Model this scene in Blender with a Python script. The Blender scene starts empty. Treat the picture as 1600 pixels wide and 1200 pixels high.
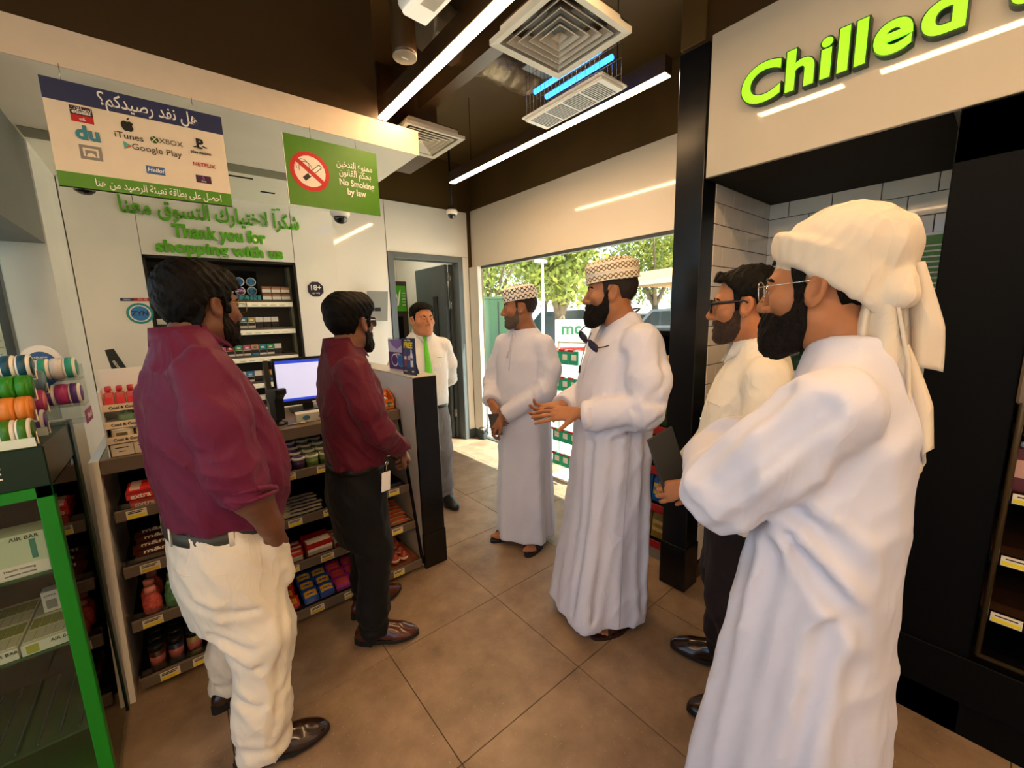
import bpy, bmesh, math, random
import numpy as np
from mathutils import Vector, Matrix, Euler
random.seed(7); np.random.seed(7)
SC = bpy.context.scene
COL = SC.collection
# ---------------------------------------------------------------- camera
F_PX, CAM_H = 637.292, 1.5162
CR = np.array([[0.7698, -0.1241, 0.6261], [-0.6378, -0.1106, 0.7622], [-0.0254, -0.9861, -0.1643]])
_u, _s, _v = np.linalg.svd(CR); CR = _u @ _v
cam = bpy.data.cameras.new('camera'); cam_o = bpy.data.objects.new('camera', cam); COL.objects.link(cam_o)
cam.sensor_width = 36.0; cam.lens = F_PX / 1600 * 36.0; cam.clip_start = 0.02; cam.clip_end = 300
m4 = Matrix.Identity(4)
for i in range(3):
    m4[i][0] = CR[i][0]; m4[i][1] = -CR[i][1]; m4[i][2] = -CR[i][2]
m4[2][3] = CAM_H
cam_o.matrix_world = m4
SC.camera = cam_o
# ---------------------------------------------------------------- world, sun, exposure
w = bpy.data.worlds.new('sky'); SC.world = w; w.use_nodes = True
nt = w.node_tree; bg = nt.nodes['Background']
sky = nt.nodes.new('ShaderNodeTexSky'); sky.sky_type = 'HOSEK_WILKIE'; sky.turbidity = 5.0; sky.ground_albedo = 0.5
sky.sun_direction = Vector((0.75, 0.35, 0.9)).normalized()
nt.links.new(sky.outputs[0], bg.inputs[0]); bg.inputs[1].default_value = 5.4
sun = bpy.data.lights.new('sun', 'SUN'); sun.energy = 14.0; sun.angle = 0.01; sun.color = (1.0, 0.94, 0.84)
sun_o = bpy.data.objects.new('sun', sun); COL.objects.link(sun_o)
sun_o.rotation_euler = Vector((0.28, -0.42, 0.9)).to_track_quat('Z', 'Y').to_euler()
vs = SC.view_settings
vs.view_transform = 'Standard'; vs.look = 'None'; vs.gamma = 1.0; vs.exposure = 0.74; vs.use_curve_mapping = False
LED_STRENGTH = 38.0
# ---------------------------------------------------------------- helpers
def lin(c):
    if isinstance(c, str):
        c = c.lstrip('#'); c = [int(c[i:i + 2], 16) / 255 for i in (0, 2, 4)]
    return tuple((x / 12.92 if x <= 0.04045 else ((x + 0.055) / 1.055) ** 2.4) for x in c[:3])
MATS = {}
def mat(name, col='#808080', rough=0.5, metal=0.0, var=0.0, vscale=20.0, bump=0.0, bscale=60.0, col2=None, emit=0.0,
        trans=0.0, ior=1.45, alpha=1.0, spec=0.5, sheen=0.0, sss=0.0, coat=0.0, stretch=None, detail=4.0):
    if name in MATS: return MATS[name]
    m = bpy.data.materials.new(name); MATS[name] = m; m.use_nodes = True
    n = m.node_tree.nodes; l = m.node_tree.links; b = n['Principled BSDF']
    c = lin(col)
    b.inputs['Base Color'].default_value = (*c, 1); b.inputs['Roughness'].default_value = rough
    b.inputs['Metallic'].default_value = metal; b.inputs['IOR'].default_value = ior
    b.inputs['Specular IOR Level'].default_value = spec; b.inputs['Alpha'].default_value = alpha
    b.inputs['Transmission Weight'].default_value = trans; b.inputs['Coat Weight'].default_value = coat
    if sheen: b.inputs['Sheen Weight'].default_value = sheen
    if sss:
        b.inputs['Subsurface Weight'].default_value = sss; b.inputs['Subsurface Radius'].default_value = (0.012, 0.005, 0.003)
        b.inputs['Subsurface Scale'].default_value = 1.0
    if emit:
        b.inputs['Emission Color'].default_value = (*c, 1); b.inputs['Emission Strength'].default_value = emit
    vec = None
    if var or bump:
        tc = n.new('ShaderNodeTexCoord'); vec = tc.outputs['Object']
        if stretch:
            mp = n.new('ShaderNodeMapping'); mp.inputs['Scale'].default_value = stretch
            l.new(vec, mp.inputs['Vector']); vec = mp.outputs[0]
    if var or col2:
        tx = n.new('ShaderNodeTexNoise'); tx.inputs['Scale'].default_value = vscale; tx.inputs['Detail'].default_value = detail
        if vec is not None: l.new(vec, tx.inputs['Vector'])
        rp = n.new('ShaderNodeValToRGB'); rp.color_ramp.elements[0].position = 0.32; rp.color_ramp.elements[1].position = 0.68
        c2 = lin(col2) if col2 else tuple(min(1, x * (1 + var)) for x in c)
        c1 = c if col2 else tuple(x * (1 - var) for x in c)
        rp.color_ramp.elements[0].color = (*c1, 1); rp.color_ramp.elements[1].color = (*c2, 1)
        l.new(tx.outputs['Fac'], rp.inputs[0]); l.new(rp.outputs[0], b.inputs['Base Color'])
    if bump:
        tb = n.new('ShaderNodeTexNoise'); tb.inputs['Scale'].default_value = bscale; tb.inputs['Detail'].default_value = 3
        l.new(vec, tb.inputs['Vector'])
        bp = n.new('ShaderNodeBump'); bp.inputs['Strength'].default_value = bump; bp.inputs['Distance'].default_value = 0.01
        l.new(tb.outputs['Fac'], bp.inputs['Height']); l.new(bp.outputs[0], b.inputs['Normal'])
    return m
def glass_mat(name, tint='#f4faf8', refl=0.10, rough=0.0):
    if name in MATS: return MATS[name]
    m = bpy.data.materials.new(name); MATS[name] = m; m.use_nodes = True
    n = m.node_tree.nodes; l = m.node_tree.links; n.clear()
    o = n.new('ShaderNodeOutputMaterial'); t = n.new('ShaderNodeBsdfTransparent'); g = n.new('ShaderNodeBsdfGlossy')
    t.inputs[0].default_value = (*lin(tint), 1); g.inputs['Roughness'].default_value = rough
    mx = n.new('ShaderNodeMixShader'); fr = n.new('ShaderNodeLayerWeight'); fr.inputs[0].default_value = .5
    pw = n.new('ShaderNodeMath'); pw.operation = 'POWER'; pw.inputs[1].default_value = 5.0
    ml = n.new('ShaderNodeMath'); ml.operation = 'MULTIPLY_ADD'; ml.inputs[1].default_value = refl * 3; ml.inputs[2].default_value = refl * .4
    l.new(fr.outputs['Facing'], pw.inputs[0]); l.new(pw.outputs[0], ml.inputs[0]); l.new(ml.outputs[0], mx.inputs[0]); ml.use_clamp = True
    l.new(t.outputs[0], mx.inputs[1]); l.new(g.outputs[0], mx.inputs[2]); l.new(mx.outputs[0], o.inputs[0])
    return m
class MB:
    """collects shapes, builds ONE mesh object"""
    def __init__(s): s.v = []; s.f = []; s.mi = []; s.sm = []
    def add(s, v, f, mi=0, smooth=False):
        o = len(s.v); s.v += [tuple(p) for p in v]; s.f += [tuple(i + o for i in q) for q in f]
        s.mi += [mi] * len(f); s.sm += [smooth] * len(f); return s
    def box(s, a, b, bev=0.0, mi=0, mx=None):
        x0, y0, z0 = (min(a[i], b[i]) for i in range(3)); x1, y1, z1 = (max(a[i], b[i]) for i in range(3))
        if bev <= 0:
            v = [(x0, y0, z0), (x1, y0, z0), (x1, y1, z0), (x0, y1, z0), (x0, y0, z1), (x1, y0, z1), (x1, y1, z1), (x0, y1, z1)]
            f = [(3, 2, 1, 0), (4, 5, 6, 7), (0, 1, 5, 4), (1, 2, 6, 5), (2, 3, 7, 6), (3, 0, 4, 7)]
        else:
            bev = min(bev, (x1 - x0) * .45, (y1 - y0) * .45, (z1 - z0) * .45)
            v = []; idx = {}
            X = (x0, x1); Y = (y0, y1); Z = (z0, z1)
            for i in (0, 1):
                for j in (0, 1):
                    for k in (0, 1):
                        sx, sy, sz = (bev if i == 0 else -bev), (bev if j == 0 else -bev), (bev if k == 0 else -bev)
                        for ax, p in (('x', (X[i], Y[j] + sy, Z[k] + sz)), ('y', (X[i] + sx, Y[j], Z[k] + sz)), ('z', (X[i] + sx, Y[j] + sy, Z[k]))):
                            idx[(i, j, k, ax)] = len(v); v.append(p)
            f = []
            def q(*ks): f.append(tuple(idx[k] for k in ks))
            q((0,0,0,'x'),(0,0,1,'x'),(0,1,1,'x'),(0,1,0,'x')); q((1,0,0,'x'),(1,1,0,'x'),(1,1,1,'x'),(1,0,1,'x'))
            q((0,0,0,'y'),(1,0,0,'y'),(1,0,1,'y'),(0,0,1,'y')); q((0,1,0,'y'),(0,1,1,'y'),(1,1,1,'y'),(1,1,0,'y'))
            q((0,0,0,'z'),(0,1,0,'z'),(1,1,0,'z'),(1,0,0,'z')); q((0,0,1,'z'),(1,0,1,'z'),(1,1,1,'z'),(0,1,1,'z'))
            for i in (0, 1):
                for j in (0, 1):
                    q((i,j,0,'x'),(i,j,1,'x'),(i,j,1,'y'),(i,j,0,'y')); q((i,0,j,'x'),(i,1,j,'x'),(i,1,j,'z'),(i,0,j,'z')); q((0,i,j,'y'),(1,i,j,'y'),(1,i,j,'z'),(0,i,j,'z'))
            for i in (0, 1):
                for j in (0, 1):
                    for k in (0, 1): q((i,j,k,'x'),(i,j,k,'y'),(i,j,k,'z'))
        if mx is not None: v = [tuple(mx @ Vector(p)) for p in v]
        return s.add(v, f, mi)
    def tube(s, pts, r, n=10, mi=0, caps=True, smooth=True):
        P = [Vector(p) for p in pts]; rs = r if hasattr(r, '__len__') else [r] * len(P)
        v = []; f = []; up = None
        for i, p in enumerate(P):
            t = (P[min(i + 1, len(P) - 1)] - P[max(i - 1, 0)]).normalized()
            if up is None: up = Vector((0, 0, 1)) if abs(t.z) < .9 else Vector((1, 0, 0))
            a = (up - t * up.dot(t)).normalized(); b = t.cross(a); up = a
            for k in range(n):
                an = 2 * math.pi * k / n; v.append(p + (a * math.cos(an) + b * math.sin(an)) * rs[i])
        for i in range(len(P) - 1):
            for k in range(n):
                f.append((i * n + k, i * n + (k + 1) % n, (i + 1) * n + (k + 1) % n, (i + 1) * n + k))
        s.add(v, f, mi, smooth)
        if caps:
            o = len(s.v) - len(v); s.f += [tuple(o + k for k in reversed(range(n))), tuple(o + (len(P) - 1) * n + k for k in range(n))]
            s.mi += [mi, mi]; s.sm += [False, False]
        return s
    def lathe(s, prof, n=20, c=(0, 0, 0), mi=0, smooth=True, mx=None, mis=None):
        v = []; f = []; m = len(prof)
        for r, z in prof:
            for k in range(n):
                an = 2 * math.pi * k / n; p = Vector((c[0] + r * math.cos(an), c[1] + r * math.sin(an), c[2] + z)); v.append(mx @ p if mx is not None else p)
        o = len(s.v)
        s.v += [tuple(p) for p in v]
        for i in range(m - 1):
            for k in range(n):
                s.f.append((o + i * n + k, o + i * n + (k + 1) % n, o + (i + 1) * n + (k + 1) % n, o + (i + 1) * n + k)); s.mi.append(mis[i] if mis else mi); s.sm.append(smooth)
        if prof[0][0] > 1e-6: s.f.append(tuple(o + k for k in reversed(range(n)))); s.mi.append(mis[0] if mis else mi); s.sm.append(False)
        if prof[-1][0] > 1e-6: s.f.append(tuple(o + (m - 1) * n + k for k in range(n))); s.mi.append(mis[-1] if mis else mi); s.sm.append(False)
        return s
    def prism(s, poly, ax, a, b, mi=0, smooth=False):
        """poly in the two axes other than ax (cyclic order), extruded from a to b along ax"""
        def pt(p, h):
            return {0: (h, p[0], p[1]), 1: (p[0], h, p[1]), 2: (p[0], p[1], h)}[ax]
        n = len(poly); v = [pt(p, a) for p in poly] + [pt(p, b) for p in poly]
        f = [tuple(reversed(range(n))), tuple(range(n, 2 * n))] + [(i, (i + 1) % n, n + (i + 1) % n, n + i) for i in range(n)]
        o = len(s.v); s.add(v, f, mi)
        if smooth:
            for k in range(n): s.sm[-1 - k] = True
        return s
    def build(s, name, mats, parent=None, label=None, cat=None, group=None, kind=None, fix=True):
        me = bpy.data.meshes.new(name); me.from_pydata(s.v, [], s.f); me.update()
        ml = mats if isinstance(mats, (list, tuple)) else [mats]
        for m in ml: me.materials.append(m)
        me.polygons.foreach_set('material_index', s.mi); me.polygons.foreach_set('use_smooth', s.sm)
        if fix:
            bm = bmesh.new(); bm.from_mesh(me); bmesh.ops.recalc_face_normals(bm, faces=bm.faces[:]); bm.to_mesh(me); bm.free()
        return obj(name, me, parent, label, cat, group, kind)
def obj(name, me, parent=None, label=None, cat=None, group=None, kind=None):
    o = bpy.data.objects.new(name, me); COL.objects.link(o)
    if parent is not None: o.parent = parent
    return tag(o, label, cat, group, kind)
def tag(o, label=None, cat=None, group=None, kind=None):
    if label: o['label'] = label
    if cat: o['category'] = cat
    if group: o['group'] = group
    if kind: o['kind'] = kind
    return o
def thing(name, label, cat, loc=(0, 0, 0), rz=0.0, group=None, rot=None):
    o = bpy.data.objects.new(name, None); COL.objects.link(o); o.empty_display_size = 0.05
    o.location = loc; o.rotation_euler = rot if rot else (0, 0, rz)
    return tag(o, label, cat, group)
def dup(o, loc=None, rz=None, label=None, group=None, rot=None):
    c = o.copy(); COL.objects.link(c)
    if loc is not None: c.location = loc
    if rot is not None: c.rotation_euler = rot
    elif rz is not None: c.rotation_euler = (0, 0, rz)
    if label: c['label'] = label
    if group: c['group'] = group
    for ch in o.children:
        d = ch.copy(); COL.objects.link(d); d.parent = c
        for g in ch.children:
            e = g.copy(); COL.objects.link(e); e.parent = d
    return c
def struct(name, mb, mats, parent=None):
    return mb.build(name, mats, parent, kind=None if parent else 'structure')
FACE_Y = (math.pi / 2, 0, 0)              # reads in a wall that faces -y
FACE_X = (math.pi / 2, 0, -math.pi / 2)   # reads in a wall that faces -x
FACE_PX = (math.pi / 2, 0, math.pi / 2)   # reads in a wall that faces +x
TXT = {}
def text_mesh(s, size, ext=0.0, bold=0.0, align='CENTER', shear=0.0, spacing=1.0, bev=0.0):
    key = (s, size, ext, bold, align, shear, spacing, bev)
    if key in TXT: return TXT[key]
    c = bpy.data.curves.new('lettering', 'FONT'); c.body = s; c.size = size; c.extrude = ext; c.offset = bold; c.shear = shear
    c.align_x = align; c.align_y = 'CENTER'; c.space_character = spacing; c.resolution_u = 8 if size > .1 else 3; c.bevel_depth = bev; c.bevel_resolution = 1
    o = bpy.data.objects.new('lettering', c); COL.objects.link(o)
    dg = bpy.context.evaluated_depsgraph_get()
    me = bpy.data.meshes.new_from_object(o.evaluated_get(dg))
    bpy.data.objects.remove(o); TXT[key] = me
    return me
def text(s, size, loc, rot, material, parent, ext=0.0004, bold=0.0, align='CENTER', name='lettering', shear=0.0, spacing=1.0, fit=None, label=None):
    me = text_mesh(s, size, ext, bold, align, shear, spacing).copy(); me.name = name
    me.materials.clear(); me.materials.append(material)
    o = obj(name, me, parent, label); o.location = loc; o.rotation_euler = rot
    if fit:
        xs = [v.co.x for v in me.vertices]
        if xs: k = fit / (max(xs) - min(xs)); o.scale = (k, 1.0 if abs(k - 1) < .35 else k, 1)
    return o
AR = {'ا': 'FE8D FE8E', 'أ': 'FE83 FE84', 'ب': 'FE8F FE90 FE91 FE92', 'ة': 'FE93 FE94', 'ت': 'FE95 FE96 FE97 FE98', 'ح': 'FEA1 FEA2 FEA3 FEA4',
      'خ': 'FEA5 FEA6 FEA7 FEA8', 'د': 'FEA9 FEAA', 'ر': 'FEAD FEAE', 'س': 'FEB1 FEB2 FEB3 FEB4', 'ش': 'FEB5 FEB6 FEB7 FEB8', 'ص': 'FEB9 FEBA FEBB FEBC',
      'ط': 'FEC1 FEC2 FEC3 FEC4', 'ع': 'FEC9 FECA FECB FECC', 'ف': 'FED1 FED2 FED3 FED4', 'ق': 'FED5 FED6 FED7 FED8', 'ك': 'FED9 FEDA FEDB FEDC',
      'ل': 'FEDD FEDE FEDF FEE0', 'م': 'FEE1 FEE2 FEE3 FEE4', 'ن': 'FEE5 FEE6 FEE7 FEE8', 'ه': 'FEE9 FEEA FEEB FEEC', 'و': 'FEED FEEE',
      'ى': 'FEEF FEF0', 'ي': 'FEF1 FEF2 FEF3 FEF4', 'ئ': 'FE89 FE8A FE8B FE8C', 'ﻻ': 'FEFB FEFC'}
def arabic(s):
    """joined letter forms, in left-to-right drawing order"""
    s = s.replace('لا', 'ﻻ'); out = []
    for i, ch in enumerate(s):
        if ch not in AR: out.append(ch); continue
        fm = AR[ch].split()
        prev = i > 0 and s[i - 1] in AR and len(AR[s[i - 1]].split()) == 4
        nxt = i + 1 < len(s) and s[i + 1] in AR and len(fm) == 4
        k = (3 if prev and nxt else 1 if prev else 2 if nxt else 0)
        out.append(chr(int(fm[k], 16)))
    return ''.join(reversed(out))
# ================================================================ materials of the setting
def world_noise_mat(name, c1, c2, rough, scale, bump=0.0, speck=None, spec=0.5):
    m = mat(name, c1, rough, spec=spec); n = m.node_tree.nodes; l = m.node_tree.links; b = n['Principled BSDF']
    g = n.new('ShaderNodeNewGeometry')
    t1 = n.new('ShaderNodeTexNoise'); t1.inputs['Scale'].default_value = scale; t1.inputs['Detail'].default_value = 9; t1.inputs['Roughness'].default_value = .62
    l.new(g.outputs['Position'], t1.inputs['Vector'])
    r = n.new('ShaderNodeValToRGB'); r.color_ramp.elements[0].position = .3; r.color_ramp.elements[1].position = .72
    r.color_ramp.elements[0].color = (*lin(c1), 1); r.color_ramp.elements[1].color = (*lin(c2), 1)
    l.new(t1.outputs['Fac'], r.inputs[0]); out = r.outputs[0]
    if speck:
        t2 = n.new('ShaderNodeTexVoronoi'); t2.inputs['Scale'].default_value = 55; l.new(g.outputs['Position'], t2.inputs['Vector'])
        r2 = n.new('ShaderNodeValToRGB'); r2.color_ramp.elements[0].position = .05; r2.color_ramp.elements[1].position = .11
        r2.color_ramp.elements[0].color = (1, 1, 1, 1); r2.color_ramp.elements[1].color = (0, 0, 0, 1)
        l.new(t2.outputs['Distance'], r2.inputs[0])
        mx = n.new('ShaderNodeMix'); mx.data_type = 'RGBA'; l.new(r2.outputs[0], mx.inputs[0]); l.new(out, mx.inputs[6]); mx.inputs[7].default_value = (*lin(speck), 1)
        out = mx.outputs[2]
    l.new(out, b.inputs['Base Color'])
    if bump:
        bp = n.new('ShaderNodeBump'); bp.inputs['Strength'].default_value = bump; bp.inputs['Distance'].default_value = .004
        l.new(t1.outputs['Fac'], bp.inputs['Height']); l.new(bp.outputs[0], b.inputs['Normal'])
    return m
M_TILE = world_noise_mat('stone tile', '#76604c', '#a48a70', .34, 5.5, .12, '#b5a694')
M_GROUT = mat('grout', '#4a4038', .9)
M_PANEL = mat('gloss white panel', '#f6f2ea', .07, coat=.3, var=.015, vscale=2)
M_BEIGE = mat('gloss beige panel', '#c6baa6', .03, coat=.3, var=.015, vscale=2)
M_WHITE = mat('white paint', '#ebe6da', .45, var=.02, vscale=6)
M_DARK = mat('dark ceiling paint', '#54401e', .45, var=.12, vscale=3)
M_DARK2 = mat('dark satin panel', '#46331d', .30, var=.06, vscale=2)
M_BLACK = mat('black laminate', '#0d0e10', .25, var=.05, vscale=8)
M_BLACKM = mat('black matt', '#050505', .6, spec=.12)
M_GREY = mat('grey metal', '#6d7476', .35, metal=.3, var=.05, vscale=6)
M_DKGREY = mat('dark grey door', '#454b4c', .32, var=.06, vscale=3)
M_ALU = mat('aluminium', '#c9c5bd', .33, metal=.85, var=.05, vscale=12)
M_STEEL = mat('steel', '#b9b4aa', .25, metal=1.0)
M_LED = mat('LED diffuser', '#ffcf96', .5, emit=LED_STRENGTH)
M_SUB = mat('subway tile glaze', '#e2d8ca', .09, coat=.4, var=.03, vscale=9)
M_SUBG = mat('dark grout', '#2c1d18', .9)
M_GLASS = glass_mat('window glass')
M_CLEAR = glass_mat('clear acrylic', '#eef2f0', .12)
M_WPLAS = mat('white plastic', '#efece4', .3)
M_BPLAS = mat('black plastic', '#111111', .32)
M_GREEN = mat('sign green', '#4f8f12', .4, var=.03)
M_LIME = mat('lettering lime', '#5fb51c', .4)
M_PRW = mat('print white', '#f6f1e6', .5)
M_PRK = mat('print black', '#16130f', .5)
M_PRR = mat('print red', '#c8201d', .5)
M_PRN = mat('print navy', '#2c3358', .45)
M_PRY = mat('print yellow', '#f4dd2a', .5)
M_PRB = mat('print blue', '#2f67b0', .5)
M_PRT = mat('print teal', '#2f9c9c', .5)
M_PRP = mat('print purple', '#56256e', .5)
M_CREAM = mat('print cream', '#f2dfc2', .45, var=.02)
# ================================================================ floor
TILE = 0.6; GX, GY = 0.5845, 1.6351
floor = struct('floor', MB().box((-2.75, -3.2, -0.12), (2.98, 6.4, -0.006)), M_GROUT)
tile_me = MB().box((.0015, .0015, -.012), (TILE - .0015, TILE - .0015, 0), .0012).build('tile', M_TILE, floor)
first = True
for i in range(-6, 5):
    for j in range(-8, 8):
        x0, y0 = GX + i * TILE, GY + j * TILE
        if x0 + TILE < -2.75 or x0 > 2.9 or y0 > 6.2 or y0 < -3.2 or (x0 < -.9 and y0 > 2.2): continue
        if x0 + TILE > 2.95:
            o = MB().box((.0015, .0015, -.012), (2.95 - x0, TILE - .0015, 0), .0012).build('tile', M_TILE, floor)
        elif first: o = tile_me; first = False
        else: o = tile_me.copy(); COL.objects.link(o)
        o.location = (x0, y0, 0)
# ================================================================ shell
CEIL = 3.25
struct('ceiling', MB().box((-2.75, -3.2, CEIL), (2.98, 6.4, CEIL + .1)), M_DARK)
struct('wall_rear', MB().box((-2.75, -3.25, -.1), (2.98, -3.15, CEIL)), M_WHITE)
struct('wall_side', MB().box((-2.8, -3.2, 2.7), (-2.7, 2.25, CEIL)).box((-2.8, -3.2, -.1), (-2.7, 2.25, .1)), M_WHITE)
struct('wall_left', MB().box((-2.7, 2.16, 2.7), (-.62, 2.24, CEIL)).box((-2.7, 2.16, -.1), (-.62, 2.24, .1)).box((-.70, 2.2, 2.46), (-.62, 3.25, CEIL)).box((-.70, 3.26, -.1), (-.445, 4.3, CEIL)), M_WHITE)
# back wall with the door (y = 4.21): dark band above, white panels below
wb = struct('wall_back', MB().box((1.2, 4.225, 2.725), (3.05, 4.33, CEIL)).box((-.5, 4.225, -.1), (1.824, 4.33, 2.725)).box((2.739, 4.225, -.1), (3.05, 4.33, 2.725)).box((1.824, 4.225, 2.212), (2.739, 4.33, 2.725)), M_DARK)
for (x0, x1, z0, z1) in ((1.205, 1.820, .12, 2.722), (1.824, 2.83, 2.214, 2.722), (2.741, 2.83, .12, 2.212)):
    MB().box((x0, 4.207, z0), (x1 - .003, 4.226, z1), .002).build('panel', M_PANEL, wb)
struct('baseboard_back', MB().box((1.205, 4.203, 0), (1.82, 4.226, .117), .003).box((2.741, 4.203, 0), (2.83, 4.226, .117), .003), M_DKGREY)
# panelled wall behind the counter (y = 3.9) with the tobacco recess
wc = struct('wall_counter', MB().box((-.44, 3.915, -.1), (-.1, 4.225, 2.72)).box((.872, 3.915, -.1), (1.2, 4.225, 2.72)).box((-.1, 3.915, 2.004), (.872, 4.225, 2.72)).box((-.1, 4.16, -.1), (.872, 4.225, 2.1)).box((-.1, 3.915, -.1), (.872, 4.16, .62)), M_DARK2)
for (x0, x1, z0, z1) in ((-.44, -.097, .1, 2.46), (-.094, .868, 2.006, 2.46), (.872, 1.203, .1, 2.46), (-.094, .868, .1, .618)):
    MB().box((x0, 3.9, z0), (x1, 3.917, z1), .002).build('panel', M_PANEL, wc)
MB().box((1.198, 3.901, .1), (1.206, 4.21, 2.46)).build('side_panel', M_WHITE, wc)
# window wall (x = 2.88): white header panel over full height glass
ww = struct('wall_window', MB().box((2.90, 1.0, 2.745), (3.0, 4.33, CEIL)).box((2.90, .9, 2.10), (3.0, 4.33, 2.745)), M_DARK)
MB().box((2.876, 1.0, 2.102), (2.902, 4.205, 2.742), .002).build('panel', mat('gloss header panel', '#eadfce', .09, coat=.3), ww)
def window(name, panes, frame_mb, fm):
    r = thing(name, None, None); r['kind'] = 'structure'
    frame_mb.build('window_frame', fm, r)
    for k, (a, b) in enumerate(panes): MB().box(a, b).build('pane', M_GLASS, r)
    return r
fr = MB().box((2.885, 4.165, 0), (2.93, 4.20, 2.10)).box((2.885, 1.05, 2.075), (2.93, 4.2, 2.10)).box((2.885, 1.05, 0), (2.93, 4.2, .012))
window('window_1', [((2.90, .95, .01), (2.91, 1.716, 2.08)), ((2.90, 1.722, .01), (2.91, 2.70, 2.08)), ((2.90, 2.706, .01), (2.91, 4.165, 2.08))], fr, M_DKGREY)
struct('trim_1', MB().box((2.832, 4.03, .12), (2.885, 4.206, 2.10), .003), M_WHITE)
struct('baseboard_window', MB().box((2.829, 4.026, 0), (2.888, 4.21, .118), .003), M_DKGREY)
# glazed shop front at left, out of view
fr = MB()
for y in (-3.15, -1.8, -.45, .9, 2.16): fr.box((-2.78, y - .03, .1), (-2.72, y + .03, 2.7))
window('window_3', [((-2.752, y + .03, .1), (-2.748, y + 1.32, 2.7)) for y in (-3.15, -1.8, -.45)] + [((-2.752, .93, .1), (-2.748, 2.13, 2.7))], fr, M_DKGREY)
fr = MB()
for x in (-2.7, -1.7, -.68): fr.box((x - .03, 2.17, .1), (x + .03, 2.23, 2.7))
window('window_4', [((-2.67, 2.198, .1), (-1.73, 2.202, 2.7)), ((-1.67, 2.198, .1), (-.71, 2.202, 2.7))], fr, M_DKGREY)
# left window with its blind box
fr = MB().box((-.64, 2.24, 0), (-.60, 3.26, .95)).box((-.64, 2.24, .95), (-.60, 2.28, 2.2)).box((-.645, 3.02, .95), (-.585, 3.075, 2.2)).box((-.64, 2.24, .95), (-.6, 3.26, .99))
window('window_2', [((-.622, 2.28, .99), (-.616, 3.02, 2.2)), ((-.622, 3.075, .99), (-.616, 3.26, 2.2))], fr, M_DKGREY)
b = MB().box((-.70, 2.24, 1.95), (-.45, 3.25, 1.975)).box((-.475, 2.24, 1.975), (-.45, 3.25, 2.46))
tag(b.build('blind_box', mat('blind box grey', '#73736e', .5, var=.05, vscale=4)), 'grey roller blind box above the left window beside the ceiling bulkhead', 'blind box')
n_ = MB().box((-.612, 2.78, 1.30), (-.609, 2.99, 1.56)).build('paper_notice', mat('notice paper', '#c9d6c4', .8, var=.05), None, 'pale printed paper notice stuck on the left window glass', 'notice')
for k in range(7): MB().box((-.609, 2.80, 1.34 + k * .03), (-.6085, 2.97 - .02 * (k % 3), 1.346 + k * .03)).build('print_line', mat('faint print', '#9fb0a4', .8), n_)
# chilled wall (x = 1.98): dark carcass over the alcove and the open chiller, gloss panel with the sign
wr = struct('wall_right', MB().box((2.0, -3.15, 2.123), (2.98, 1.117, CEIL)).box((2.815, .16, -.1), (2.98, 1.117, 2.123)).box((2.10, .99, -.1), (2.98, 1.117, 2.123)), M_DARK2)
MB().box((1.98, -3.1, 2.12), (2.002, .968, 2.705), .002).build('panel', M_BEIGE, wr)
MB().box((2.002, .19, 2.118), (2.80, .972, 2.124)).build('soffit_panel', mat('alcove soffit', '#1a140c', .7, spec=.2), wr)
MB().box((2.806, .16, .1), (2.815, .98, 2.25)).build('grout_backing', M_SUBG, wr)
MB().box((2.10, .982, .1), (2.81, .992, 2.14)).build('grout_backing', M_SUBG, wr)
def tiles(along, u0, u1, v0, v1, place, w=.2, h=.1, gap=.0035):
    cache = {}
    z = v1; row = 0
    while z > v0 + 1e-3:
        zb = max(v0, z - h); off = 0 if row % 2 == 0 else -w / 2
        u = u0 + off
        while u < u1 - 1e-3:
            a, b = max(u, u0), min(u + w, u1)
            if b - a > .012:
                key = (round(b - a, 3), round(z - zb, 3))
                if key not in cache:
                    m = MB()
                    if along == 'y': m.box((-.006, -(b - a) + gap / 2, gap / 2), (0, -gap / 2, z - zb - gap / 2), .0015)
                    else: m.box((gap / 2, -.006, gap / 2), (b - a - gap / 2, 0, z - zb - gap / 2), .0015)
                    o = m.build('tile', M_SUB, wr); cache[key] = o.data
                else: o = obj('tile', cache[key], wr)
                o.location = place(a, zb)
            u += w
        z = zb; row += 1
tiles('y', 0, .79, .55, 2.235, lambda u, z: (2.806, .978 - u, z))
tiles('x', 0, .69, .13, 2.138, lambda u, z: (2.112 + u, .982, z))
# black corner column with its plinth
c = struct('trim_2', MB().box((1.98, .978, 0), (2.108, 1.117, 2.69), .003), M_BLACK)
MB().box((1.974, .972, 0), (2.114, 1.123, .255), .004).build('plinth', M_BLACK, c)
# dark drop panels in the open ceiling
struct('trim_3', MB().box((-.7, 2.31, 2.58), (1.008, 4.2, CEIL)), M_DARK2)
struct('trim_4', MB().box((1.30, 2.95, 2.73), (1.73, 3.4, CEIL)), M_DARK2)
struct('trim_5', MB().box((1.98, 1.0, 2.705), (2.14, 1.117, CEIL), .004), M_DARK)
struct('trim_6', MB().box((1.42, .55, 2.86), (1.5, 3.6, CEIL)).box((1.62, .4, 3.0), (1.98, .98, CEIL)), M_DARK2)
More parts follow.
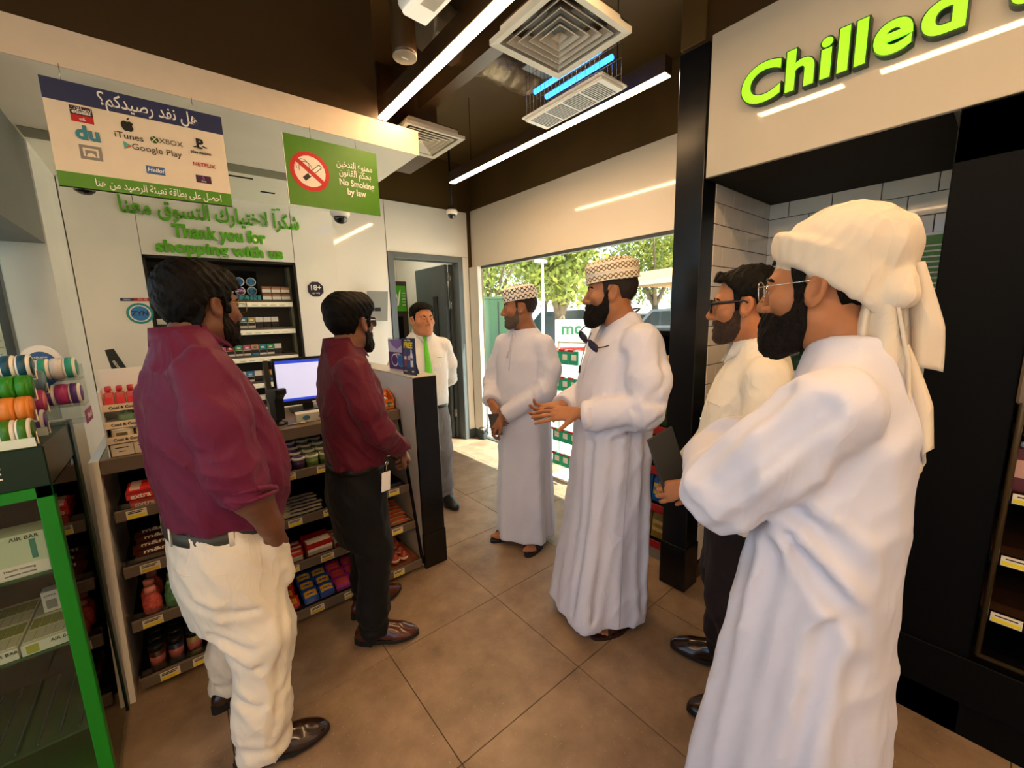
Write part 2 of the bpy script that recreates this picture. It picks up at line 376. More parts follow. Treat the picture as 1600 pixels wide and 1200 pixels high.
# bulkhead over the counter
bk = struct('trim_7', MB().box((-.62, 2.305, 2.452), (1.23, 3.905, 2.578)), mat('bulkhead cream paint', '#fbf4e4', .5, var=.02, vscale=5))
MB().box((-.62, 2.298, 2.450), (1.235, 2.306, 2.58)).build('fascia', mat('bulkhead fascia', '#efd9bd', .45, var=.02), bk)
MB().box((-.44, 3.05, 2.449), (1.0, 3.20, 2.4525)).build('slot_strip', mat('slot grey', '#8d8a76', .6), bk)
for x0 in (.396, .62): MB().box((x0, 3.28 if x0 < .5 else 3.55, 2.4485), (x0 + (.14 if x0 < .5 else .09), 3.30 if x0 < .5 else 3.575, 2.4525)).build('vent_slit', M_BLACKM, bk)
# door and the room behind it
t = thing('storeroom_fill_lamp', 'square white lamp added out of view to brighten the storeroom behind the door', 'lamp', (2.05, 5.2, 2.68))  # ceiling lamp added out of view to brighten the dark storeroom
MB().box((-.3, -.3, 0), (.3, .3, .02), .003).build('lamp_frame', M_WPLAS, t); MB().box((-.27, -.27, -.004), (.27, .27, 0)).build('lamp_panel', mat('storeroom fill panel', '#fff2dc', .5, emit=9.0), t)
struct('wall_storeroom', MB().box((1.3, 6.3, -.1), (2.9, 6.38, 2.8)).box((1.3, 4.33, -.1), (1.36, 6.3, 2.8)).box((2.86, 4.33, -.1), (2.92, 6.3, 2.8)).box((1.3, 4.33, 2.7), (2.9, 6.35, 2.78)), M_WHITE)
d1 = thing('door_1', None, None); d1['kind'] = 'structure'
MB().box((1.822, 4.195, 0), (1.888, 4.345, 2.214), .004).box((2.677, 4.195, 0), (2.741, 4.345, 2.214), .004).box((1.888, 4.195, 2.15), (2.677, 4.345, 2.214), .004).build('door_frame', M_GREY, d1)
leaf = MB().box((2.585, 4.36, .01), (2.625, 5.12, 2.14), .003).build('door_leaf', M_DKGREY, d1)
MB().box((2.632, 4.33, .01), (2.672, 4.36, 2.14), .002).build('jamb_strip', M_DKGREY, d1)
for z in (.28, .85, 1.62, 1.95):
    MB().box((2.612, 4.335, z), (2.668, 4.347, z + .10), .002).tube([(2.64, 4.332, z), (2.64, 4.332, z + .1)], .007, 8).build('hinge', M_STEEL, d1)
for z in (.35, .70, 1.40, 1.95):
    for dx in (.012, .03): MB().tube([(2.64 + dx, 4.331, z), (2.64 + dx, 4.326, z)], .004, 8).build('screw', M_STEEL, d1)
MB().box((2.575, 4.55, 1.28), (2.586, 4.66, 1.78), .003).build('vision_panel', M_BLACK, d1)
MB().box((2.571, 4.70, 1.05), (2.584, 4.78, 1.42), .003).build('push_plate', M_STEEL, d1)
# ================================================================ linear lamps
def led(label, x, y0, y1, z, wdt=.052):
    t = thing('linear_lamp', label, 'lamp', (x, (y0 + y1) / 2, z), group=None)
    L = (y1 - y0) / 2
    MB().box((-wdt / 2 - .006, -L, .004), (wdt / 2 + .006, L, .085), .002).build('housing', mat('lamp housing', '#3a2a18', .45), t)
    MB().box((-wdt / 2, -L + .004, 0), (wdt / 2, L - .004, .006)).build('diffuser', M_LED, t)
    for yy in (-L * .7, L * .7): MB().tube([(0, yy, .084), (0, yy, CEIL - z)], .0025, 6).build('wire', M_BLACKM, t)
    return t
led('long glowing linear lamp beside the square air diffuser, running into the bulkhead', 1.092, .69, 2.46, 2.66)
led('linear lamp continuing the long lamp toward the photographer, over the turbaned man', 1.092, -1.2, .55, 2.66)
led('glowing linear lamp nearest the window wall, ending by the black column', 2.06, 1.22, 3.27, 2.68)
led('linear lamp over the left aisle behind the photographer', -.35, -2.6, .75, 2.68)
led('linear lamp at the far left rear of the shop', -1.7, -2.6, 1.2, 2.68)
led('linear lamp at the rear of the shop near the chiller', 1.092, -3.0, -1.5, 2.68)
# square air diffusers
M_DIF = mat('diffuser paint', '#d6cfc0', .42, metal=.15, var=.03)
def diffuser(name, label, cx, cy, z, s, rz=0.0):
    t = thing('air_diffuser', label, 'air vent', (cx, cy, z), rz, 'square ceiling air diffusers')
    m = MB(); a = s / 2
    def ring(m, a0, z0, a1, z1):
        v = [(-a0, -a0, z0), (a0, -a0, z0), (a0, a0, z0), (-a0, a0, z0), (-a1, -a1, z1), (a1, -a1, z1), (a1, a1, z1), (-a1, a1, z1)]
        m.add(v, [(0, 1, 5, 4), (1, 2, 6, 5), (2, 3, 7, 6), (3, 0, 4, 7)])
    ring(m, a, 0, a, .02); ring(m, a, 0, a * .86, .004); ring(m, a * .86, .004, a * .84, .06)
    m.build('frame', M_DIF, t)
    for k, q in enumerate((.74, .58, .42, .27)):
        m = MB(); ring(m, a * q, .002, a * (q - .10), .028); ring(m, a * (q - .10), .028, a * (q - .105), .029); ring(m, a * q, .005, a * (q - .10), .031); ring(m, a * q, .002, a * (q + .02), .0035); ring(m, a * (q + .02), .0035, a * q, .005)
        m.build('louvre', M_DIF, t)
    MB().add([(-a * .12, -a * .12, .006), (a * .12, -a * .12, .006), (a * .12, a * .12, .006), (-a * .12, a * .12, .006), (0, 0, .03)], [(0, 1, 4), (1, 2, 4), (2, 3, 4), (3, 0, 4)]).build('centre_cone', M_DIF, t)
    MB().box((-a * .84, -a * .84, .058), (a * .84, a * .84, .066)).box((-a * .38, -a * .38, .066), (a * .38, a * .38, CEIL - z)).build('plenum', M_DARK2, t)
diffuser('a', 'large square silver air diffuser beside the glowing lamp, above the insect killer', 1.213, 1.155, 2.50, .362)
diffuser('b', 'square air diffuser half hidden behind the end of the bulkhead', 1.475, 2.70, 2.70, .425)
# insect killer hung by chains
t = thing('insect_killer', 'white hanging insect killer with blue tubes and slotted tray', 'insect killer', (1.775, 1.61, 2.6))
m = MB().box((-.085, -.27, .0), (.085, .27, .012), .003).box((-.1, -.28, .012), (.1, .28, .022), .002); m.build('tray', M_WPLAS, t)
for k in range(4):
    for r in range(9):
        y = -.235 + k * .122 + r * .0125
        MB().box((-.07, y, -.0012), (.07, y + .006, .001)).build('slot', M_BPLAS, t)
for sx in (-.045, .045):
    MB().tube([(sx, -.23, .15), (sx, .23, .15)], .013, 10).build('tube_lamp', mat('blue tube', '#2f86ff', .3, emit=2.6), t)
for sx in (-.085, .085):
    m = MB()
    for k in range(19): m.tube([(sx, -.255 + k * .0283, .02), (sx, -.255 + k * .0283, .27)], .0012, 4)
    for z in (.08, .15, .22): m.tube([(sx, -.255, z), (sx, .255, z)], .0012, 4)
    m.build('cage_grid', M_STEEL, t)
MB().box((-.1, -.28, .27), (.1, .28, .30), .004).build('top_housing', M_DKGREY, t)
for yy in (-.2, .2): MB().tube([(0, yy, .3), (0, yy, CEIL - 2.6)], .003, 6).build('chain', M_STEEL, t)
# emergency light, pendant speaker, duct
t = thing('emergency_light', 'white bulkhead emergency light left of the glowing lamp at the top', 'lamp', (.865, 1.41, 2.63), math.radians(3))
m = MB().box((-.062, -.18, .02), (.062, .18, .10), .014); m.build('body', M_WPLAS, t)
MB().box((-.054, -.165, .0), (.054, .165, .022), .010).build('lens', mat('frosted lens', '#f4ead2', .35, emit=.35), t)
MB().add([(-.03, -.07, -.0015), (.03, -.07, -.0015), (.03, .07, -.0015), (-.03, .07, -.0015)], [(3, 2, 1, 0)]).build('reflector', mat('reflector plate', '#d9d2c2', .4), t)
MB().tube([(0, 0, .1), (0, 0, CEIL - 2.63)], .008, 8).build('rod', M_DKGREY, t)
t = thing('pendant_speaker', 'dark cylindrical ceiling pendant with a pale disc, above the bulkhead', 'speaker', (.925, 1.80, 2.63))
MB().lathe([(.05, .004), (.052, .02), (.052, CEIL - 2.63)], 24).build('barrel', M_DARK2, t)
MB().lathe([(0.0, 0), (.050, 0), (.052, .004), (.05, .008)], 28).build('grille_disc', mat('grille disc', '#9a8c78', .6), t)
MB().box((-.016, -.004, -.001), (.016, .004, .002)).build('slot_mark', M_PRW, t)
t = thing('air_duct', 'crumpled foil covered air duct in the open ceiling behind the lamp', 'duct', (1.55, 2.15, 2.93))
pr = [(.0, 0), (.17, .0), (.18, .01)]
m = MB(); pts = []; rs = []
for k in range(25):
    pts.append((-.33 + k * .032, .0, .12 + .006 * math.sin(k * 1.9))); rs.append(.115 + .010 * math.sin(k * 2.3) + .006 * random.random())
m.tube(pts, rs, 14); m.build('foil_sleeve', mat('foil', '#8a7a62', .38, metal=.5, bump=.5, bscale=30), t)
m = MB().box((-.1, -.012, -.01), (-.06, .3, -.004)); m.build('perforated_strap', M_ALU, t)
for k in range(5): MB().box((-.088, .02 + k * .055, -.0115), (-.072, .045 + k * .055, -.0095)).build('strap_hole', M_BPLAS, t)
MB().tube([(-.08, .0, .2), (-.08, .0, CEIL - 2.93)], .004, 6).build('hanger', M_STEEL, t)
# dome cameras
def dome(label, loc, up, stem=None, s=1.0):
    t = thing('dome_camera', label, 'camera', loc, group=None)
    MB().lathe([(.0, .0), (.052 * s, .0), (.06 * s, -.012 * s), (.06 * s, -.03 * s), (.05 * s, -.045 * s), (.0, -.045 * s)], 24).build('housing', M_WPLAS, t)
    MB().lathe([(.043 * s, -.044 * s), (.042 * s, -.058 * s), (.034 * s, -.074 * s), (.018 * s, -.085 * s), (0, -.088 * s)], 24).build('dome', mat('smoked dome', '#0c0b0a', .05, coat=1.0), t)
    MB().lathe([(0, .02 * s), (.05 * s, .02 * s), (.056 * s, 0)], 20).build('mount', M_BPLAS, t)
    if stem: MB().tube([(0, 0, .015), (0, 0, up * .25), (-.01, -.01, up * .3), (-.01, -.01, up)], .011, 8).build('stem', M_BPLAS, t)
    else: MB().tube([(0, 0, .018), (0, 0, up)], .02, 10).build('stem', M_WPLAS, t)
dome('white dome camera tucked under the phone credit sign on the left', (-.25, 3.05, 2.27), .18, s=1.1)
dome('white dome camera just below the no smoking sign', (.985, 3.0, 2.26), .19, s=1.05)
dome('small dome camera on a bent black stem before the wall corner', (2.30, 3.68, 2.575), .66, stem=True, s=.95)
# ================================================================ hanging signs
def wires(t, xs, z0, z1):
    for x in xs: MB().tube([(x, .001, z0), (x, .004, z1)], .0012, 5).build('hook_wire', M_STEEL, t)
sa = thing('hanging_sign', 'hanging phone credit sign with dark blue header and many company logos', 'sign', (.014, 2.288, 2.03))
W, Hh = .532, .371
MB().box((-W / 2, 0, 0), (W / 2, .004, Hh)).build('board', M_CREAM, sa)
MB().box((-W / 2, -.0012, Hh - .072), (W / 2, 0, Hh)).build('header_band', M_PRN, sa)
MB().box((-W / 2, -.0012, 0), (W / 2, 0, .056)).build('footer_band', M_GREEN, sa)
MB().box((-W / 2, -.0012, 0), (W / 2, -.0002, .004)).build('rim', M_PRW, sa)
E_ = -.0016
text(arabic('هل نفد رصيدكم؟'), .062, (.03, E_, Hh - .036), FACE_Y, M_PRW, sa, fit=.30, bold=.0008)
text(arabic('احصل على بطاقة تعبئة الرصيد من هنا'), .038, (.03, E_, .029), FACE_Y, M_PRW, sa, fit=.395, bold=.0004)
MB().box((-.202, -.0014, .262), (-.142, 0, .292)).build('logo_patch', mat('logo maroon', '#3a0f0e', .5), sa)
MB().box((-.202, -.0014, .238), (-.142, 0, .262)).build('logo_patch', M_PRR, sa)
text('etisalat', .018, (-.172, E_, .272), FACE_Y, M_PRW, sa, bold=.0004); text(arabic('اتصالات'), .02, (-.172, E_, .284), FACE_Y, M_PRW, sa)
text('e&', .016, (-.172, E_, .249), FACE_Y, M_PRW, sa)
text('du', .066, (-.165, E_, .200), FACE_Y, mat('logo teal', '#3e8793', .5), sa, bold=.003)
MB().box((-.195, -.0012, .110), (-.135, 0, .160)).build('logo_patch', mat('logo taupe', '#93897b', .5), sa)
MB().box((-.186, -.0018, .120), (-.144, 0, .150)).build('logo_line', M_CREAM, sa); MB().box((-.180, -.0022, .120), (-.150, 0, .143)).build('logo_line', MATS['logo taupe'], sa)
MB().prism([(-.178, .120), (-.152, .120), (-.156, .13), (-.163, .134), (-.167, .134), (-.174, .13)], 1, -.0026, 0).build('logo_line', M_CREAM, sa)
# apple
ap = [(0, .018), (.008, .021), (.015, .018), (.0175, .012), (.0145, .008), (.0145, .002), (.0175, -.003), (.013, -.012), (.008, -.0165), (0, -.0145), (-.008, -.0165), (-.014, -.011), (-.0185, -.001), (-.0185, .010), (-.014, .0185), (-.007, .021)]
MB().prism([(-.048 + x, .254 + z) for x, z in ap], 1, -.0016, 0).prism([(-.048, .277), (-.047, .284), (-.040, .290), (-.041, .282)], 1, -.0016, 0).build('logo_mark', M_PRK, sa)
text('iTunes', .032, (-.048, E_, .219), FACE_Y, M_PRK, sa)
def disc(name, c, r, mt, par, y=-.0016, n=20, depth=.0014):
    return MB().prism([(c[0] + r * math.cos(2 * math.pi * k / n), c[1] + r * math.sin(2 * math.pi * k / n)) for k in range(n)], 1, y, y + depth).build(name, mt, par)
M_XB = mat('logo dark green', '#2f5a16', .5)
disc('logo_mark', (.028, .225), .013, M_XB, sa); text('X', .030, (.028, -.0022, .225), FACE_Y, M_CREAM, sa); text('XBOX', .027, (.080, E_, .225), FACE_Y, mat('logo grey', '#5f5a4a', .5), sa)
text('P', .048, (.176, E_, .243), FACE_Y, M_PRK, sa, bold=.0022); text('S', .036, (.176, -.002, .229), Euler((math.radians(40), 0, 0)), M_PRK, sa, bold=.0022)
MB().prism([(.150, .228), (.170, .236), (.170, .231), (.158, .226)], 1, -.0016, 0).prism([(.204, .232), (.184, .238), (.184, .233), (.196, .229)], 1, -.0016, 0).build('logo_mark', M_PRK, sa)
text('playstation', .0165, (.177, E_, .208), FACE_Y, M_PRK, sa, bold=.0003)
MB().prism([(-.068, .170), (-.068, .200), (-.043, .185)], 1, -.0016, 0).build('logo_mark', mat('logo mint', '#5fae9a', .5), sa); MB().prism([(-.068, .170), (-.055, .185), (-.043, .185)], 1, -.0018, 0).build('logo_mark', mat('logo orange', '#d8693a', .5), sa)
text('Google Play', .032, (.032, E_, .184), FACE_Y, mat('logo charcoal', '#3d362e', .5), sa)
text('NETFLIX', .037, (.182, E_, .159), FACE_Y, mat('logo red', '#c3302a', .5), sa, bold=.0008, fit=.078)
MB().box((-.012, -.0012, .092), (.046, 0, .122)).build('logo_patch', mat('logo blue', '#3f679f', .5), sa); text('Hello!', .021, (.017, E_, .107), FACE_Y, M_PRW, sa, shear=.2, bold=.0004)
MB().box((.147, -.0012, .086), (.200, 0, .116)).build('logo_patch', mat('logo plum', '#46163f', .5), sa); text('five', .012, (.1735, E_, .093), FACE_Y, M_PRW, sa); text('5', .018, (.1735, E_, .105), FACE_Y, mat('logo pink', '#b07aa0', .5), sa)
wires(sa, (-.21, .17), Hh, .425)
sb = thing('hanging_sign', 'green no smoking sign hanging at the right end of the bulkhead', 'sign', (.742, 2.288, 2.08))
W, Hh = .455, .32
MB().box((-W / 2, 0, 0), (W / 2, .004, Hh)).build('board', mat('no smoking green', '#4a8208', .4, var=.03), sb)
MB().box((-W / 2, -.0005, 0), (-W / 2 + .003, 0, Hh)).build('rim', M_PRW, sb)
disc('red_ring', (-.118, .165), .092, M_PRR, sb, -.0010); disc('white_disc', (-.118, .165), .072, mat('pale disc', '#fbe6d4', .5), sb, -.0016)
mx = Matrix.Translation((-.118, -.0018, .165)) @ Matrix.Rotation(math.radians(38), 4, 'Y')
cg = Matrix.Translation((-.110, -.0018, .160)) @ Matrix.Rotation(math.radians(-42), 4, 'Y')
MB().box((-.052, -.0004, -.010), (.058, .0004, .010), mx=cg).build('cigarette', M_PRK, sb)
MB().box((-.018, -.0008, -.007), (.054, .0004, .007), mx=cg).build('cigarette_paper', M_PRW, sb)
m = MB()
for q in (0, 1):
    m.tube([(-.150 + q * .012 + .03 * math.cos(a), -.0022, .185 - q * .01 + .032 * math.sin(a)) for a in np.linspace(-.6, 3.6, 12)], .0012, 4)
m.build('smoke_line', M_PRK, sb)
MB().box((-.082, -.0012, -.010), (.082, .0004, .010), mx=mx).build('red_bar', M_PRR, sb)
text(arabic('ممنوع التدخين'), .046, (.105, E_, .232), FACE_Y, M_PRW, sb, fit=.185, bold=.0004); text(arabic('بحكم القانون'), .046, (.105, E_, .192), FACE_Y, M_PRW, sb, fit=.165, bold=.0004)
text('No Smoking', .044, (.110, E_, .143), FACE_Y, M_PRW, sb, fit=.182, bold=.0009); text('by law', .044, (.105, E_, .100), FACE_Y, M_PRW, sb, fit=.098, bold=.0009)
wires(sb, (-.1, .12), Hh, .375)
# ================================================================ wall lettering behind the counter
ts = thing('wall_lettering', 'green thank you lettering in Arabic and English above the tobacco cabinet', 'lettering', (.38, 3.9, 2.02))
text(arabic('شكرا لاختيارك التسوق معنا'), .15, (.0, -.008, .30), FACE_Y, M_LIME, ts, ext=.006, fit=1.1, bold=.003)
MB().box((.36, -.012, .385), (.385, 0, .396)).box((.395, -.012, .392), (.42, 0, .403)).build('vowel_mark', M_LIME, ts)
text('Thank you for', .125, (.0, -.008, .158), FACE_Y, M_LIME, ts, ext=.006, bold=.0048, fit=.585)
text('shopping with us', .112, (.005, -.008, .045), FACE_Y, M_LIME, ts, ext=.006, bold=.0046, fit=.80)
# 18+ badge and round sticker on the wall
t = thing('age_badge', 'dark octagonal 18+ badge on the white wall right of the tobacco cabinet', 'badge', (1.012, 3.898, 1.79))
MB().prism([(.068 * math.cos(math.pi / 8 + k * math.pi / 4), .068 * math.sin(math.pi / 8 + k * math.pi / 4)) for k in range(8)], 1, -.004, .003).build('plate', mat('badge ink', '#231f33', .4), t)
text('18+', .062, (.0, -.0046, .012), FACE_Y, M_PRW, t, bold=.0012); text('age only', .02, (0, -.0046, -.032), FACE_Y, M_PRW, t)
t = thing('round_sticker', 'round blue sticker under a red and blue strip, left of the tobacco cabinet', 'sticker', (-.155, 3.898, 1.60))
disc('ring', (0, 0), .072, M_PRT, t, -.002); disc('ring', (0, 0), .058, M_PRW, t, -.0025); disc('disc', (0, 0), .050, mat('sticker blue', '#2f86d0', .4), t, -.003)
text('ZYN', .045, (0, -.0036, 0), FACE_Y, M_PRN, t, bold=.001)
MB().box((-.09, -.002, .085), (-.02, .001, .105)).build('strip', M_PRN, t); MB().box((-.02, -.002, .085), (.07, .001, .105)).build('strip', M_PRR, t)
text('NEW', .015, (-.055, -.0025, .095), FACE_Y, M_PRW, t); text('TRY ME', .015, (.025, -.0025, .095), FACE_Y, M_PRW, t)
# tilted grey panel on the wall by the door
t = thing('tilted_screen', 'grey slanted screen back on the wall left of the door frame', 'screen', (1.635, 4.10, 1.5))
MB().prism([(.03, 0), (.045, .0), (-.02, .295), (-.035, .295)], 0, -.105, .105).build('panel', mat('screen grey', '#8d8c88', .35), t)
MB().box((-.03, .0, .1), (.03, .105, .16)).build('bracket', M_BPLAS, t)
MB().prism([(.029, .03), (.046, .03), (.038, .06), (.0225, .06)], 0, .03, .10).build('badge_plate', M_PRW, t)
# ================================================================ sign over the chiller
cs = thing('chiller_sign', 'raised bright green Chilled lettering on the beige gloss panel', 'sign', (1.98, .82, 2.335))
M_LET = mat('lit green face', '#8df51a', .4, emit=.6); M_LETS = mat('letter return', '#163a0c', .4)
y = 0.0
def gw(ch): xs = [v.co.x for v in text_mesh(ch, .192, .018, .0092, 'LEFT').vertices]; return max(xs) - min(xs)
KX = (.64 - 6 * .009) / sum(gw(ch) for ch in 'Chilled')
for ch in 'Chilled to go':
    if ch == ' ': y += .05; continue
    me = text_mesh(ch, .192, .018, .0092, 'LEFT').copy(); me.materials.clear(); me.materials.append(M_LETS)
    xs = [v.co.x for v in me.vertices]; x0 = min(xs)
    for v in me.vertices: v.co.x = (v.co.x - x0) * KX
    g = obj('letter', me, cs); g.location = (-.020, -y, .068); g.rotation_euler = FACE_X
    me2 = text_mesh(ch, .192, .001, .0050, 'LEFT').copy(); me2.materials.clear(); me2.materials.append(M_LET)
    for v in me2.vertices: v.co.x = (v.co.x - x0) * KX
    g2 = obj('letter_face', me2, g, 'glowing lime letter face'); g2.location = (0, 0, .0185)
    y += (max(xs) - x0) * KX + .009
# ================================================================ sales counter
M_WOOD = mat('brown counter laminate', '#7b6650', .4, var=.12, vscale=14, stretch=(1, 6, 6))
M_RAIL = mat('taupe price rail', '#6e6052', .45)
M_CTR = mat('counter side white', '#e9e3d8', .3, var=.03, vscale=5)
CX0, CX1 = -.30, 1.018
def fy(z): return 2.135 + (z - .06) * .244
ct = thing('sales_counter', 'long brown topped sales counter with slanted candy shelves and price rails', 'counter', (0, 0, 0))
MB().box((CX0, 2.345, .918), (CX1, 2.95, .968), .004).build('worktop', M_WOOD, ct)
MB().box((CX0, 2.335, .905), (CX1, 2.348, .968), .003).build('front_lip', M_RAIL, ct)
MB().box((CX0, 2.78, 0), (CX1, 2.82, .918)).build('back_panel', M_BLACKM, ct)
MB().box((CX0 + .01, 2.22, 0), (CX1, 2.78, .03)).build('plinth', M_BLACKM, ct)
SH = (.735, .505, .285, .055)
for z in SH:
    MB().box((CX0 + .02, fy(z) + .01, z - .012), (CX1 - .01, 2.78, z), .001).build('shelf', M_BLACKM, ct)
    MB().box((CX0 + .02, fy(z) - .004, z - .035), (CX1 - .015, fy(z) + .012, z + .012), .002).build('price_rail', M_RAIL, ct)
    MB().box((CX0 + .02, fy(z) + .0125, z), (CX1 - .03, fy(z) + .015, z + .036)).build('acrylic_lip', M_CLEAR, ct)
    x = CX0 + .05 + random.random() * .04
    while x < CX1 - .1:
        o = MB().box((x, fy(z) - .0062, z - .030), (x + .066, fy(z) - .0042, z + .006)).build('price_tag', mat('price tag paper', '#efe6cf', .6), ct)
        MB().box((x + .004, fy(z) - .0070, z - .028), (x + .062, fy(z) - .0062, z - .014)).build('price_strip', M_PRY if random.random() < .75 else mat('tag ochre', '#dcb53a', .6), o)
        MB().box((x + .006, fy(z) - .0070, z - .008), (x + .05, fy(z) - .0062, z - .004)).box((x + .006, fy(z) - .0070, z - .001), (x + .058, fy(z) - .0062, z + .002)).build('print_line', M_PRK, o)
        x += random.choice((.085, .11, .14, .17))
def slant_panel(mb, x0, x1, back):
    return mb.prism([(fy(0) - .012, 0), (back, 0), (back, .968), (2.335, .968), (2.325, .905)], 0, x0, x1)
slant_panel(MB(), CX0 - .03, CX0, 2.95).build('side_panel', M_CTR, ct)
pt = thing('end_partition', 'white partition with black end face at the right end of the counter', 'partition', (0, 0, 0))
MB().box((1.022, 2.135, 0), (1.16, 3.3, 1.18), .003).build('wall_slab', M_CTR, pt)
MB().box((1.020, 2.118, 0), (1.164, 2.137, 1.186), .002).build('black_end', M_BLACK, pt)
MB().box((1.018, 2.112, 0), (1.168, 2.140, .22), .002).build('plinth', M_BLACK, pt)
MB().box((1.016, 2.118, 1.18), (1.166, 3.3, 1.19), .002).build('cap', mat('cap grey', '#cfc9bf', .3), pt)
MB().prism([(2.137, .03), (2.16, .03), (2.36, .91), (2.337, .91)], 0, 1.010, 1.0215).build('edge_trim', M_BLACK, pt)
# ---------------------------------------------------------------- candy
ORD = ('first', 'second', 'third', 'fourth', 'fifth', 'sixth', 'seventh', 'eighth', 'ninth', 'tenth', 'eleventh', 'twelfth', 'thirteenth', 'fourteenth')
def lay(proto, label, group, x0, x1, z, dx, dyrow=None, rows=1, jit=.006, y_off=.03, tilt=0.0, zrow=0.0):
    """rows of one kind of goods along a shelf; proto is used for the first"""
    k = 0; x = x0 + dx / 2; ci = 0
    base, shelf = label, ''
    for wd in ('top', 'second', 'third', 'bottom'):
        if (' ' + wd + ' ') in label and 'counter shelf' in label:
            shelf = ', ' + wd + ' shelf'; cut = min(label.find(p) for p in (' on the ', ' at the ', ' in the ', ' stacked on ') if label.find(p) > 0); base = label[:cut]; break
    if 'stacked on' in label: base += ' on another carton'
    while x < x1 - dx * .4:
        for r in range(rows):
            label = base + shelf + ', %s from left, %s row' % (ORD[ci], 'front' if r == 0 else ORD[r])
            loc = (x + random.uniform(-jit, jit), fy(z) + y_off + r * (dyrow or .08), z + .0005 + r * zrow)
            rot = (tilt, 0, random.uniform(-jit, jit) * 6)
            if k == 0:
                proto.location = loc; proto.rotation_euler = rot; tag(proto, label, None, group)
            else: dup(proto, loc, rot=rot, label=label, group=group)
            k += 1
        x += dx; ci += 1
def foil(name, col, rough=.3, var=.15): return mat(name, col, rough, var=var, vscale=45, bump=.25, bscale=70)
def bar(name, cat, w_, d_, h_, m1, m2, word=None, wm=None, pillow=True):
    t = thing(name, 'x', cat)
    if pillow:
        m = MB(); n = 7; v = []; f = []
        for s in (1, -1):
            for i in range(n):
                for j in range(5):
                    u = i / (n - 1); q = j / 4
                    bul = (math.sin(math.pi * u) ** .5) * (math.sin(math.pi * q) ** .6)
                    v.append((-w_ / 2 + w_ * u, d_ * q, h_ / 2 + s * (h_ / 2) * bul + .0004))
        for s in (0, 1):
            for i in range(n - 1):
                for j in range(4):
                    a = s * n * 5 + i * 5 + j; f.append((a, a + 5, a + 6, a + 1))
        m.add(v, f, 0, True); m.build('wrapper', m1, t)
        v = []; f = []
        for i in range(n):
            for q in (.3, .7):
                u = .1 + .8 * i / (n - 1); v.append((-w_ / 2 + w_ * u, d_ * q, h_ / 2 + (h_ / 2) * (math.sin(math.pi * u) ** .5) * (math.sin(math.pi * q) ** .6) + .0018))
        for i in range(n - 1): f.append((i * 2, i * 2 + 2, i * 2 + 3, i * 2 + 1))
        MB().add(v, f, 0, True).build('print_band', m2, t)
    else:
        MB().box((-w_ / 2, 0, 0), (w_ / 2, d_, h_), .002).build('carton', m1, t)
        MB().box((-w_ / 2 + .004, -.0008, h_ * .15), (w_ / 2 - .004, .0006, h_ * .62)).build('print_band', m2, t)
        MB().box((-w_ / 2 + .006, .006, h_ - .0004), (w_ / 2 - .006, d_ * .5, h_ + .0008)).build('top_print', m2, t)
    if word:
        if pillow: text(word, d_ * .5, (0, d_ * .5, h_ + .0022), (0, 0, 0), wm, t, fit=w_ * .6, bold=.0006)
        else: text(word, h_ * .5, (0, -.0012, h_ * .38), FACE_Y, wm, t, fit=w_ * .7, bold=.0004)
    return t
def tub(name, cat, r, h, mb_, ml, cap=.012):
    t = thing(name, 'x', cat)
    MB().lathe([(0, 0), (r * .88, 0), (r * .95, .004), (r, h - cap), (0, h - cap)], 16).build('cup', mb_, t)
    MB().lathe([(r * 1.06, h - cap), (r * 1.06, h - .002), (r * 1.0, h), (0, h)], 16).build('lid', M_WPLAS, t)
    MB().lathe([(0, h), (r * .80, h), (r * .80, h + .0008), (0, h + .0008)], 16).build('lid_print', ml, t)
    return t
RED = foil('red carton', '#b01f22', .3, .1); CHOC = foil('brown wrapper', '#3b1d12'); GOLD = foil('cream gold wrapper', '#bfae7c'); PURP = foil('purple wrapper', '#4a2168')
ORNG = foil('orange red wrapper', '#c0461f'); PINKC = mat('pink cup', '#c03a4a', .35); VIO = mat('violet cup', '#3d2350', .35); WCUP = mat('white cup', '#e6ddd2', .35)
BLUE = foil('blue bag', '#1f4fb0'); YEL = foil('yellow wrapper', '#d8a91e'); SILV = foil('silver wrapper', '#a9a39a', .25); PINK = foil('magenta bag', '#a02a8a'); GRN = foil('green wrapper', '#3d7a3a')
# top shelf
z = SH[0]
g = bar('gum_box', 'gum', .095, .15, .038, RED, mat('carton bright red', '#e23a34', .3), 'extra', M_PRW, False)
lay(g, 'red gum display carton on the top left counter shelf', 'red gum cartons', -.24, .05, z, .10, rows=1)
g2 = bar('gum_box', 'gum', .095, .15, .036, RED, MATS['carton bright red'], 'extra', M_PRW, False)
lay(g2, 'red gum carton stacked on another carton, top left counter shelf', 'upper red gum cartons', -.24, .05, z + .0385, .10, y_off=.022)
pk = thing('gum_pack', 'x', 'gum'); MB().box((-.042, 0, 0), (.042, .017, .011), .002).build('sleeve', mat('gum sleeve red', '#e8302c', .3), pk); MB().box((-.034, -.0006, .002), (.0, .0178, .0116)).build('silver_flash', mat('gum flash', '#f3d7cf', .3), pk)
lay(pk, 'red and silver gum pack lying on the red gum cartons', 'gum packs on the cartons', -.24, .05, z + .0755, .10, rows=5, dyrow=.0215, y_off=.025, jit=.002)
lay(tub('candy_tub', 'candy tub', .031, .066, PINKC, mat('lid pink', '#d9777a', .4)), 'small red tub with white lid on the top counter shelf', 'red lidded tubs', .20, .335, z, .068, rows=5, dyrow=.068, jit=.001, zrow=.013, y_off=.052)
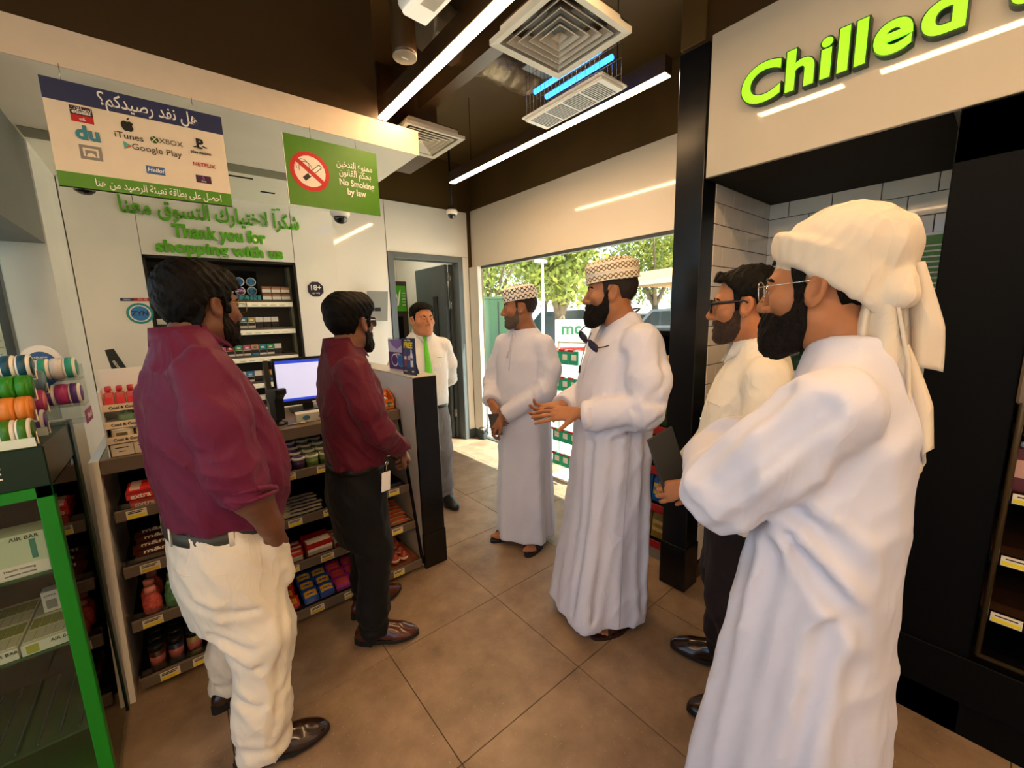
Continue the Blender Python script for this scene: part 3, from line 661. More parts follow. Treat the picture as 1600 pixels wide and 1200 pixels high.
lay(tub('candy_tub', 'candy tub', .031, .066, VIO, mat('lid violet', '#5b3d8a', .4)), 'small violet tub with white lid on the top counter shelf', 'violet lidded tubs', .335, .47, z, .068, rows=5, dyrow=.068, jit=.001, zrow=.013, y_off=.052)
lay(tub('candy_tub', 'candy tub', .031, .066, mat('green cup', '#6f8a4a', .4), mat('lid olive', '#8a9a5a', .4)), 'small green tub with white lid on the top counter shelf', 'green lidded tubs', .47, .61, z, .068, rows=4, dyrow=.068, jit=.001, zrow=.013, y_off=.052)
lay(tub('candy_tub', 'candy tub', .030, .066, WCUP, M_PRW), 'small white tub with white lid at the right end of the top counter shelf', 'white lidded tubs', .78, .99, z, .068, rows=4, dyrow=.068, jit=.001, zrow=.013, y_off=.052)
lay(bar('chocolate_bar', 'chocolate', .13, .045, .018, foil('dark blue wrapper', '#26306a'), SILV), 'dark blue chocolate bar in the middle of the top counter shelf', 'dark blue bars', .62, .77, z, .14, rows=6, dyrow=.047)
# second shelf
z = SH[1]
mm = bar('chocolate_bag', 'chocolate', .15, .07, .026, CHOC, foil('brown bag print', '#5a2c1a'), 'm&m', M_PRW)
lay(mm, 'brown chocolate sweet bag with white letters on the second counter shelf', 'brown sweet bags', -.25, -.09, z, .155, rows=4, dyrow=.05, zrow=.012, tilt=.25)
lay(bar('chocolate_bag', 'chocolate', .12, .07, .026, YEL, CHOC, 'm&m', M_PRW), 'yellow sweet bag beside the brown ones on the second counter shelf', 'yellow sweet bags', -.08, .06, z, .13, rows=4, dyrow=.05, zrow=.012, tilt=.25)
lay(bar('chocolate_bar', 'chocolate', .10, .036, .018, GOLD, foil('cream print', '#d8cfae')), 'cream and gold wrapped bar on the second counter shelf', 'cream gold bars', .10, .36, z, .052, rows=6, dyrow=.037, zrow=.004, jit=.012)
lay(bar('chocolate_bar', 'chocolate', .10, .036, .018, SILV, CHOC), 'silver and brown wrapped bar on the second counter shelf', 'silver brown bars', .36, .56, z, .075, rows=6, dyrow=.037, zrow=.004, jit=.012)
lay(bar('chocolate_bar', 'chocolate', .14, .036, .016, PURP, foil('violet print', '#6a3a92')), 'purple wrapped chocolate bar on the second counter shelf at right', 'purple bars', .60, 1.0, z, .14, rows=7, dyrow=.037, zrow=.004)
# third shelf
z = SH[2]
jr = thing('candy_jar', 'x', 'candy jar')
MB().lathe([(0, 0), (.028, 0), (.033, .012), (.033, .06), (.02, .085), (.016, .095), (0, .095)], 16).build('jar', mat('pink candy jar', '#c9574e', .2, var=.3, vscale=90), jr); MB().lathe([(.019, .095), (.019, .115), (0, .117)], 14).build('cap', mat('pink cap', '#d98a84', .4), jr)
lay(jr, 'pink sweet jar at the left end of the third counter shelf', 'pink sweet jars', -.25, -.17, z, .075, rows=3, dyrow=.075, y_off=.054)
jg = thing('candy_jar', 'x', 'candy jar')
MB().lathe([(0, 0), (.028, 0), (.033, .012), (.033, .06), (.02, .085), (.016, .095), (0, .095)], 16).build('jar', mat('green candy jar', '#5f9a6a', .2, var=.3, vscale=90), jg); MB().lathe([(.019, .095), (.019, .115), (0, .117)], 14).build('cap', mat('mint cap', '#7fc09a', .4), jg)
lay(jg, 'green sweet jar on the third counter shelf', 'green sweet jars', -.17, -.09, z, .075, rows=3, dyrow=.075, y_off=.054)
lay(bar('candy_bag', 'candy', .085, .06, .03, foil('dark red bag', '#8a1a1c'), foil('pale window print', '#cfc3a8')), 'dark red sweet bag with pale window on the third counter shelf', 'dark red sweet bags', -.08, .10, z, .09, rows=4, dyrow=.05, zrow=.012, tilt=.35)
lay(bar('wafer_carton', 'chocolate', .13, .045, .05, foil('red white carton', '#c9332b', .3, .05), mat('carton cream', '#ecdfc6', .4), None, None, False), 'red and cream wafer carton on the third counter shelf', 'red cream wafer cartons', .12, .40, z, .135, rows=3, dyrow=.048)
lay(bar('wafer_carton', 'chocolate', .13, .13, .07, RED, mat('carton pale', '#f1e6d6', .4), None, None, False), 'tall bright red wafer carton on the third counter shelf', 'bright red wafer cartons', .40, .53, z, .135)
lay(bar('wafer_carton', 'chocolate', .06, .045, .045, SILV, RED, None, None, False), 'silver and red small carton on the third counter shelf', 'silver red cartons', .54, .73, z, .064, rows=3, dyrow=.048)
lay(bar('chocolate_bar', 'chocolate', .13, .038, .02, ORNG, GOLD), 'orange red wrapped wafer bar at the right of the third counter shelf', 'orange red wafer bars', .73, 1.0, z, .135, rows=7, dyrow=.035, zrow=.008, jit=.012)
# bottom shelf
z = SH[3]
for i, (mm_, wl) in enumerate(((CHOC, 'dark brown'), (foil('navy tube', '#1f2a4a'), 'navy'), (foil('grey gold tube', '#8a7a4a'), 'gold grey'))):
    tb = thing('candy_tube', 'x', 'candy tube'); MB().lathe([(0, 0), (.026, 0), (.026, .095), (0, .095)], 16).build('tube', mm_, tb); MB().lathe([(.0275, .095), (.0275, .115), (.024, .118), (0, .118)], 16).build('cap', M_BPLAS, tb); MB().lathe([(.0264, .03), (.0264, .07)], 16).build('print_band', foil('pale red band', '#a05a52'), tb)
    lay(tb, wl + ' sweet tube with black cap on the bottom counter shelf', wl + ' sweet tubes', -.25 + i * .062, -.19 + i * .062, z, .062, rows=4, dyrow=.062, jit=.001, y_off=.047)
lay(bar('candy_bag', 'candy', .08, .07, .03, foil('crimson bag', '#9a2028'), SILV), 'crimson sweet bag on the bottom counter shelf', 'crimson sweet bags', -.06, .03, z, .09, rows=4, dyrow=.05, zrow=.012, tilt=.35)
lay(bar('candy_bag', 'candy', .08, .07, .03, foil('sky blue bag', '#2f86c4'), YEL), 'sky blue sweet bag on the bottom counter shelf', 'sky blue sweet bags', .03, .20, z, .085, rows=4, dyrow=.05, zrow=.012, tilt=.35)
lay(bar('candy_bag', 'candy', .12, .08, .035, foil('scarlet bag', '#c8252a'), YEL), 'scarlet sweet bag with yellow print on the bottom counter shelf', 'scarlet sweet bags', .21, .35, z, .125, rows=3, dyrow=.064, zrow=.014, tilt=.4)
lay(bar('candy_bag', 'candy', .075, .09, .035, BLUE, YEL), 'blue sweet bag with yellow bottle print on the bottom counter shelf', 'blue sweet bags', .35, .51, z, .078, rows=3, dyrow=.064, zrow=.014, tilt=.45)
lay(bar('candy_bag', 'candy', .075, .09, .035, PINK, ORNG), 'magenta sweet bag on the bottom counter shelf', 'magenta sweet bags', .51, .70, z, .078, rows=3, dyrow=.064, zrow=.014, tilt=.45)
eg = thing('chocolate_egg', 'x', 'chocolate egg')
MB().lathe([(0, 0), (.016, .003), (.024, .014), (.026, .028), (.023, .044), (.014, .057), (.005, .063), (0, .064)], 14).build('foil_shell', foil('copper red foil', '#a8402a', .2), eg); MB().lathe([(.0255, .018), (.0268, .026), (.0262, .034)], 14).build('print_band', mat('egg band', '#e6cdb4', .4), eg)
lay(eg, 'red foil chocolate egg in the tray on the bottom counter shelf', 'red foil eggs', .72, .99, z + .012, .056, rows=5, dyrow=.056, jit=.001, zrow=.010, y_off=.055)
MB().box((.71, fy(z) + .022, z + .0003), (1.0, fy(z) + .28, z + .009), .002).build('egg_tray', mat('tray cardboard', '#8a4a2c', .7), None, 'brown card tray holding the red foil eggs', 'tray')
# ================================================================ on the counter
t = thing('monitor', 'flat till monitor with a blue and white screen facing the shop', 'monitor', (.60, 2.72, .968), math.radians(-4))
MB().box((-.175, 0, .045), (.175, .03, .335), .006).build('bezel', M_BPLAS, t)
MB().box((-.16, -.001, .075), (.16, 0, .32)).build('screen', mat('screen white', '#d4d8fa', .3, emit=.42), t)
MB().box((-.16, -.0018, .302), (.16, -.001, .32)).build('title_bar', mat('screen blue', '#2c49d8', .3, emit=.4), t)
MB().box((-.16, -.0018, .075), (.16, -.001, .09)).build('task_bar', MATS['screen blue'], t); MB().box((.085, -.0018, .09), (.092, -.001, .302)).build('divider', MATS['screen blue'], t)
for k in range(7): MB().box((.10, -.0018, .28 - k * .026), (.15 - .01 * (k % 2), -.001, .286 - k * .026)).build('screen_row', mat('screen orange', '#e0a060', .3, emit=.5), t)
MB().box((-.03, .03, .0), (.03, .06, .2), .004).box((-.1, -.02, 0), (.1, .12, .012), .004).build('stand', M_BPLAS, t); MB().box((.02, -.0012, .052), (.05, .0, .06)).build('maker_badge', M_PRW, t)
MB().prism([(-.16, .0), (.05, .0), (.02, .30), (-.02, .33)], 0, -.22, -.195).build('side_wing', M_BPLAS, t)
t = thing('barcode_scanner', 'black hand scanner upright in its stand before the monitor', 'scanner', (.385, 2.47, .968), math.radians(20))
MB().lathe([(0, 0), (.045, 0), (.045, .01), (.02, .02), (.016, .05), (0, .05)], 18).build('base', M_BPLAS, t)
MB().prism([(-.028, .03), (.02, .03), (.022, .12), (.05, .15), (.05, .19), (-.04, .20), (-.06, .175), (-.03, .14)], 0, -.024, .024).build('grip', M_BPLAS, t)
MB().box((-.03, -.062, .165), (.03, -.03, .2), .006).build('head', M_BPLAS, t); MB().tube([(.0, .03, .03), (.0, .08, .02), (.02, .15, .008), (.05, .22, .006)], .004, 6).build('cable', M_BPLAS, t)
t = thing('tissue_carton', 'pale blue patterned flat carton on the counter before the monitor', 'carton', (.565, 2.44, .968), math.radians(-6))
MB().box((-.10, -.03, 0), (.10, .04, .05), .002).build('carton', mat('carton ivory', '#e4dcc4', .5), t); MB().box((-.098, -.0306, .004), (.098, -.0298, .046)).build('print', mat('blue floral print', '#9fb6c4', .5, col2='#e4dcc4', vscale=60), t)
for q in (-.05, .03): MB().prism([(q + .02 * math.cos(a), .025 + .014 * math.sin(a)) for a in np.linspace(0, 6.0, 9)], 1, -.0312, -.0304).build('print_flower', mat('print slate blue', '#4a7a9a', .5), t)
MB().box((-.05, -.0, 0), (.05, .008, .008), .002).build('pen', M_STEEL, None, 'thin silver pen lying on the counter edge', 'pen'); bpy.data.objects['pen'].location = (.46, 2.39, .969)
t = thing('mint_display', 'orange mint display box with small packs at the right end of the counter', 'display box', (.945, 2.385, .968), math.radians(0))
M_TT = mat('mint orange', '#e0701c', .4)
MB().box((-.06, 0, 0), (.065, .004, .06)).box((-.06, .10, 0), (.065, .104, .115)).box((-.06, 0, 0), (-.056, .104, .06)).prism([(0, 0), (.104, 0), (.104, .115), (.06, .1), (0, .06)], 0, .061, .065).box((-.06, 0, 0), (.065, .104, .004)).build('tray', M_TT, t)
MB().prism([(.03 + .022 * math.cos(a), .03 + .015 * math.sin(a)) for a in np.linspace(0, 5.9, 12)], 1, -.0012, .0004).build('leaf_badge', mat('mint leaf', '#2f5a1c', .4), t)
text('tic tac', .024, (.03, -.002, .03), FACE_Y, M_PRW, t); text('tic', .03, (.045, .0988, .085), FACE_Y, M_PRW, t)
mp = thing('mint_pack', 'orange mint pack, first from left in the front row of the orange display box', 'mint pack', (.90, 2.40, .973), group='mint packs in the orange display'); MB().box((0, 0, 0), (.016, .038, .062), .002).build('case', mat('mint case', '#e08a3a', .15, var=.2, vscale=120), mp); MB().box((-.0004, .0, .050), (.0164, .0384, .0625), .001).build('flip_cap', M_WPLAS, mp); MB().box((-.0006, .004, .01), (.0166, .034, .04)).build('sticker', mat('mint sticker', '#c9571c', .4), mp)
for i in range(4):
    for j in range(2):
        if i + j: dup(mp, (.90 + i * .0195, 2.40 + j * .043, .973), label='orange mint pack, %s from left in the %s row of the orange display box' % (ORD[i], ('front', 'back')[j]))
t = thing('card_terminal', 'dark card terminal behind the second man at the counter', 'card terminal', (.985, 2.80, .968), math.radians(-10))
MB().prism([(-.05, 0), (.05, 0), (.05, .06), (.02, .24), (-.02, .25), (-.045, .05)], 0, -.045, .045).build('body', mat('terminal brown', '#1f1410', .3), t); MB().prism([(-.047, .1), (-.025, .235), (-.027, .236), (-.049, .101)], 0, -.035, .035).build('screen', mat('terminal screen', '#6e5a50', .2), t)
# flyers on the partition
t = thing('promo_card', 'dark blue FREE offer card standing on the partition end', 'card', (1.050, 2.225, 1.19), math.radians(-84))
MB().box((-.072, 0, 0), (.072, .004, .215)).prism([(0.004, .0), (.06, .0), (.006, .19)], 0, -.01, .01).build('card', mat('card navy', '#1a1f3f', .4), t)
disc('glow_ring', (0, .1), .062, mat('card blue', '#27418a', .4), t, -.001); text('FREE', .045, (0, -.0016, .172), FACE_Y, M_PRY, t, bold=.002, shear=.15); text('any 2 for', .018, (0, -.0016, .203), FACE_Y, M_PRW, t); text('spring', .014, (-.04, -.0016, .022), FACE_Y, M_PRW, t); text('deal', .014, (.04, -.0016, .022), FACE_Y, M_PRW, t)
BOTP = [(.013, -.05), (.013, .015), (.006, .035), (.006, .05), (-.006, .05), (-.006, .035), (-.013, .015), (-.013, -.05)]
MB().prism([(-.033 + x, .098 + z) for x, z in BOTP], 1, -.0022, -.0004).build('bottle_print', mat('print cola', '#8a2f2c', .4), t); MB().prism([(.033 + x, .098 + z) for x, z in BOTP], 1, -.0022, -.0004).build('bottle_print', M_PRW, t)
MB().box((.021, -.0026, .085), (.045, -.002, .1)).build('bottle_band', M_PRB, t); MB().box((-.045, -.0026, .09), (-.021, -.002, .108)).build('bottle_band', M_PRW, t); disc('hand_print', (.008, .1), .014, mat('print peach', '#e0b090', .5), t, -.0024)
t = thing('flyer_stand', 'clear acrylic stand with a purple and blue ring flyer on the partition', 'flyer stand', (1.075, 2.44, 1.19), math.radians(-84))
MB().box((-.11, .004, .0), (.11, .007, .21)).box((-.11, .0, 0), (.11, .07, .004)).build('holder', M_CLEAR, t); MB().box((-.105, 0, .004), (.105, .003, .2)).build('flyer', mat('flyer lilac', '#c9bcd6', .4), t)
MB().box((-.105, -.0012, .012), (.105, 0, .12)).build('print', M_PRP, t); MB().prism([(-.09, .2), (.09, .2), (.05, .16), (0, .14), (-.05, .16)], 1, -.001, 0).build('print', mat('flyer violet', '#8a6ab0', .4), t)
for q, mt in ((-.03, M_PRW), (.04, mat('flyer sky', '#4aa0d8', .4))): disc('ring', (q, .07), .04, mt, t, -.0020); disc('ring_centre', (q, .07), .033, M_PRP if q < 0 else M_PRB, t, -.0028)
text('2 NEW', .022, (0, -.0026, .108), FACE_Y, M_PRW, t)
# ---------------------------------------------------------------- hygiene display at the left end of the counter
hd = thing('hygiene_display', 'white three tier display stand for hygiene goods on the counter left end', 'display stand', (-.235, 2.36, .968), math.radians(2))
for k, z in enumerate((.075, .135, .205)):
    MB().box((-.03, .0 + k * .03, z - .006), (.20, .19, z), .002).build('tier', M_WPLAS, hd); MB().box((-.03, -.004 + k * .03, z - .018), (.20, .0 + k * .03, z + .012), .001).build('tier_front', M_CREAM, hd)
    text('Cool & Cool', .016, (.03, -.0048 + k * .03, z - .003), FACE_Y, M_PRK, hd, bold=.0006)
MB().box((-.034, .0, 0), (-.03, .19, .28)).box((.20, .0, 0), (.204, .19, .28)).box((-.03, .19, 0), (.204, .194, .36)).build('side', M_WPLAS, hd)
for x in (-.026, .047, .120): 
    tag(MB().box((x, 0, 0), (x + .072, .17, .052), .002).build('soap_carton', mat('soap carton', '#ded2bc', .5)), 'cream carton in the bottom row of the hygiene display', 'carton', 'cream cartons of the hygiene display'); o = COL.objects[-1]
    o.location = (-.235, 2.362, .9685); MB().box((x + .014, -.0008, .034), (x + .056, .0002, .038)).box((x + .024, -.0008, .018), (x + .046, .0002, .021)).build('print', M_PRK, o)
tb = thing('cream_tub', 'left round cream tub on the lowest tier of the hygiene display', 'tub', (-.22, 2.42, 1.0435), group='cream tubs on the display')
MB().lathe([(0, 0), (.034, 0), (.036, .004), (.036, .030), (0, .030)], 20).build('jar', mat('jar cream', '#d8cdb6', .4), tb); MB().lathe([(.037, .030), (.037, .036), (.034, .038), (0, .0385)], 20).build('lid', M_WPLAS, tb); MB().box((-.018, -.0372, .008), (.018, -.034, .022)).build('print', mat('jar print', '#6a5a3a', .5), tb)
dup(tb, (-.142, 2.425, 1.0435), label='middle round cream tub on the lowest tier of the hygiene display'); dup(tb, (-.072, 2.43, 1.0435), label='right round cream tub on the lowest tier of the hygiene display')
gb = thing('lotion_bottle', 'clear green lotion bottle on the middle tier of the hygiene display', 'bottle', (-.20, 2.46, 1.1035))
MB().box((-.028, -.018, 0), (.028, .018, .036), .008).build('bottle', mat('green lotion', '#7fa583', .15), gb); MB().lathe([(.009, .034), (.009, .048), (.012, .049), (.012, .058), (0, .059)], 12).build('cap', mat('bottle cap grey', '#b9b6ac', .4), gb)
wp = thing('wipes_pack', 'white wet wipes pack with violet label on the middle tier', 'wipes', (-.10, 2.46, 1.1035)); MB().box((-.05, -.03, 0), (.055, .04, .046), .012).build('pack', mat('wipes white', '#dfdcdc', .35), wp); MB().box((-.034, -.0308, .012), (.05, -.0296, .032)).build('label_print', mat('wipes violet', '#3a2f86', .4), wp); text('Travel', .014, (.01, -.0312, .022), FACE_Y, M_PRW, wp)
sz = thing('sanitizer_bottle', 'x', 'bottle')
MB().box((-.0155, -.011, 0), (.0155, .011, .058), .006).build('bottle', mat('pink sanitizer', '#d9666a', .12, var=.1), sz); MB().lathe([(.006, .056), (.006, .062), (.0095, .063), (.0095, .082), (0, .083)], 12).build('cap', mat('red cap', '#c8303a', .35), sz); MB().box((-.011, -.0118, .008), (.011, -.0106, .036)).build('sticker', mat('sanitizer sticker', '#e23a46', .4), sz)
for i in range(5):
    for j in range(2):
        a = (-.248 + i * .036, 2.475 + j * .03, 1.1735)
        L_ = 'pink sanitizer bottle with red cap, %s from left in the %s row, hygiene display' % (ORD[i], ('front', 'back')[j])
        if i + j == 0: sz.location = a; tag(sz, L_, None, 'pink sanitizer bottles')
        else: dup(sz, a, label=L_, group='pink sanitizer bottles')
t = thing('leaflet_stand', 'black slanted card stand behind the hygiene display', 'card stand', (-.16, 2.66, .968)); MB().prism([(-.06, .2), (-.09, .44), (-.06, .445), (.03, .18)], 1, 0, .01).box((-.04, .0, .0), (.03, .012, .22)).build('card', mat('stand dark green', '#171c14', .4), t); text('nicotine', .02, (-.055, -.001, .36), (math.pi / 2, math.radians(68), 0), M_PRW, t)
t = thing('card_printer', 'black till printer at the far left of the counter', 'printer', (-.235, 2.78, .968)); MB().box((-.06, -.06, 0), (.06, .06, .20), .012).build('body', M_BPLAS, t); MB().box((-.055, -.064, .12), (.0, -.058, .19), .003).build('blue_label', mat('label cyan', '#2f86b8', .4), t)
# ================================================================ vape cabinet at left
M_VG = mat('cabinet green', '#0b7d18', .35, var=.05, vscale=4); M_VD = mat('cabinet dark green', '#0d2a1c', .28, var=.05)
vc = thing('vape_cabinet', 'green framed glass cabinet with a dark header at the left edge', 'cabinet', (0, 0, 0))
VX0, VX1, VY0, VY1 = -.86, -.322, 1.715, 2.125
MB().box((VX0, VY0, 1.068), (VX1, VY1, 1.186), .003).build('header', M_VD, vc)
m = MB().box((VX1 - .035, VY0, 0), (VX1, VY0 + .03, 1.068), .002).box((VX0, VY0, 0), (VX0 + .035, VY0 + .03, 1.068), .002).box((VX0, VY0, 1.035), (VX1, VY0 + .03, 1.068), .002).box((VX0, VY0, 0), (VX1, VY0 + .03, .05), .002)
m.build('front_frame', M_VG, vc)
MB().box((VX1 - .012, VY1 - .05, 0), (VX1 + .004, VY1 + .004, 1.19), .002).box((VX0, VY1 - .012, 0), (VX1, VY1, 1.07)).build('back_post', M_VD, vc)
MB().box((VX1 - .006, VY0 + .03, .03), (VX1 - .001, VY1 - .05, 1.066)).build('side_glass', glass_mat('tinted glass', '#6f6a5c', .25), vc); MB().box((VX0 + .036, VY0 + .012, .05), (VX1 - .036, VY0 + .016, 1.035)).build('front_glass', M_CLEAR, vc)
MB().box((VX0, VY0 + .03, 0), (VX1 - .008, VY1 - .012, .03)).box((VX0, VY0 + .03, .03), (VX0 + .01, VY1 - .012, 1.068)).build('inner_lining', M_VG, vc)
VS = (.80, .555, .25)
for z in VS: MB().box((VX0 + .012, VY0 + .035, z - .008), (VX1 - .01, VY1 - .014, z)).build('shelf', mat('glass shelf green', '#2a5a34', .2), vc)
for k in range(11): MB().box((VX1 - .02 - k * .045, VY0 + .05, .2501), (VX1 - .016 - k * .045, VY1 - .03, .256)).build('shelf_rib', mat('rib grey', '#3a5a5a', .4), vc)
text('VAPE', .05, (-.468, VY0 - .0012, 1.122), FACE_Y, M_PRW, vc, spacing=1.15)
bx = thing('vape_carton', 'x', 'carton'); MB().box((-.06, 0, 0), (.06, .09, .13), .001).build('carton', mat('vape carton mint', '#cfe0c0', .5), bx); MB().box((.028, -.0008, .05), (.040, .0004, .11), .0003).build('device_print', mat('device teal', '#2f8a7a', .4), bx); text('AIR BAR', .016, (.02, -.001, .118), FACE_Y, M_PRK, bx); MB().box((-.058, -.0008, .004), (.058, .0004, .04)).build('warning_panel', M_PRW, bx); text('Health warning', .010, (0, -.0014, .028), FACE_Y, M_PRK, bx); text('contains nicotine', .009, (0, -.0014, .014), FACE_Y, M_PRK, bx)
L_ = 'pale green vape carton standing on the upper shelf of the green cabinet'
for i in range(3):
    a = (-.425 - i * .125, VY0 + .04, VS[0] + .0005)
    if i == 0: bx.location = a; tag(bx, L_, None, 'standing vape cartons')
    else: dup(bx, a, label=L_, group='standing vape cartons')
by = thing('vape_tray', 'x', 'carton'); MB().box((-.055, 0, 0), (.055, .30, .035), .001).build('tray', mat('tray white green', '#dfe6d2', .5), by); text('AIR BAR', .014, (.03, -.001, .024), FACE_Y, M_PRK, by); MB().box((-.045, -.0008, .004), (-.02, .0004, .03)).build('print', mat('print lime', '#a8b040', .5), by)
for r in range(4):
    for q in range(5): MB().box((-.05 + q * .0205, .012 + r * .07, .0352), (-.032 + q * .0205, .07 + r * .07, .0375)).build('vape_box', mat('vape box cream', '#cfd0b4', .5) if r % 2 == 0 else mat('vape box olive', '#8f9a4a', .5), by)
L_ = 'open tray of slim vape boxes on the middle shelf of the green cabinet'
for i in range(4):
    a = (-.405 - i * .115, VY0 + .04, VS[1] + .0005)
    if i == 0: by.location = a; tag(by, L_, None, 'open vape trays')
    else: dup(by, a, label=L_, group='open vape trays')
sbx = thing('small_vape_box', 'x', 'carton'); MB().box((-.02, 0, 0), (.02, .04, .07), .001).build('carton', M_PRW, sbx); MB().box((-.012, -.0008, .01), (.012, .0004, .04)).build('print', mat('print grey', '#9a9a92', .5), sbx); text('OXVA', .010, (0, -.001, .055), FACE_Y, M_PRK, sbx)
L_ = 'small white vape box beside the open trays in the green cabinet'
for i in range(2):
    a = (-.372 - i * .044, VY0 + .20, VS[1] + .039)
    if i == 0: sbx.location = a; tag(sbx, L_, None, 'small white vape boxes')
    else: dup(sbx, a, label=L_, group='small white vape boxes')
# stepped tin display on the cabinet
st = thing('tin_rack', 'stepped pale rack for rows of round tins on the green cabinet', 'rack', (0, 0, 0))
TR = .036
ROWS = [('front', 1.760, k) for k in range(4)] + [('rear', 1.912, k) for k in range(3)]
def row_yz(y0, k): return y0 + k * .044, 1.1865 + .006 + TR + k * .058
for nm, y0, k in ROWS:
    y, z = row_yz(y0, k)
    MB().box((VX0 + .02, y - .010, z - TR - .006), (-.338, y + .010, z - TR - .0022), .0008).build('row_rail', mat('rack mint', '#c3d8c8', .4), st)
for nm, y0, n_ in (('front', 1.760, 4), ('rear', 1.912, 3)):
    MB().prism([(y0 - .02, 1.1865), (y0 + .05, 1.1865), (y0 + n_ * .044 + .0, 1.1865 + n_ * .058), (y0 + n_ * .044 - .05, 1.1865 + (n_ - 1) * .058)], 0, VX0 + .012, VX0 + .02).build('rack_side', MATS['rack mint'], st)
    MB().box((VX0 + .02, y0 - .035, 1.1865), (-.336, y0 - .032, 1.212)).build('rack_front', mat('rack pale green', '#dbeadd', .35), st)
TC = ['#1d4f63', '#2f8a1c', '#e08a3a', '#3f7a1c', '#c8503a', '#6a8a9a', '#5a3a8a', '#d8d8d8', '#b03a7a', '#2aa08a', '#3f5a9a', '#8a8a3a']
TN = ['dark teal', 'bright green', 'orange', 'leaf green', 'red', 'slate blue', 'purple', 'white', 'pink', 'turquoise', 'blue', 'olive']
tin_cache = {}
def tin(ci, loc, label, group, sc=1.0):
    t = thing('snus_tin', label, 'tin', loc, group=group)
    if ci not in tin_cache:
        mx = Matrix.Rotation(math.radians(90), 4, 'Y')
        col = mat('tin ' + TN[ci], TC[ci], .35)
        a = MB().lathe([(0, -.026), (.032, -.026), (.0355, -.023), (.0355, .0), (.033, .003), (0, .003)], 22, mx=mx).build('can', M_WPLAS if ci % 3 == 0 else col, t)
        b = MB().lathe([(0, .0031), (.0285, .0031), (.0285, .0038), (0, .0038)], 22, mx=mx).build('lid_print', mat('lid ' + TN[ci], TC[ci], .3, var=.25, vscale=60), t)
        c = MB().lathe([(.036, -.021), (.036, -.004)], 22, mx=mx).build('side_label', col, t)
        tin_cache[ci] = (a.data, b.data, c.data)
    else:
        for nm, d in zip(('can', 'lid_print', 'side_label'), tin_cache[ci]): obj(nm, d, t)
    return t
COLS = {('front', 0): 3, ('front', 1): 2, ('front', 2): 1, ('front', 3): 0, ('rear', 0): 6, ('rear', 1): 8, ('rear', 2): 5}
LEV = ('lowest', 'second', 'third', 'top')
for nm, y0, k in ROWS:
    y, z = row_yz(y0, k); ci = COLS[(nm, k)]
    for dd in range(6):
        L_ = ('%s tin at the end of the %s row, %s tin rack' if dd == 0 else '%s tin behind the end tin, %s row of the %s tin rack') % (TN[ci], LEV[k], nm)
        tin(ci, (-.345 - dd * .031, y, z), L_, None if dd == 0 else 'tins %s %d' % (nm, k))
    tg = thing('price_clip', 'price clip at the end of the %s row of the %s tin rack' % (LEV[k], nm), 'price tag', (-.336, y - .012, z - TR - .002), math.radians(10))
    MB().box((0, -.016, 0), (.002, .016, .032)).build('card', mat('clip card', '#e6dcc6', .6), tg); MB().box((.0018, -.015, .002), (.0026, .015, .012)).build('price_strip', M_PRY, tg); MB().box((.0018, -.012, .019), (.0026, .010, .023)).build('print_line', M_PRK, tg)
# clear tin stand nearer the counter
t = thing('clear_tin_stand', 'clear two tier tin stand with a purple and pink strip by the counter', 'rack', (-.315, 2.025, 1.187))
for z in (.06, .15): MB().box((-.12, .0, z), (.05, .095, z + .004)).build('tier', M_CLEAR, t)
MB().box((-.12, .095, 0), (.05, .098, .2)).box((-.12, 0, 0), (.05, .095, .004)).build('acrylic_frame', M_CLEAR, t)
MB().box((.05, -.03, .0), (.053, .095, .045)).build('strip_print', mat('strip purple', '#3f2a86', .4, col2='#c42a78', vscale=8), t); text('Nordic', .03, (.0536, .035, .022), FACE_PX, M_PRW, t)
for k, z in enumerate((.064, .154)):
    for d in range(4):
        ci = (9, 7, 9, 7)[d] if k else (6, 8, 6, 9)[d]
        tin(ci, (-.275 - d * .031, 2.068, 1.187 + z + .0368), '%s tin %s on the %s tier of the clear stand' % (TN[ci], ('at the front', 'second', 'third', 'at the back')[d], ('lower', 'upper')[k]), None)
t = thing('round_display_sign', 'oval white rimmed display board with a blue face and red sun emblem', 'sign', (-.37, 2.17, 1.187))
MB().prism([(.058 * math.cos(a), .19 + .08 * math.sin(a)) for a in np.linspace(0, 2 * math.pi, 29)[:-1]], 1, .0, .006).build('rim', M_WPLAS, t); MB().prism([(.044 * math.cos(a), .186 + .062 * math.sin(a)) for a in np.linspace(0, 2 * math.pi, 29)[:-1]], 1, -.002, .001).build('blue_face', mat('face blue', '#2f5f9a', .4), t)
sp = []
for k in range(24):
    r = .026 if k % 2 == 0 else .018; sp.append((r * math.cos(k * math.pi / 12), .185 + r * math.sin(k * math.pi / 12)))
MB().prism(sp, 1, -.0032, -.001).build('sun_emblem', mat('emblem red', '#b0303a', .4), t); disc('emblem_centre', (0, .185), .011, mat('emblem pale', '#d88a86', .4), t, -.0044); text('volcano', .012, (0, -.0028, .228), FACE_Y, M_PRW, t)
MB().box((-.02, .0, 0), (.02, .02, .12)).build('foot', M_CLEAR, t)
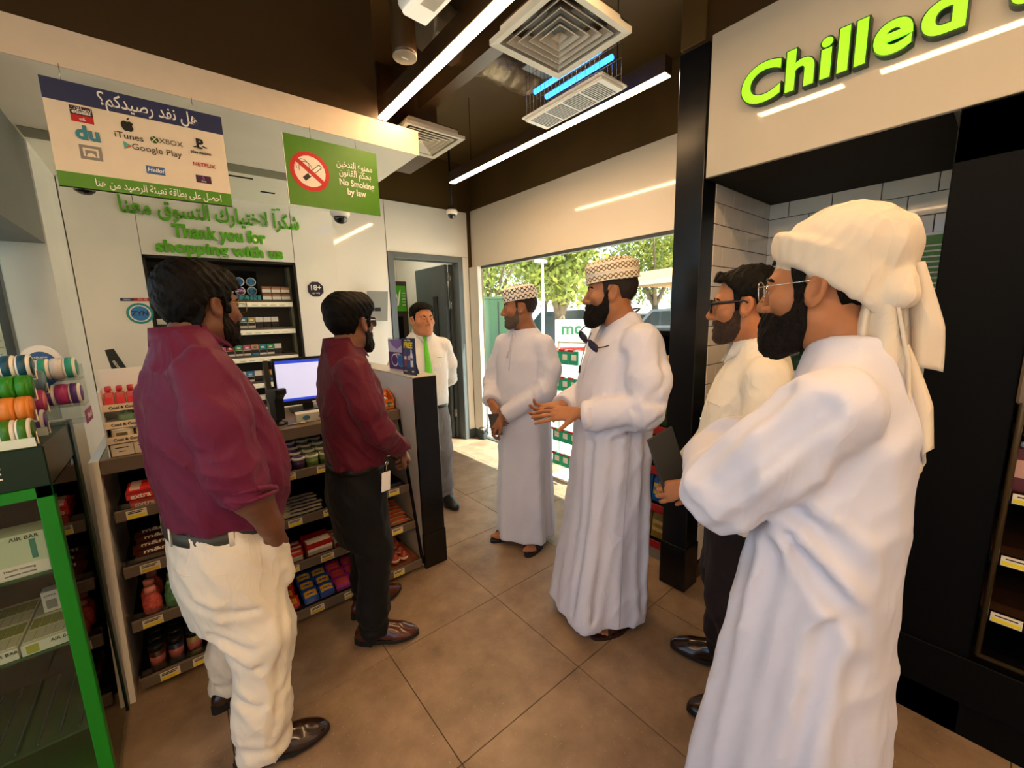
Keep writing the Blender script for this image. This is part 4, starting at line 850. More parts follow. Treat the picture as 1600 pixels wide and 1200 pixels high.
# ================================================================ tobacco cabinet in the wall
tc = thing('tobacco_cabinet', 'dark recessed tobacco cabinet with lit shelf strips in the white wall', 'cabinet', (0, 0, 0))
X0, X1 = -.094, .866
MB().box((X0, 4.14, .62), (X1, 4.158, 2.0)).box((X0, 3.90, .62), (X0 + .012, 4.14, 2.0)).box((X1 - .012, 3.90, .62), (X1, 4.14, 2.0)).box((X0, 3.90, 1.985), (X1, 4.14, 2.0)).box((X0, 3.9, .622), (X1, 4.14, .64)).build('carcass', mat('cabinet black brown', '#14110c', .4), tc)
MB().box((X1 - .034, 4.05, 1.0), (X1 - .013, 4.14, 1.98)).build('side_trim', mat('trim olive', '#8a8568', .4), tc)
TS = (1.70, 1.475, 1.25, 1.03, .82)
M_STRIP = mat('shelf strip', '#efe4c4', .4, emit=.15); M_TSH = mat('shelf taupe', '#5a5246', .45)
for z in TS:
    MB().box((X0 + .014, 3.97, z - .016), (X1 - .036, 4.14, z)).build('shelf', M_TSH, tc)
    MB().box((X0 + .014, 3.958, z - .056), (X1 - .036, 3.97, z - .018), .001).build('label_strip', M_STRIP, tc)
    for k in range(13): MB().box((X0 + .03 + k * .066, 3.9572, z - .045), (X0 + .07 + k * .066, 3.9582, z - .041)).build('print_line', mat('strip print', '#a89a74', .6), tc)
PCK = [('white and black', '#e8e4da', '#241a16'), ('teal and white', '#2f8a98', '#e8e4da'), ('green and white', '#3a9a6a', '#e8e4da'), ('pink and white', '#c85a86', '#e8e4da'), ('blue and white', '#3a86c8', '#e8e4da'), ('orange and teal', '#d89a5a', '#3a8ac0'), ('red and white', '#b83a32', '#e8e4da'), ('gold and white', '#b09a5a', '#e8e4da')]
pkc = {}
def pack(ci, loc, label, group):
    t = thing('cigarette_pack', label, 'cigarette pack', loc, group=group)
    nm, a, b = PCK[ci]
    if ci not in pkc:
        o1 = MB().box((-.026, 0, 0), (.026, .022, .085), .0015).build('carton', mat('pack ' + nm, b, .4), t); o2 = MB().box((-.0262, -.0006, .045), (.0262, .0224, .0854), .001).build('upper_print', mat('pack top ' + nm, a, .35), t)
        o3 = MB().box((-.025, -.0008, .016), (.025, .0002, .042)).build('warning_photo', mat('warning photo', '#2a1d18', .5, var=.6, vscale=120), t); o4 = MB().box((-.012, -.0012, .055), (.012, -.0002, .07)).build('emblem', mat('pack emblem ' + nm, b if ci else a, .4), t)
        pkc[ci] = [(o.name.split('.')[0], o.data) for o in (o1, o2, o3, o4)]
    else:
        for nme, d in pkc[ci]: obj(nme, d, t)
    return t
ROWC = [[0, 7, 0, 4, 1, 1, 2, 4, 4, 1, 7, 0, 0, 0], [3, 0, 3, 3, 0, 3, 3, 6, 2, 3, 5, 1, 2, 0], [0, 4, 0, 0, 0, 4, 0, 7, 0, 4, 0, 5, 5, 6], [0, 2, 7, 0, 0, 0, 4, 0, 0, 0, 0, 0, 4, 0], [6, 6, 0, 6, 0, 6, 6, 0, 6, 6, 0, 6, 0, 6]]
for r, z in enumerate(TS[1:]):
    for k in range(14):
        ci = ROWC[r][k % 14]
        pack(ci, (X0 + .045 + k * .0565, 3.985, z + .0005), '%s cigarette pack, %s from left, %s shelf of the tobacco cabinet' % (PCK[ci][0], ORD[k], ('second', 'third', 'fourth', 'bottom')[r]), 'packs %d %d' % (r, ci))
        pack(ci, (X0 + .045 + k * .0565, 4.012, z + .0005), '%s cigarette pack, back row, %s from left, %s tobacco shelf' % (PCK[ci][0], ORD[k], ('second', 'third', 'fourth', 'bottom')[r]), 'rear packs %d %d' % (r, ci))
cg = thing('cigar_carton', 'x', 'cigar carton'); MB().box((-.034, 0, 0), (.034, .08, .056), .001).build('carton', mat('cigar brown', '#7a4a32', .5), cg); MB().box((-.032, -.0006, .004), (.032, .0004, .030)).build('white_panel', M_PRW, cg); MB().box((-.03, -.0006, .036), (.03, .0004, .046)).build('print', mat('cigar print', '#b98a6a', .5), cg)
L_ = 'brown and white small cigar carton on the top shelf of the tobacco cabinet'
for i in range(3):
    for j in range(2):
        L_ = 'brown and white cigar carton, %s from left in the %s row, tobacco cabinet' % (ORD[i], ('lower', 'upper')[j])
        a = (.650 + i * .070, 3.985, TS[0] + .0005 + j * .0575)
        if i + j == 0: cg.location = a; tag(cg, L_, None, 'cigar cartons')
        else: dup(cg, a, label=L_, group='cigar cartons')
pd = thing('pouch_dispenser', 'dark wall dispenser holding round pouch tins at the top of the tobacco cabinet', 'dispenser', (0, 0, 0))
MB().box((X0 + .03, 4.0, TS[0] + .0), (.605, 4.1, TS[0] + .035), .002).box((X0 + .03, 4.09, TS[0] + .035), (.605, 4.1, TS[0] + .24)).build('frame', M_BLACKM, pd)
MB().box((X0 + .03, 3.985, TS[0] + .001), (.605, 4.0, TS[0] + .038)).build('name_strip', M_PRT, pd); text('ZYN ZYN ZYN ZYN ZYN', .032, (.27, 3.9844, TS[0] + .02), FACE_Y, M_PRN, pd, fit=.63, bold=.0006)
PT = [('grey', '#8a9296'), ('red', '#b8383a'), ('maroon', '#8a2a44'), ('blue', '#2f7fc0'), ('purple', '#7a2a86'), ('light blue', '#4a9fd8')]
ptc = {}
for r in range(2):
    for k in range(8):
        ci = [[0, 5, 1, 3, 4, 2, 3, 5], [1, 3, 4, 5, 3, 1, 4, 5]][r][k]; nm, col = PT[ci]
        t = thing('pouch_tin', '%s pouch tin, %s from left in the %s row of the pouch dispenser' % (nm, ORD[k], ('lower', 'upper')[1 - r]), 'tin', (X0 + .075 + k * .082, 4.04, TS[0] + .075 + (1 - r) * .074), group='pouch tins %d %d' % (r, ci))
        if ci not in ptc:
            mx = Matrix.Rotation(math.radians(90), 4, 'X')
            a = MB().lathe([(0, -.04), (.034, -.04), (.035, .0), (.033, .004), (0, .004)], 22, mx=mx).build('can', M_WPLAS, t); b_ = MB().lathe([(0, .0041), (.028, .0041), (.028, .0050), (0, .0050)], 22, mx=mx).build('lid_print', mat('pouch ' + nm, col, .4), t)
            c_ = text('ZYN', .026, (0, -.0055, 0), FACE_Y, M_PRN if ci in (3, 5, 0) else M_PRW, t, bold=.0006); ptc[ci] = (a.data, b_.data, c_.data)
        else:
            obj('can', ptc[ci][0], t); obj('lid_print', ptc[ci][1], t); o = obj('lettering', ptc[ci][2], t); o.location = (0, -.0055, 0); o.rotation_euler = FACE_Y
# ================================================================ open chiller at right
fc = thing('open_chiller', 'black open front chiller with shelves at the right edge', 'chiller', (0, 0, 0))
FY1, FY0 = .172, -1.9
MB().box((1.985, FY1 - .21, 0), (2.80, FY1, 2.118), .003).box((1.985, FY0, 0), (2.80, FY0 + .06, 2.118)).box((2.74, FY0, 0), (2.80, FY1, 2.118)).box((1.985, FY0, 1.96), (2.8, FY1, 2.118)).box((1.985, FY0, 0), (2.8, FY1, .30)).build('carcass', M_BLACKM, fc)
MB().box((1.975, FY0, .13), (1.99, FY1 - .005, .305), .003).build('kick_plate', M_BLACKM, fc); MB().box((1.99, FY0, 0), (2.0, FY1, .13)).build('plinth', M_DKGREY, fc)
MB().tube([(1.975, FY1 - .225, .34), (1.975, FY1 - .225, 1.95)], .008, 8).tube([(1.975, FY1 - .225, .34), (1.975, FY0 + .1, .34)], .008, 8).build('edge_trim', mat('trim bronze', '#5a4a32', .3, metal=.6), fc)
MB().box((1.966, FY1 - .245, 1.21), (1.985, FY1 - .21, 1.55), .006).build('handle', mat('handle taupe', '#6a5a44', .4), fc)
FS = (.47, .68, .90, 1.13, 1.38, 1.62)
M_FSH = mat('chiller shelf brown', '#3a2416', .5, var=.2, vscale=12, stretch=(1, 8, 1))
for z in FS:
    MB().box((2.06, FY0 + .06, z - .012), (2.74, FY1 - .215, z)).build('shelf', M_FSH, fc); MB().box((2.05, FY0 + .06, z - .035), (2.06, FY1 - .215, z + .006)).build('shelf_rail', M_BLACKM, fc)
    y = FY1 - .24
    while y > -.9:
        o = MB().box((2.047, y - .07, z - .03), (2.0498, y, z + .004)).build('price_tag', mat('price tag paper', '#efe6cf', .6), fc); MB().box((2.0462, y - .067, z - .027), (2.047, y - .003, z - .014)).build('price_strip', M_PRY, o); MB().box((2.0462, y - .06, z - .007), (2.047, y - .01, z - .003)).build('print_line', M_PRK, o)
        y -= .10
for r, z in enumerate(FS[2:]):
    nm, c1, c2 = [('dark red', '#5a1a1a', '#c89a8a'), ('pink', '#c0506a', '#f0d0c8'), ('white', '#d8d0c8', '#8a2a2a'), ('brown', '#5a3018', '#e0c8a0')][r]
    dk = thing('drink_carton', 'x', 'drink carton'); MB().box((0, -.03, 0), (.06, .03, .15), .003).build('carton', mat('drink ' + nm, c1, .4), dk); MB().box((-.0008, -.028, .05), (.0, .028, .11)).build('print', mat('drink print ' + nm, c2, .4), dk); MB().lathe([(.012, .15), (.012, .165), (0, .166)], 10, c=(.03, 0, 0)).build('cap', M_WPLAS, dk)
    L_ = nm + ' drink carton on the %s chiller shelf' % ('third', 'fourth', 'fifth', 'top')[r]
    L0 = L_
    for k in range(12):
        L_ = L0 + ', %s from the tiled alcove' % ORD[k]
        a = (2.08, FY1 - .25 - k * .075, z + .0005)
        if k == 0: dk.location = a; tag(dk, L_, None, nm + ' drink cartons')
        else: dup(dk, a, label=L_, group=nm + ' drink cartons')
# alcove: notice and low cabinet with a green flask
t = thing('wall_notice', 'green printed notice on the white tiles beside the chiller', 'notice', (2.798, .28, 1.55)); MB().box((-.004, -.10, 0), (0, .10, .30)).build('board', M_GREEN, t); MB().box((-.005, -.10, .29), (0, .10, .302)).build('top_rail', M_WPLAS, t)
for k in range(9): MB().box((-.0052, -.085 + .01 * (k % 3), .04 + k * .025), (-.004, .085 - .012 * (k % 2), .047 + k * .025)).build('print_line', M_PRW, t)
t = thing('alcove_cabinet', 'black low cabinet inside the tiled alcove', 'cabinet', (0, 0, 0)); MB().box((2.45, .19, .0), (2.80, .97, .92), .004).build('body', M_BLACK, t); MB().box((2.43, .185, .92), (2.80, .972, .95), .003).build('top', mat('cabinet top', '#3a3430', .3), t)
for y in (.39, .77): MB().box((2.44, y - .185, .1), (2.45, y + .185, .88), .003).build('cabinet_door', M_BLACKM, t)
t = thing('drink_urn', 'dark green drinks urn standing in the alcove behind the men', 'urn', (2.62, .70, .95)); MB().lathe([(0, 0), (.075, 0), (.08, .02), (.08, .27), (.06, .31), (.02, .33), (0, .33)], 24).build('body', mat('urn green', '#123a2e', .25), t); MB().lathe([(.015, .33), (.02, .35), (0, .36)], 12).build('knob', M_BPLAS, t); MB().box((-.11, -.012, .05), (-.075, .012, .08), .004).build('tap', M_STEEL, t); MB().box((-.082, -.03, .16), (-.078, .03, .24)).build('sticker', mat('urn sticker', '#9ac0c8', .5), t)
# ================================================================ snack gondola beyond the column
gd = thing('snack_gondola', 'red edged snack shelf unit beyond the black column', 'shelf unit', (0, 0, 0))
G = (2.15, 2.62, 1.16, 1.72)
MB().box((G[0] + .05, G[2], 0), (G[1], G[2] + .02, 1.40)).box((G[0] + .05, G[3] - .02, 0), (G[1], G[3], 1.40)).box((G[1] - .02, G[2], 0), (G[1], G[3], 1.40)).box((G[0] + .03, G[2], 1.38), (G[1], G[3], 1.41)).build('carcass', M_BLACKM, gd); MB().box((G[0], G[2], 0), (G[1], G[3], .10)).build('plinth', mat('plinth grey', '#9a9488', .5), gd)
GS = (.10, .34, .58, .83, 1.08)
for z in GS: MB().box((G[0], G[2] + .02, z), (G[1] - .02, G[3] - .02, z + .015)).build('shelf', M_BLACKM, gd); MB().box((G[0] - .006, G[2] + .0, z - .03), (G[0], G[3], z + .02), .001).build('shelf_edge', mat('shelf red', '#b3262a', .4), gd)
for r, (nm, c1, c2) in enumerate((('gold', '#a8842a', '#d8c080'), ('bright blue', '#1f6fc0', '#e0c050'), ('royal blue', '#1a4f9c', '#d8a040'), ('green', '#2f6a2a', '#151512'), ('cream and purple', '#d8b890', '#4a2060'))):
    bg_ = bar('crisp_bag', 'crisps', .12, .17, .05, foil('crisps ' + nm, c1), foil('crisps print ' + nm, c2))
    L_ = nm + ' crisp bag on the %s snack shelf' % ('bottom', 'second', 'third', 'fourth', 'top')[r]
    L0 = L_
    for k in range(4):
        L_ = L0 + ', %s from the column' % ORD[k]
        a = (G[0] + .06, G[2] + .09 + k * .125, GS[r] + .0155); rot = (math.radians(82), 0, -math.pi / 2)
        if k == 0: bg_.location = a; bg_.rotation_euler = rot; tag(bg_, L_, None, nm + ' crisp bags')
        else: dup(bg_, a, rot=rot, label=L_, group=nm + ' crisp bags')
# hanging rack of teal packs by the window
hr = thing('peg_rack', 'wire peg rack with red price holders by the window', 'rack', (0, 0, 0))
MB().tube([(2.72, 2.30, 0), (2.72, 2.30, 1.28)], .008, 8).tube([(2.72, 2.62, 0), (2.72, 2.62, 1.28)], .008, 8).tube([(2.72, 2.30, 1.27), (2.72, 2.62, 1.27)], .008, 8).box((2.60, 2.28, 0), (2.84, 2.64, .02), .003).build('frame', M_WPLAS, hr)
HP = mat('pack teal', '#1fae86', .3, var=.1)
hp = thing('hanging_pack', 'x', 'pack')
MB().box((-.004, -.05, -.13), (.012, .05, -.01), .003).build('pack', HP, hp); MB().box((-.0052, -.035, -.09), (-.0038, .02, -.04)).build('print', M_PRW, hp)
for r, z in enumerate((1.19, .95, .71, .47, .24)):
    for k in range(3):
        y = 2.36 + k * .105
        MB().tube([(2.72, y, z + .02), (2.60, y, z + .02)], .003, 6).build('peg', M_STEEL, hr); MB().box((2.585, y - .03, z + .01), (2.60, y + .03, z + .03), .002).build('price_holder', mat('holder red', '#b02a30', .4), hr)
        a = (2.63, y, z + .024)
        L_ = 'teal hanging pack, %s row from the top, %s peg of the rack by the window' % (ORD[r], ORD[k])
        if r + k == 0: hp.location = a; tag(hp, L_, None, 'teal hanging packs')
        else: dup(hp, a, label=L_, group='teal hanging packs')
# storeroom posters and locker behind the door
t = thing('menu_poster', 'green poster with pale text lines on the storeroom wall through the door', 'poster', (2.10, 6.29, 1.35)); MB().box((-.42, -.01, 0), (.42, 0, .95)).build('sheet', mat('poster green', '#3f8f1c', .4), t)
for k in range(20): MB().box((-.38 if k % 2 else -.02 + .02 * (k % 3), -.0115, .08 + (k // 2) * .085), (-.06 if k % 2 else .34, -.0098, .10 + (k // 2) * .085)).build('print_line', mat('poster print', '#a8d890', .5), t)
t = thing('green_locker', 'bright green storeroom locker seen low through the doorway', 'locker', (2.02, 6.0, 0)); MB().box((-.25, 0, 0), (.15, .28, 1.28), .004).build('body', mat('locker green', '#2f9a14', .4), t); MB().box((-.24, -.008, .64), (.14, .0, .66)).build('groove', M_BLACKM, t)
t = thing('brown_cupboard', 'dark brown cupboard with a small green poster through the doorway', 'cupboard', (2.38, 5.35, 0)); MB().box((-.20, 0, 0), (.18, .5, 2.02), .004).build('body', mat('cupboard brown', '#3a3128', .4), t); MB().box((-.04, -.006, 1.62), (.16, 0, 1.96)).build('poster', mat('poster lime', '#4aa01c', .4), t); MB().prism([(.02, 1.68), (.035, 1.78), (.0, 1.88), (.03, 1.85), (.045, 1.78), (.06, 1.86), (.085, 1.92), (.07, 1.8), (.05, 1.7)], 1, -.008, -.005).build('bird_emblem', M_PRW, t); MB().box((-.0, -.007, 1.25), (.10, 0, 1.55)).build('dark_panel', M_BLACKM, t)
for k in range(5): MB().box((.10, -.0075, 1.70 + k * .04), (.15, -.005, 1.708 + k * .04)).build('print_line', M_PRW, t)
# ================================================================ outside
M_PAVE = world_noise_mat('pavement', '#b9b0a2', '#cfc7b8', .85, 3.0)
struct('ground', MB().box((2.98, -30, -.5), (60, 60, -.03)), M_PAVE)
struct('ground_left', MB().box((-30, 2.3, -.5), (-.72, 40, -.03)), M_PAVE)
MB().box((7.0, -20, -.03), (7.3, 40, .09), .02).build('kerb', mat('kerb stone', '#c8c0b2', .8), None, 'pale kerb running across the forecourt outside', 'kerb')
MB().box((9.6, -20, -.03), (9.9, 40, .09), .02).build('kerb', MATS['kerb stone'], None, 'far kerb in front of the parked cars', 'kerb')
def tree(label, x, y, h, r, seed, n=8000):
    rng = np.random.RandomState(seed); t = thing('tree', label, 'tree', (x, y, -.05), group=None)
    m = MB(); top = h * .30
    m.tube([(0, 0, 0), (.05, .03, top * .5), (0, .05, top)], [.20, .16, .14], 9)
    for k in range(6):
        a = k * 1.05 + rng.rand(); e = (math.cos(a) * r * .6, math.sin(a) * r * .6, h * (.62 + .2 * rng.rand()))
        m.tube([(0, .05, top * .9), (e[0] * .45, e[1] * .45, (top + e[2]) * .5), e], [.11, .07, .03], 6)
    m.build('trunk', mat('bark', '#7d6c58', .9, var=.2, vscale=12), t)
    cen = [np.array([math.cos(a) * r * .55 * q, math.sin(a) * r * .55 * q, h * (.42 + .48 * rng.rand())]) for a, q in zip(rng.rand(16) * 6.28, rng.rand(16) ** .5 * 1.2)]
    v = []; f = []
    for k in range(n):
        c = cen[rng.randint(16)]; d = rng.normal(size=3); d /= np.linalg.norm(d); p = c + d * r * .42 * (.55 + .5 * rng.rand())
        u = rng.normal(size=3); u /= np.linalg.norm(u); w_ = np.cross(u, d); w_ /= (np.linalg.norm(w_) + 1e-6); s_ = .075 + .06 * rng.rand(); o = len(v)
        v += [tuple(p - u * s_), tuple(p + w_ * s_ * .5), tuple(p + u * s_), tuple(p - w_ * s_ * .5)]; f.append((o, o + 1, o + 2, o + 3))
    cr = MB().add(v, f).build('foliage', mat('leaves', '#7f9032', .6, col2='#b9bd55', vscale=3, var=.2), t, fix=False); cr['kind'] = 'stuff'
tree('large leafy tree outside behind the capped men', 8.6, 8.2, 5.4, 1.9, 3)
tree('leafy tree outside at the left of the window view', 12.2, 16.2, 6.2, 2.8, 5)
tree('tree outside at the right of the window view by the black column', 17.5, 10.6, 6.8, 3.0, 8)
tree('tall tree farther back between the two nearer trees', 19.0, 19.5, 8.0, 3.6, 11)
tree('far tree beyond the car shelter', 26.0, 13.0, 9.0, 4.0, 14)
def car(label, x, y, rz, col, suv=1.0):
    t = thing('car', label, 'car', (x, y, -.03), rz)
    pr = [(-2.2, .35), (-2.25, .75), (-2.1, .95), (-1.3, 1.05), (-.75, 1.5 * suv), (1.0, 1.55 * suv), (1.75, 1.08), (2.2, .95), (2.25, .4)]
    M_ = mat('car paint ' + col, col, .25, coat=.6)
    MB().prism(pr, 1, -.85, .85).build('body', M_, t)
    for s in (-1, 1):
        MB().prism([(-1.15, 1.08), (-.68, 1.43 * suv), (.95, 1.46 * suv), (1.5, 1.1)], 1, s * .851, s * .857).build('side_window', mat('car glass', '#2c3a40', .1), t)
        for wx in (-1.4, 1.4):
            mx = Matrix.Translation((wx, s * .78, .33)) @ Matrix.Rotation(math.pi / 2, 4, 'X'); o = MB().lathe([(0, -.1), (.33, -.1), (.33, .1), (0, .1)], 20, mx=mx).build('wheel', M_BLACKM, t); MB().lathe([(0, -.105), (.2, -.105), (.2, .105), (0, .105)], 14, mx=mx).build('hub_cap', M_STEEL, o)
        MB().box((-2.27, s * .75 - .14, .7), (-2.18, s * .75 + .14, .82), .02).build('head_lamp', M_WPLAS, t); MB().box((2.18, s * .75 - .1, .75), (2.27, s * .75 + .1, .9), .02).build('tail_lamp', M_PRR, t)
    MB().add([(-1.26, -.75, 1.09), (-1.26, .75, 1.09), (-.8, .68, 1.47 * suv), (-.8, -.68, 1.47 * suv)], [(0, 1, 2, 3)]).build('windscreen', MATS['car glass'], t)
car('dark blue parked car outside right of the man in the embroidered cap', 13.0, 12.4, math.radians(-52), '#27384a', 1.12)
car('white parked car at the left of the window view outside', 8.45, 14.8, math.radians(85), '#c8ccd0')
car('grey parked car under the shelter by the black column', 14.2, 7.6, math.radians(-82), '#8d98a4', 1.1)
car('silver parked car far off behind the bearded man', 21.0, 13.6, math.radians(-60), '#b8bcc0')
t = thing('green_container', 'pale green tall cabinet outside behind the man in the embroidered cap', 'cabinet', (8.25, 10.9, -.03), math.radians(-20)); MB().box((-.7, -.5, 0), (.7, .5, 2.1), .02).build('body', mat('container green', '#6f9a74', .6, var=.08), t); MB().box((-.02, -.51, .1), (.02, -.5, 2.0)).build('door_gap', M_DKGREY, t); MB().box((-.72, -.52, 2.1), (.72, .52, 2.16)).build('roof', mat('container roof', '#86a888', .6), t)
t = thing('lamp_post', 'thin white lamp post standing outside before the large tree', 'lamp post', (6.55, 6.8, -.03)); MB().tube([(0, 0, 0), (0, 0, 2.7)], [.04, .03], 8).build('pole', M_WPLAS, t); MB().box((-.2, -.06, 2.7), (.1, .06, 2.76), .01).build('lamp_head', M_WPLAS, t)
t = thing('car_shelter', 'white framed car shelter with tan fabric roof by the black column outside', 'shelter', (13.0, 8.0, -.03), math.radians(-12))
for (a, b_) in ((-1.2, -2.6), (-1.2, 1.6), (2.8, -2.6), (2.8, 1.6)): MB().box((a - .07, b_ - .07, 0), (a + .07, b_ + .07, 2.5)).build('post', M_WPLAS, t)
MB().box((-1.3, -2.7, 2.42), (-1.1, 1.7, 2.54)).box((2.7, -2.7, 2.42), (2.9, 1.7, 2.54)).build('beam', M_WPLAS, t); MB().prism([(-1.3, 2.54), (2.9, 2.54), (2.3, 2.9), (-.6, 2.9)], 1, -2.7, 1.7).build('fabric_roof', mat('shade fabric', '#c9a06a', .8), t)
t = thing('promo_stand', 'white outdoor stand with a green mc logo behind the bearded man', 'stand', (5.68, 4.80, -.03), math.radians(-48))
MB().box((-.55, 0, .0), (.55, .25, 1.46), .01).build('body', M_WPLAS, t); text('mc', .30, (-.26, -.006, 1.29), FACE_Y, mat('mc green', '#2f8a58', .5), t, bold=.006); text('mart', .17, (.24, -.006, 1.28), FACE_Y, mat('mc slate', '#3a4a48', .5), t)
MB().box((-.56, -.02, .9), (.56, 0, .96)).build('red_shelf', M_PRR, t)
# ================================================================ people: smooth solid modelling on a grid
f32 = np.float32
class Grid:
    def __init__(s, lo, hi, h):
        s.lo = np.array(lo, float); s.h = h; n = np.ceil((np.array(hi) - s.lo) / h).astype(int) + 1; s.n = n
        ax = [(s.lo[i] + h * np.arange(n[i])).astype(f32) for i in range(3)]
        s.X, s.Y, s.Z = np.meshgrid(*ax, indexing='ij'); s.shape = s.X.shape
def smin(a, b, k):
    if k <= 0: return np.minimum(a, b)
    q = np.maximum(k - np.abs(a - b), 0) / k
    return np.minimum(a, b) - q * q * (k * .25)
def smax(a, b, k): return -smin(-a, -b, k)
def ell(g, c, r):
    x, y, z = (g.X - c[0]) / r[0], (g.Y - c[1]) / r[1], (g.Z - c[2]) / r[2]
    k0 = np.sqrt(x * x + y * y + z * z) + 1e-6
    k1 = np.sqrt((x / r[0]) ** 2 + (y / r[1]) ** 2 + (z / r[2]) ** 2) + 1e-6
    return k0 * (k0 - 1) / k1
def cap(g, a, b, ra, rb=None, sq=None):
    """tapered capsule; sq=(axis, factor) flattens it along an axis about its own line"""
    rb = ra if rb is None else rb
    a = np.array(a, float); b = np.array(b, float); d = b - a; L = float(d @ d) + 1e-9
    px, py, pz = g.X - a[0], g.Y - a[1], g.Z - a[2]
    t = np.clip((px * d[0] + py * d[1] + pz * d[2]) / L, 0, 1)
    qx, qy, qz = px - t * d[0], py - t * d[1], pz - t * d[2]
    if sq: 
        if sq[0] == 0: qx = qx * sq[1]
        elif sq[0] == 1: qy = qy * sq[1]
        else: qz = qz * sq[1]
    return np.sqrt(qx * qx + qy * qy + qz * qz) - (ra + (rb - ra) * t)
def chain(g, pts, rs, k=.02, sq=None):
    d = None
    for i in range(len(pts) - 1):
        e = cap(g, pts[i], pts[i + 1], rs[i], rs[i + 1], sq); d = e if d is None else smin(d, e, k)
    return d
def loft(g, prof, p=2.0, fold=None):
    """stack of (z, cx, cy, rx, ry) rounded sections; fold(theta, z) adds to the radius"""
    P = np.array(prof, float); zz = g.Z
    z1 = g.Z[0, 0, :]
    cx, cy, rx, ry = (np.interp(z1, P[:, 0], P[:, i]).astype(f32)[None, None, :] for i in (1, 2, 3, 4))
    x, y = g.X - cx, g.Y - cy
    if fold is not None:
        th = np.arctan2(y / ry, x / rx); fo = fold(th, zz)
    q = ((np.abs(x) / rx) ** p + (np.abs(y) / ry) ** p) ** (1.0 / p)
    d = (q - 1) * np.minimum(rx, ry)
    if fold is not None: d = d - fo
    return np.maximum(d, np.maximum(P[0, 0] - zz, zz - P[-1, 0]))
def wob(g, s, ph=0.0):
    """cheap smooth noise, about -1..1"""
    x, y, z = g.X / s, g.Y / s, g.Z / s
    return (np.sin(x * 1.7 + np.sin(y * 1.3 + ph) * 1.6 + ph) * np.cos(z * 1.5 + np.sin(x * 1.1 - ph) * 1.4) + np.sin(y * 2.1 + z * 1.2 + ph * 2 + np.sin(z * .9 + x * .7))) * .5
def nets(g, d):
    """surface nets: (verts, quads)"""
    s = d < 0; n = d.shape; h = g.h
    c = s[:-1, :-1, :-1].astype(np.int8)
    tot = sum(s[i:n[0] - 1 + i, j:n[1] - 1 + j, k:n[2] - 1 + k].astype(np.int8) for i in (0, 1) for j in (0, 1) for k in (0, 1))
    act = np.argwhere((tot > 0) & (tot < 8)); idx = -np.ones(tot.shape, np.int64); idx[tuple(act.T)] = np.arange(len(act))
    acc = np.zeros((len(act), 3)); cnt = np.zeros(len(act))
    offs = [(i, j, k) for i in (0, 1) for j in (0, 1) for k in (0, 1)]
    for a in offs:
        for ax in range(3):
            if a[ax]: continue
            b = list(a); b[ax] = 1
            da = d[act[:, 0] + a[0], act[:, 1] + a[1], act[:, 2] + a[2]]; db = d[act[:, 0] + b[0], act[:, 1] + b[1], act[:, 2] + b[2]]
            cr = (da < 0) != (db < 0); t = np.where(cr, da / np.where(cr, da - db, 1), 0)
            p = np.array(a, float)[None, :].repeat(len(act), 0); p[:, ax] += t
            acc[cr] += p[cr]; cnt[cr] += 1
    V = g.lo + h * (act + acc / cnt[:, None])
    Q = []
    for ax in range(3):
        u, v = [(1, 2), (2, 0), (0, 1)][ax]
        sl0 = [slice(None)] * 3; sl1 = [slice(None)] * 3; sl0[ax] = slice(0, -1); sl1[ax] = slice(1, None)
        s0, s1 = s[tuple(sl0)], s[tuple(sl1)]
        e = np.argwhere(s0 != s1); e = e[(e[:, u] > 0) & (e[:, v] > 0) & (e[:, u] < n[u] - 1) & (e[:, v] < n[v] - 1)]
        if not len(e): continue
        def gi(du, dv):
            q = e.copy(); q[:, u] -= du; q[:, v] -= dv; return idx[tuple(q.T)]
        q = np.stack([gi(1, 1), gi(0, 1), gi(0, 0), gi(1, 0)], 1)
        fl = s1[tuple(e.T)]; q[fl] = q[fl][:, ::-1]; Q.append(q)
    Q = np.concatenate(Q); Q = Q[(Q >= 0).all(1)]
    return V, Q
class Soup:
    def __init__(s): s.V = []; s.Q = []; s.o = 0
    def add(s, V, Q, M=None):
        if M is not None:
            M = np.array(M); V = V @ M[:3, :3].T + M[:3, 3]
        s.V.append(V); s.Q.append(Q + s.o); s.o += len(V); return s
    def build(s, name, material, parent, label=None, relax=1):
        V = np.concatenate(s.V); Q = np.concatenate(s.Q)
        for _ in range(relax):
            A = np.zeros_like(V); c = np.zeros(len(V))
            for i in range(4):
                j = (i + 1) % 4
                np.add.at(A, Q[:, i], V[Q[:, j]]); np.add.at(c, Q[:, i], 1); np.add.at(A, Q[:, j], V[Q[:, i]]); np.add.at(c, Q[:, j], 1)
            V = V * .45 + A / np.maximum(c, 1)[:, None] * .55
        me = bpy.data.meshes.new(name); me.vertices.add(len(V)); me.vertices.foreach_set('co', V.astype(f32).ravel())
        me.loops.add(Q.size); me.loops.foreach_set('vertex_index', Q.astype(np.int32).ravel())
        me.polygons.add(len(Q)); me.polygons.foreach_set('loop_start', np.arange(0, Q.size, 4, dtype=np.int32)); me.polygons.foreach_set('loop_total', np.full(len(Q), 4, np.int32))
        me.polygons.foreach_set('use_smooth', np.ones(len(Q), bool)); me.update(calc_edges=True)
        me.materials.append(material)
        return obj(name, me, parent, label)
def mesh_of(fn, lo, hi, h):
    g = Grid(lo, hi, h); return nets(g, fn(g))
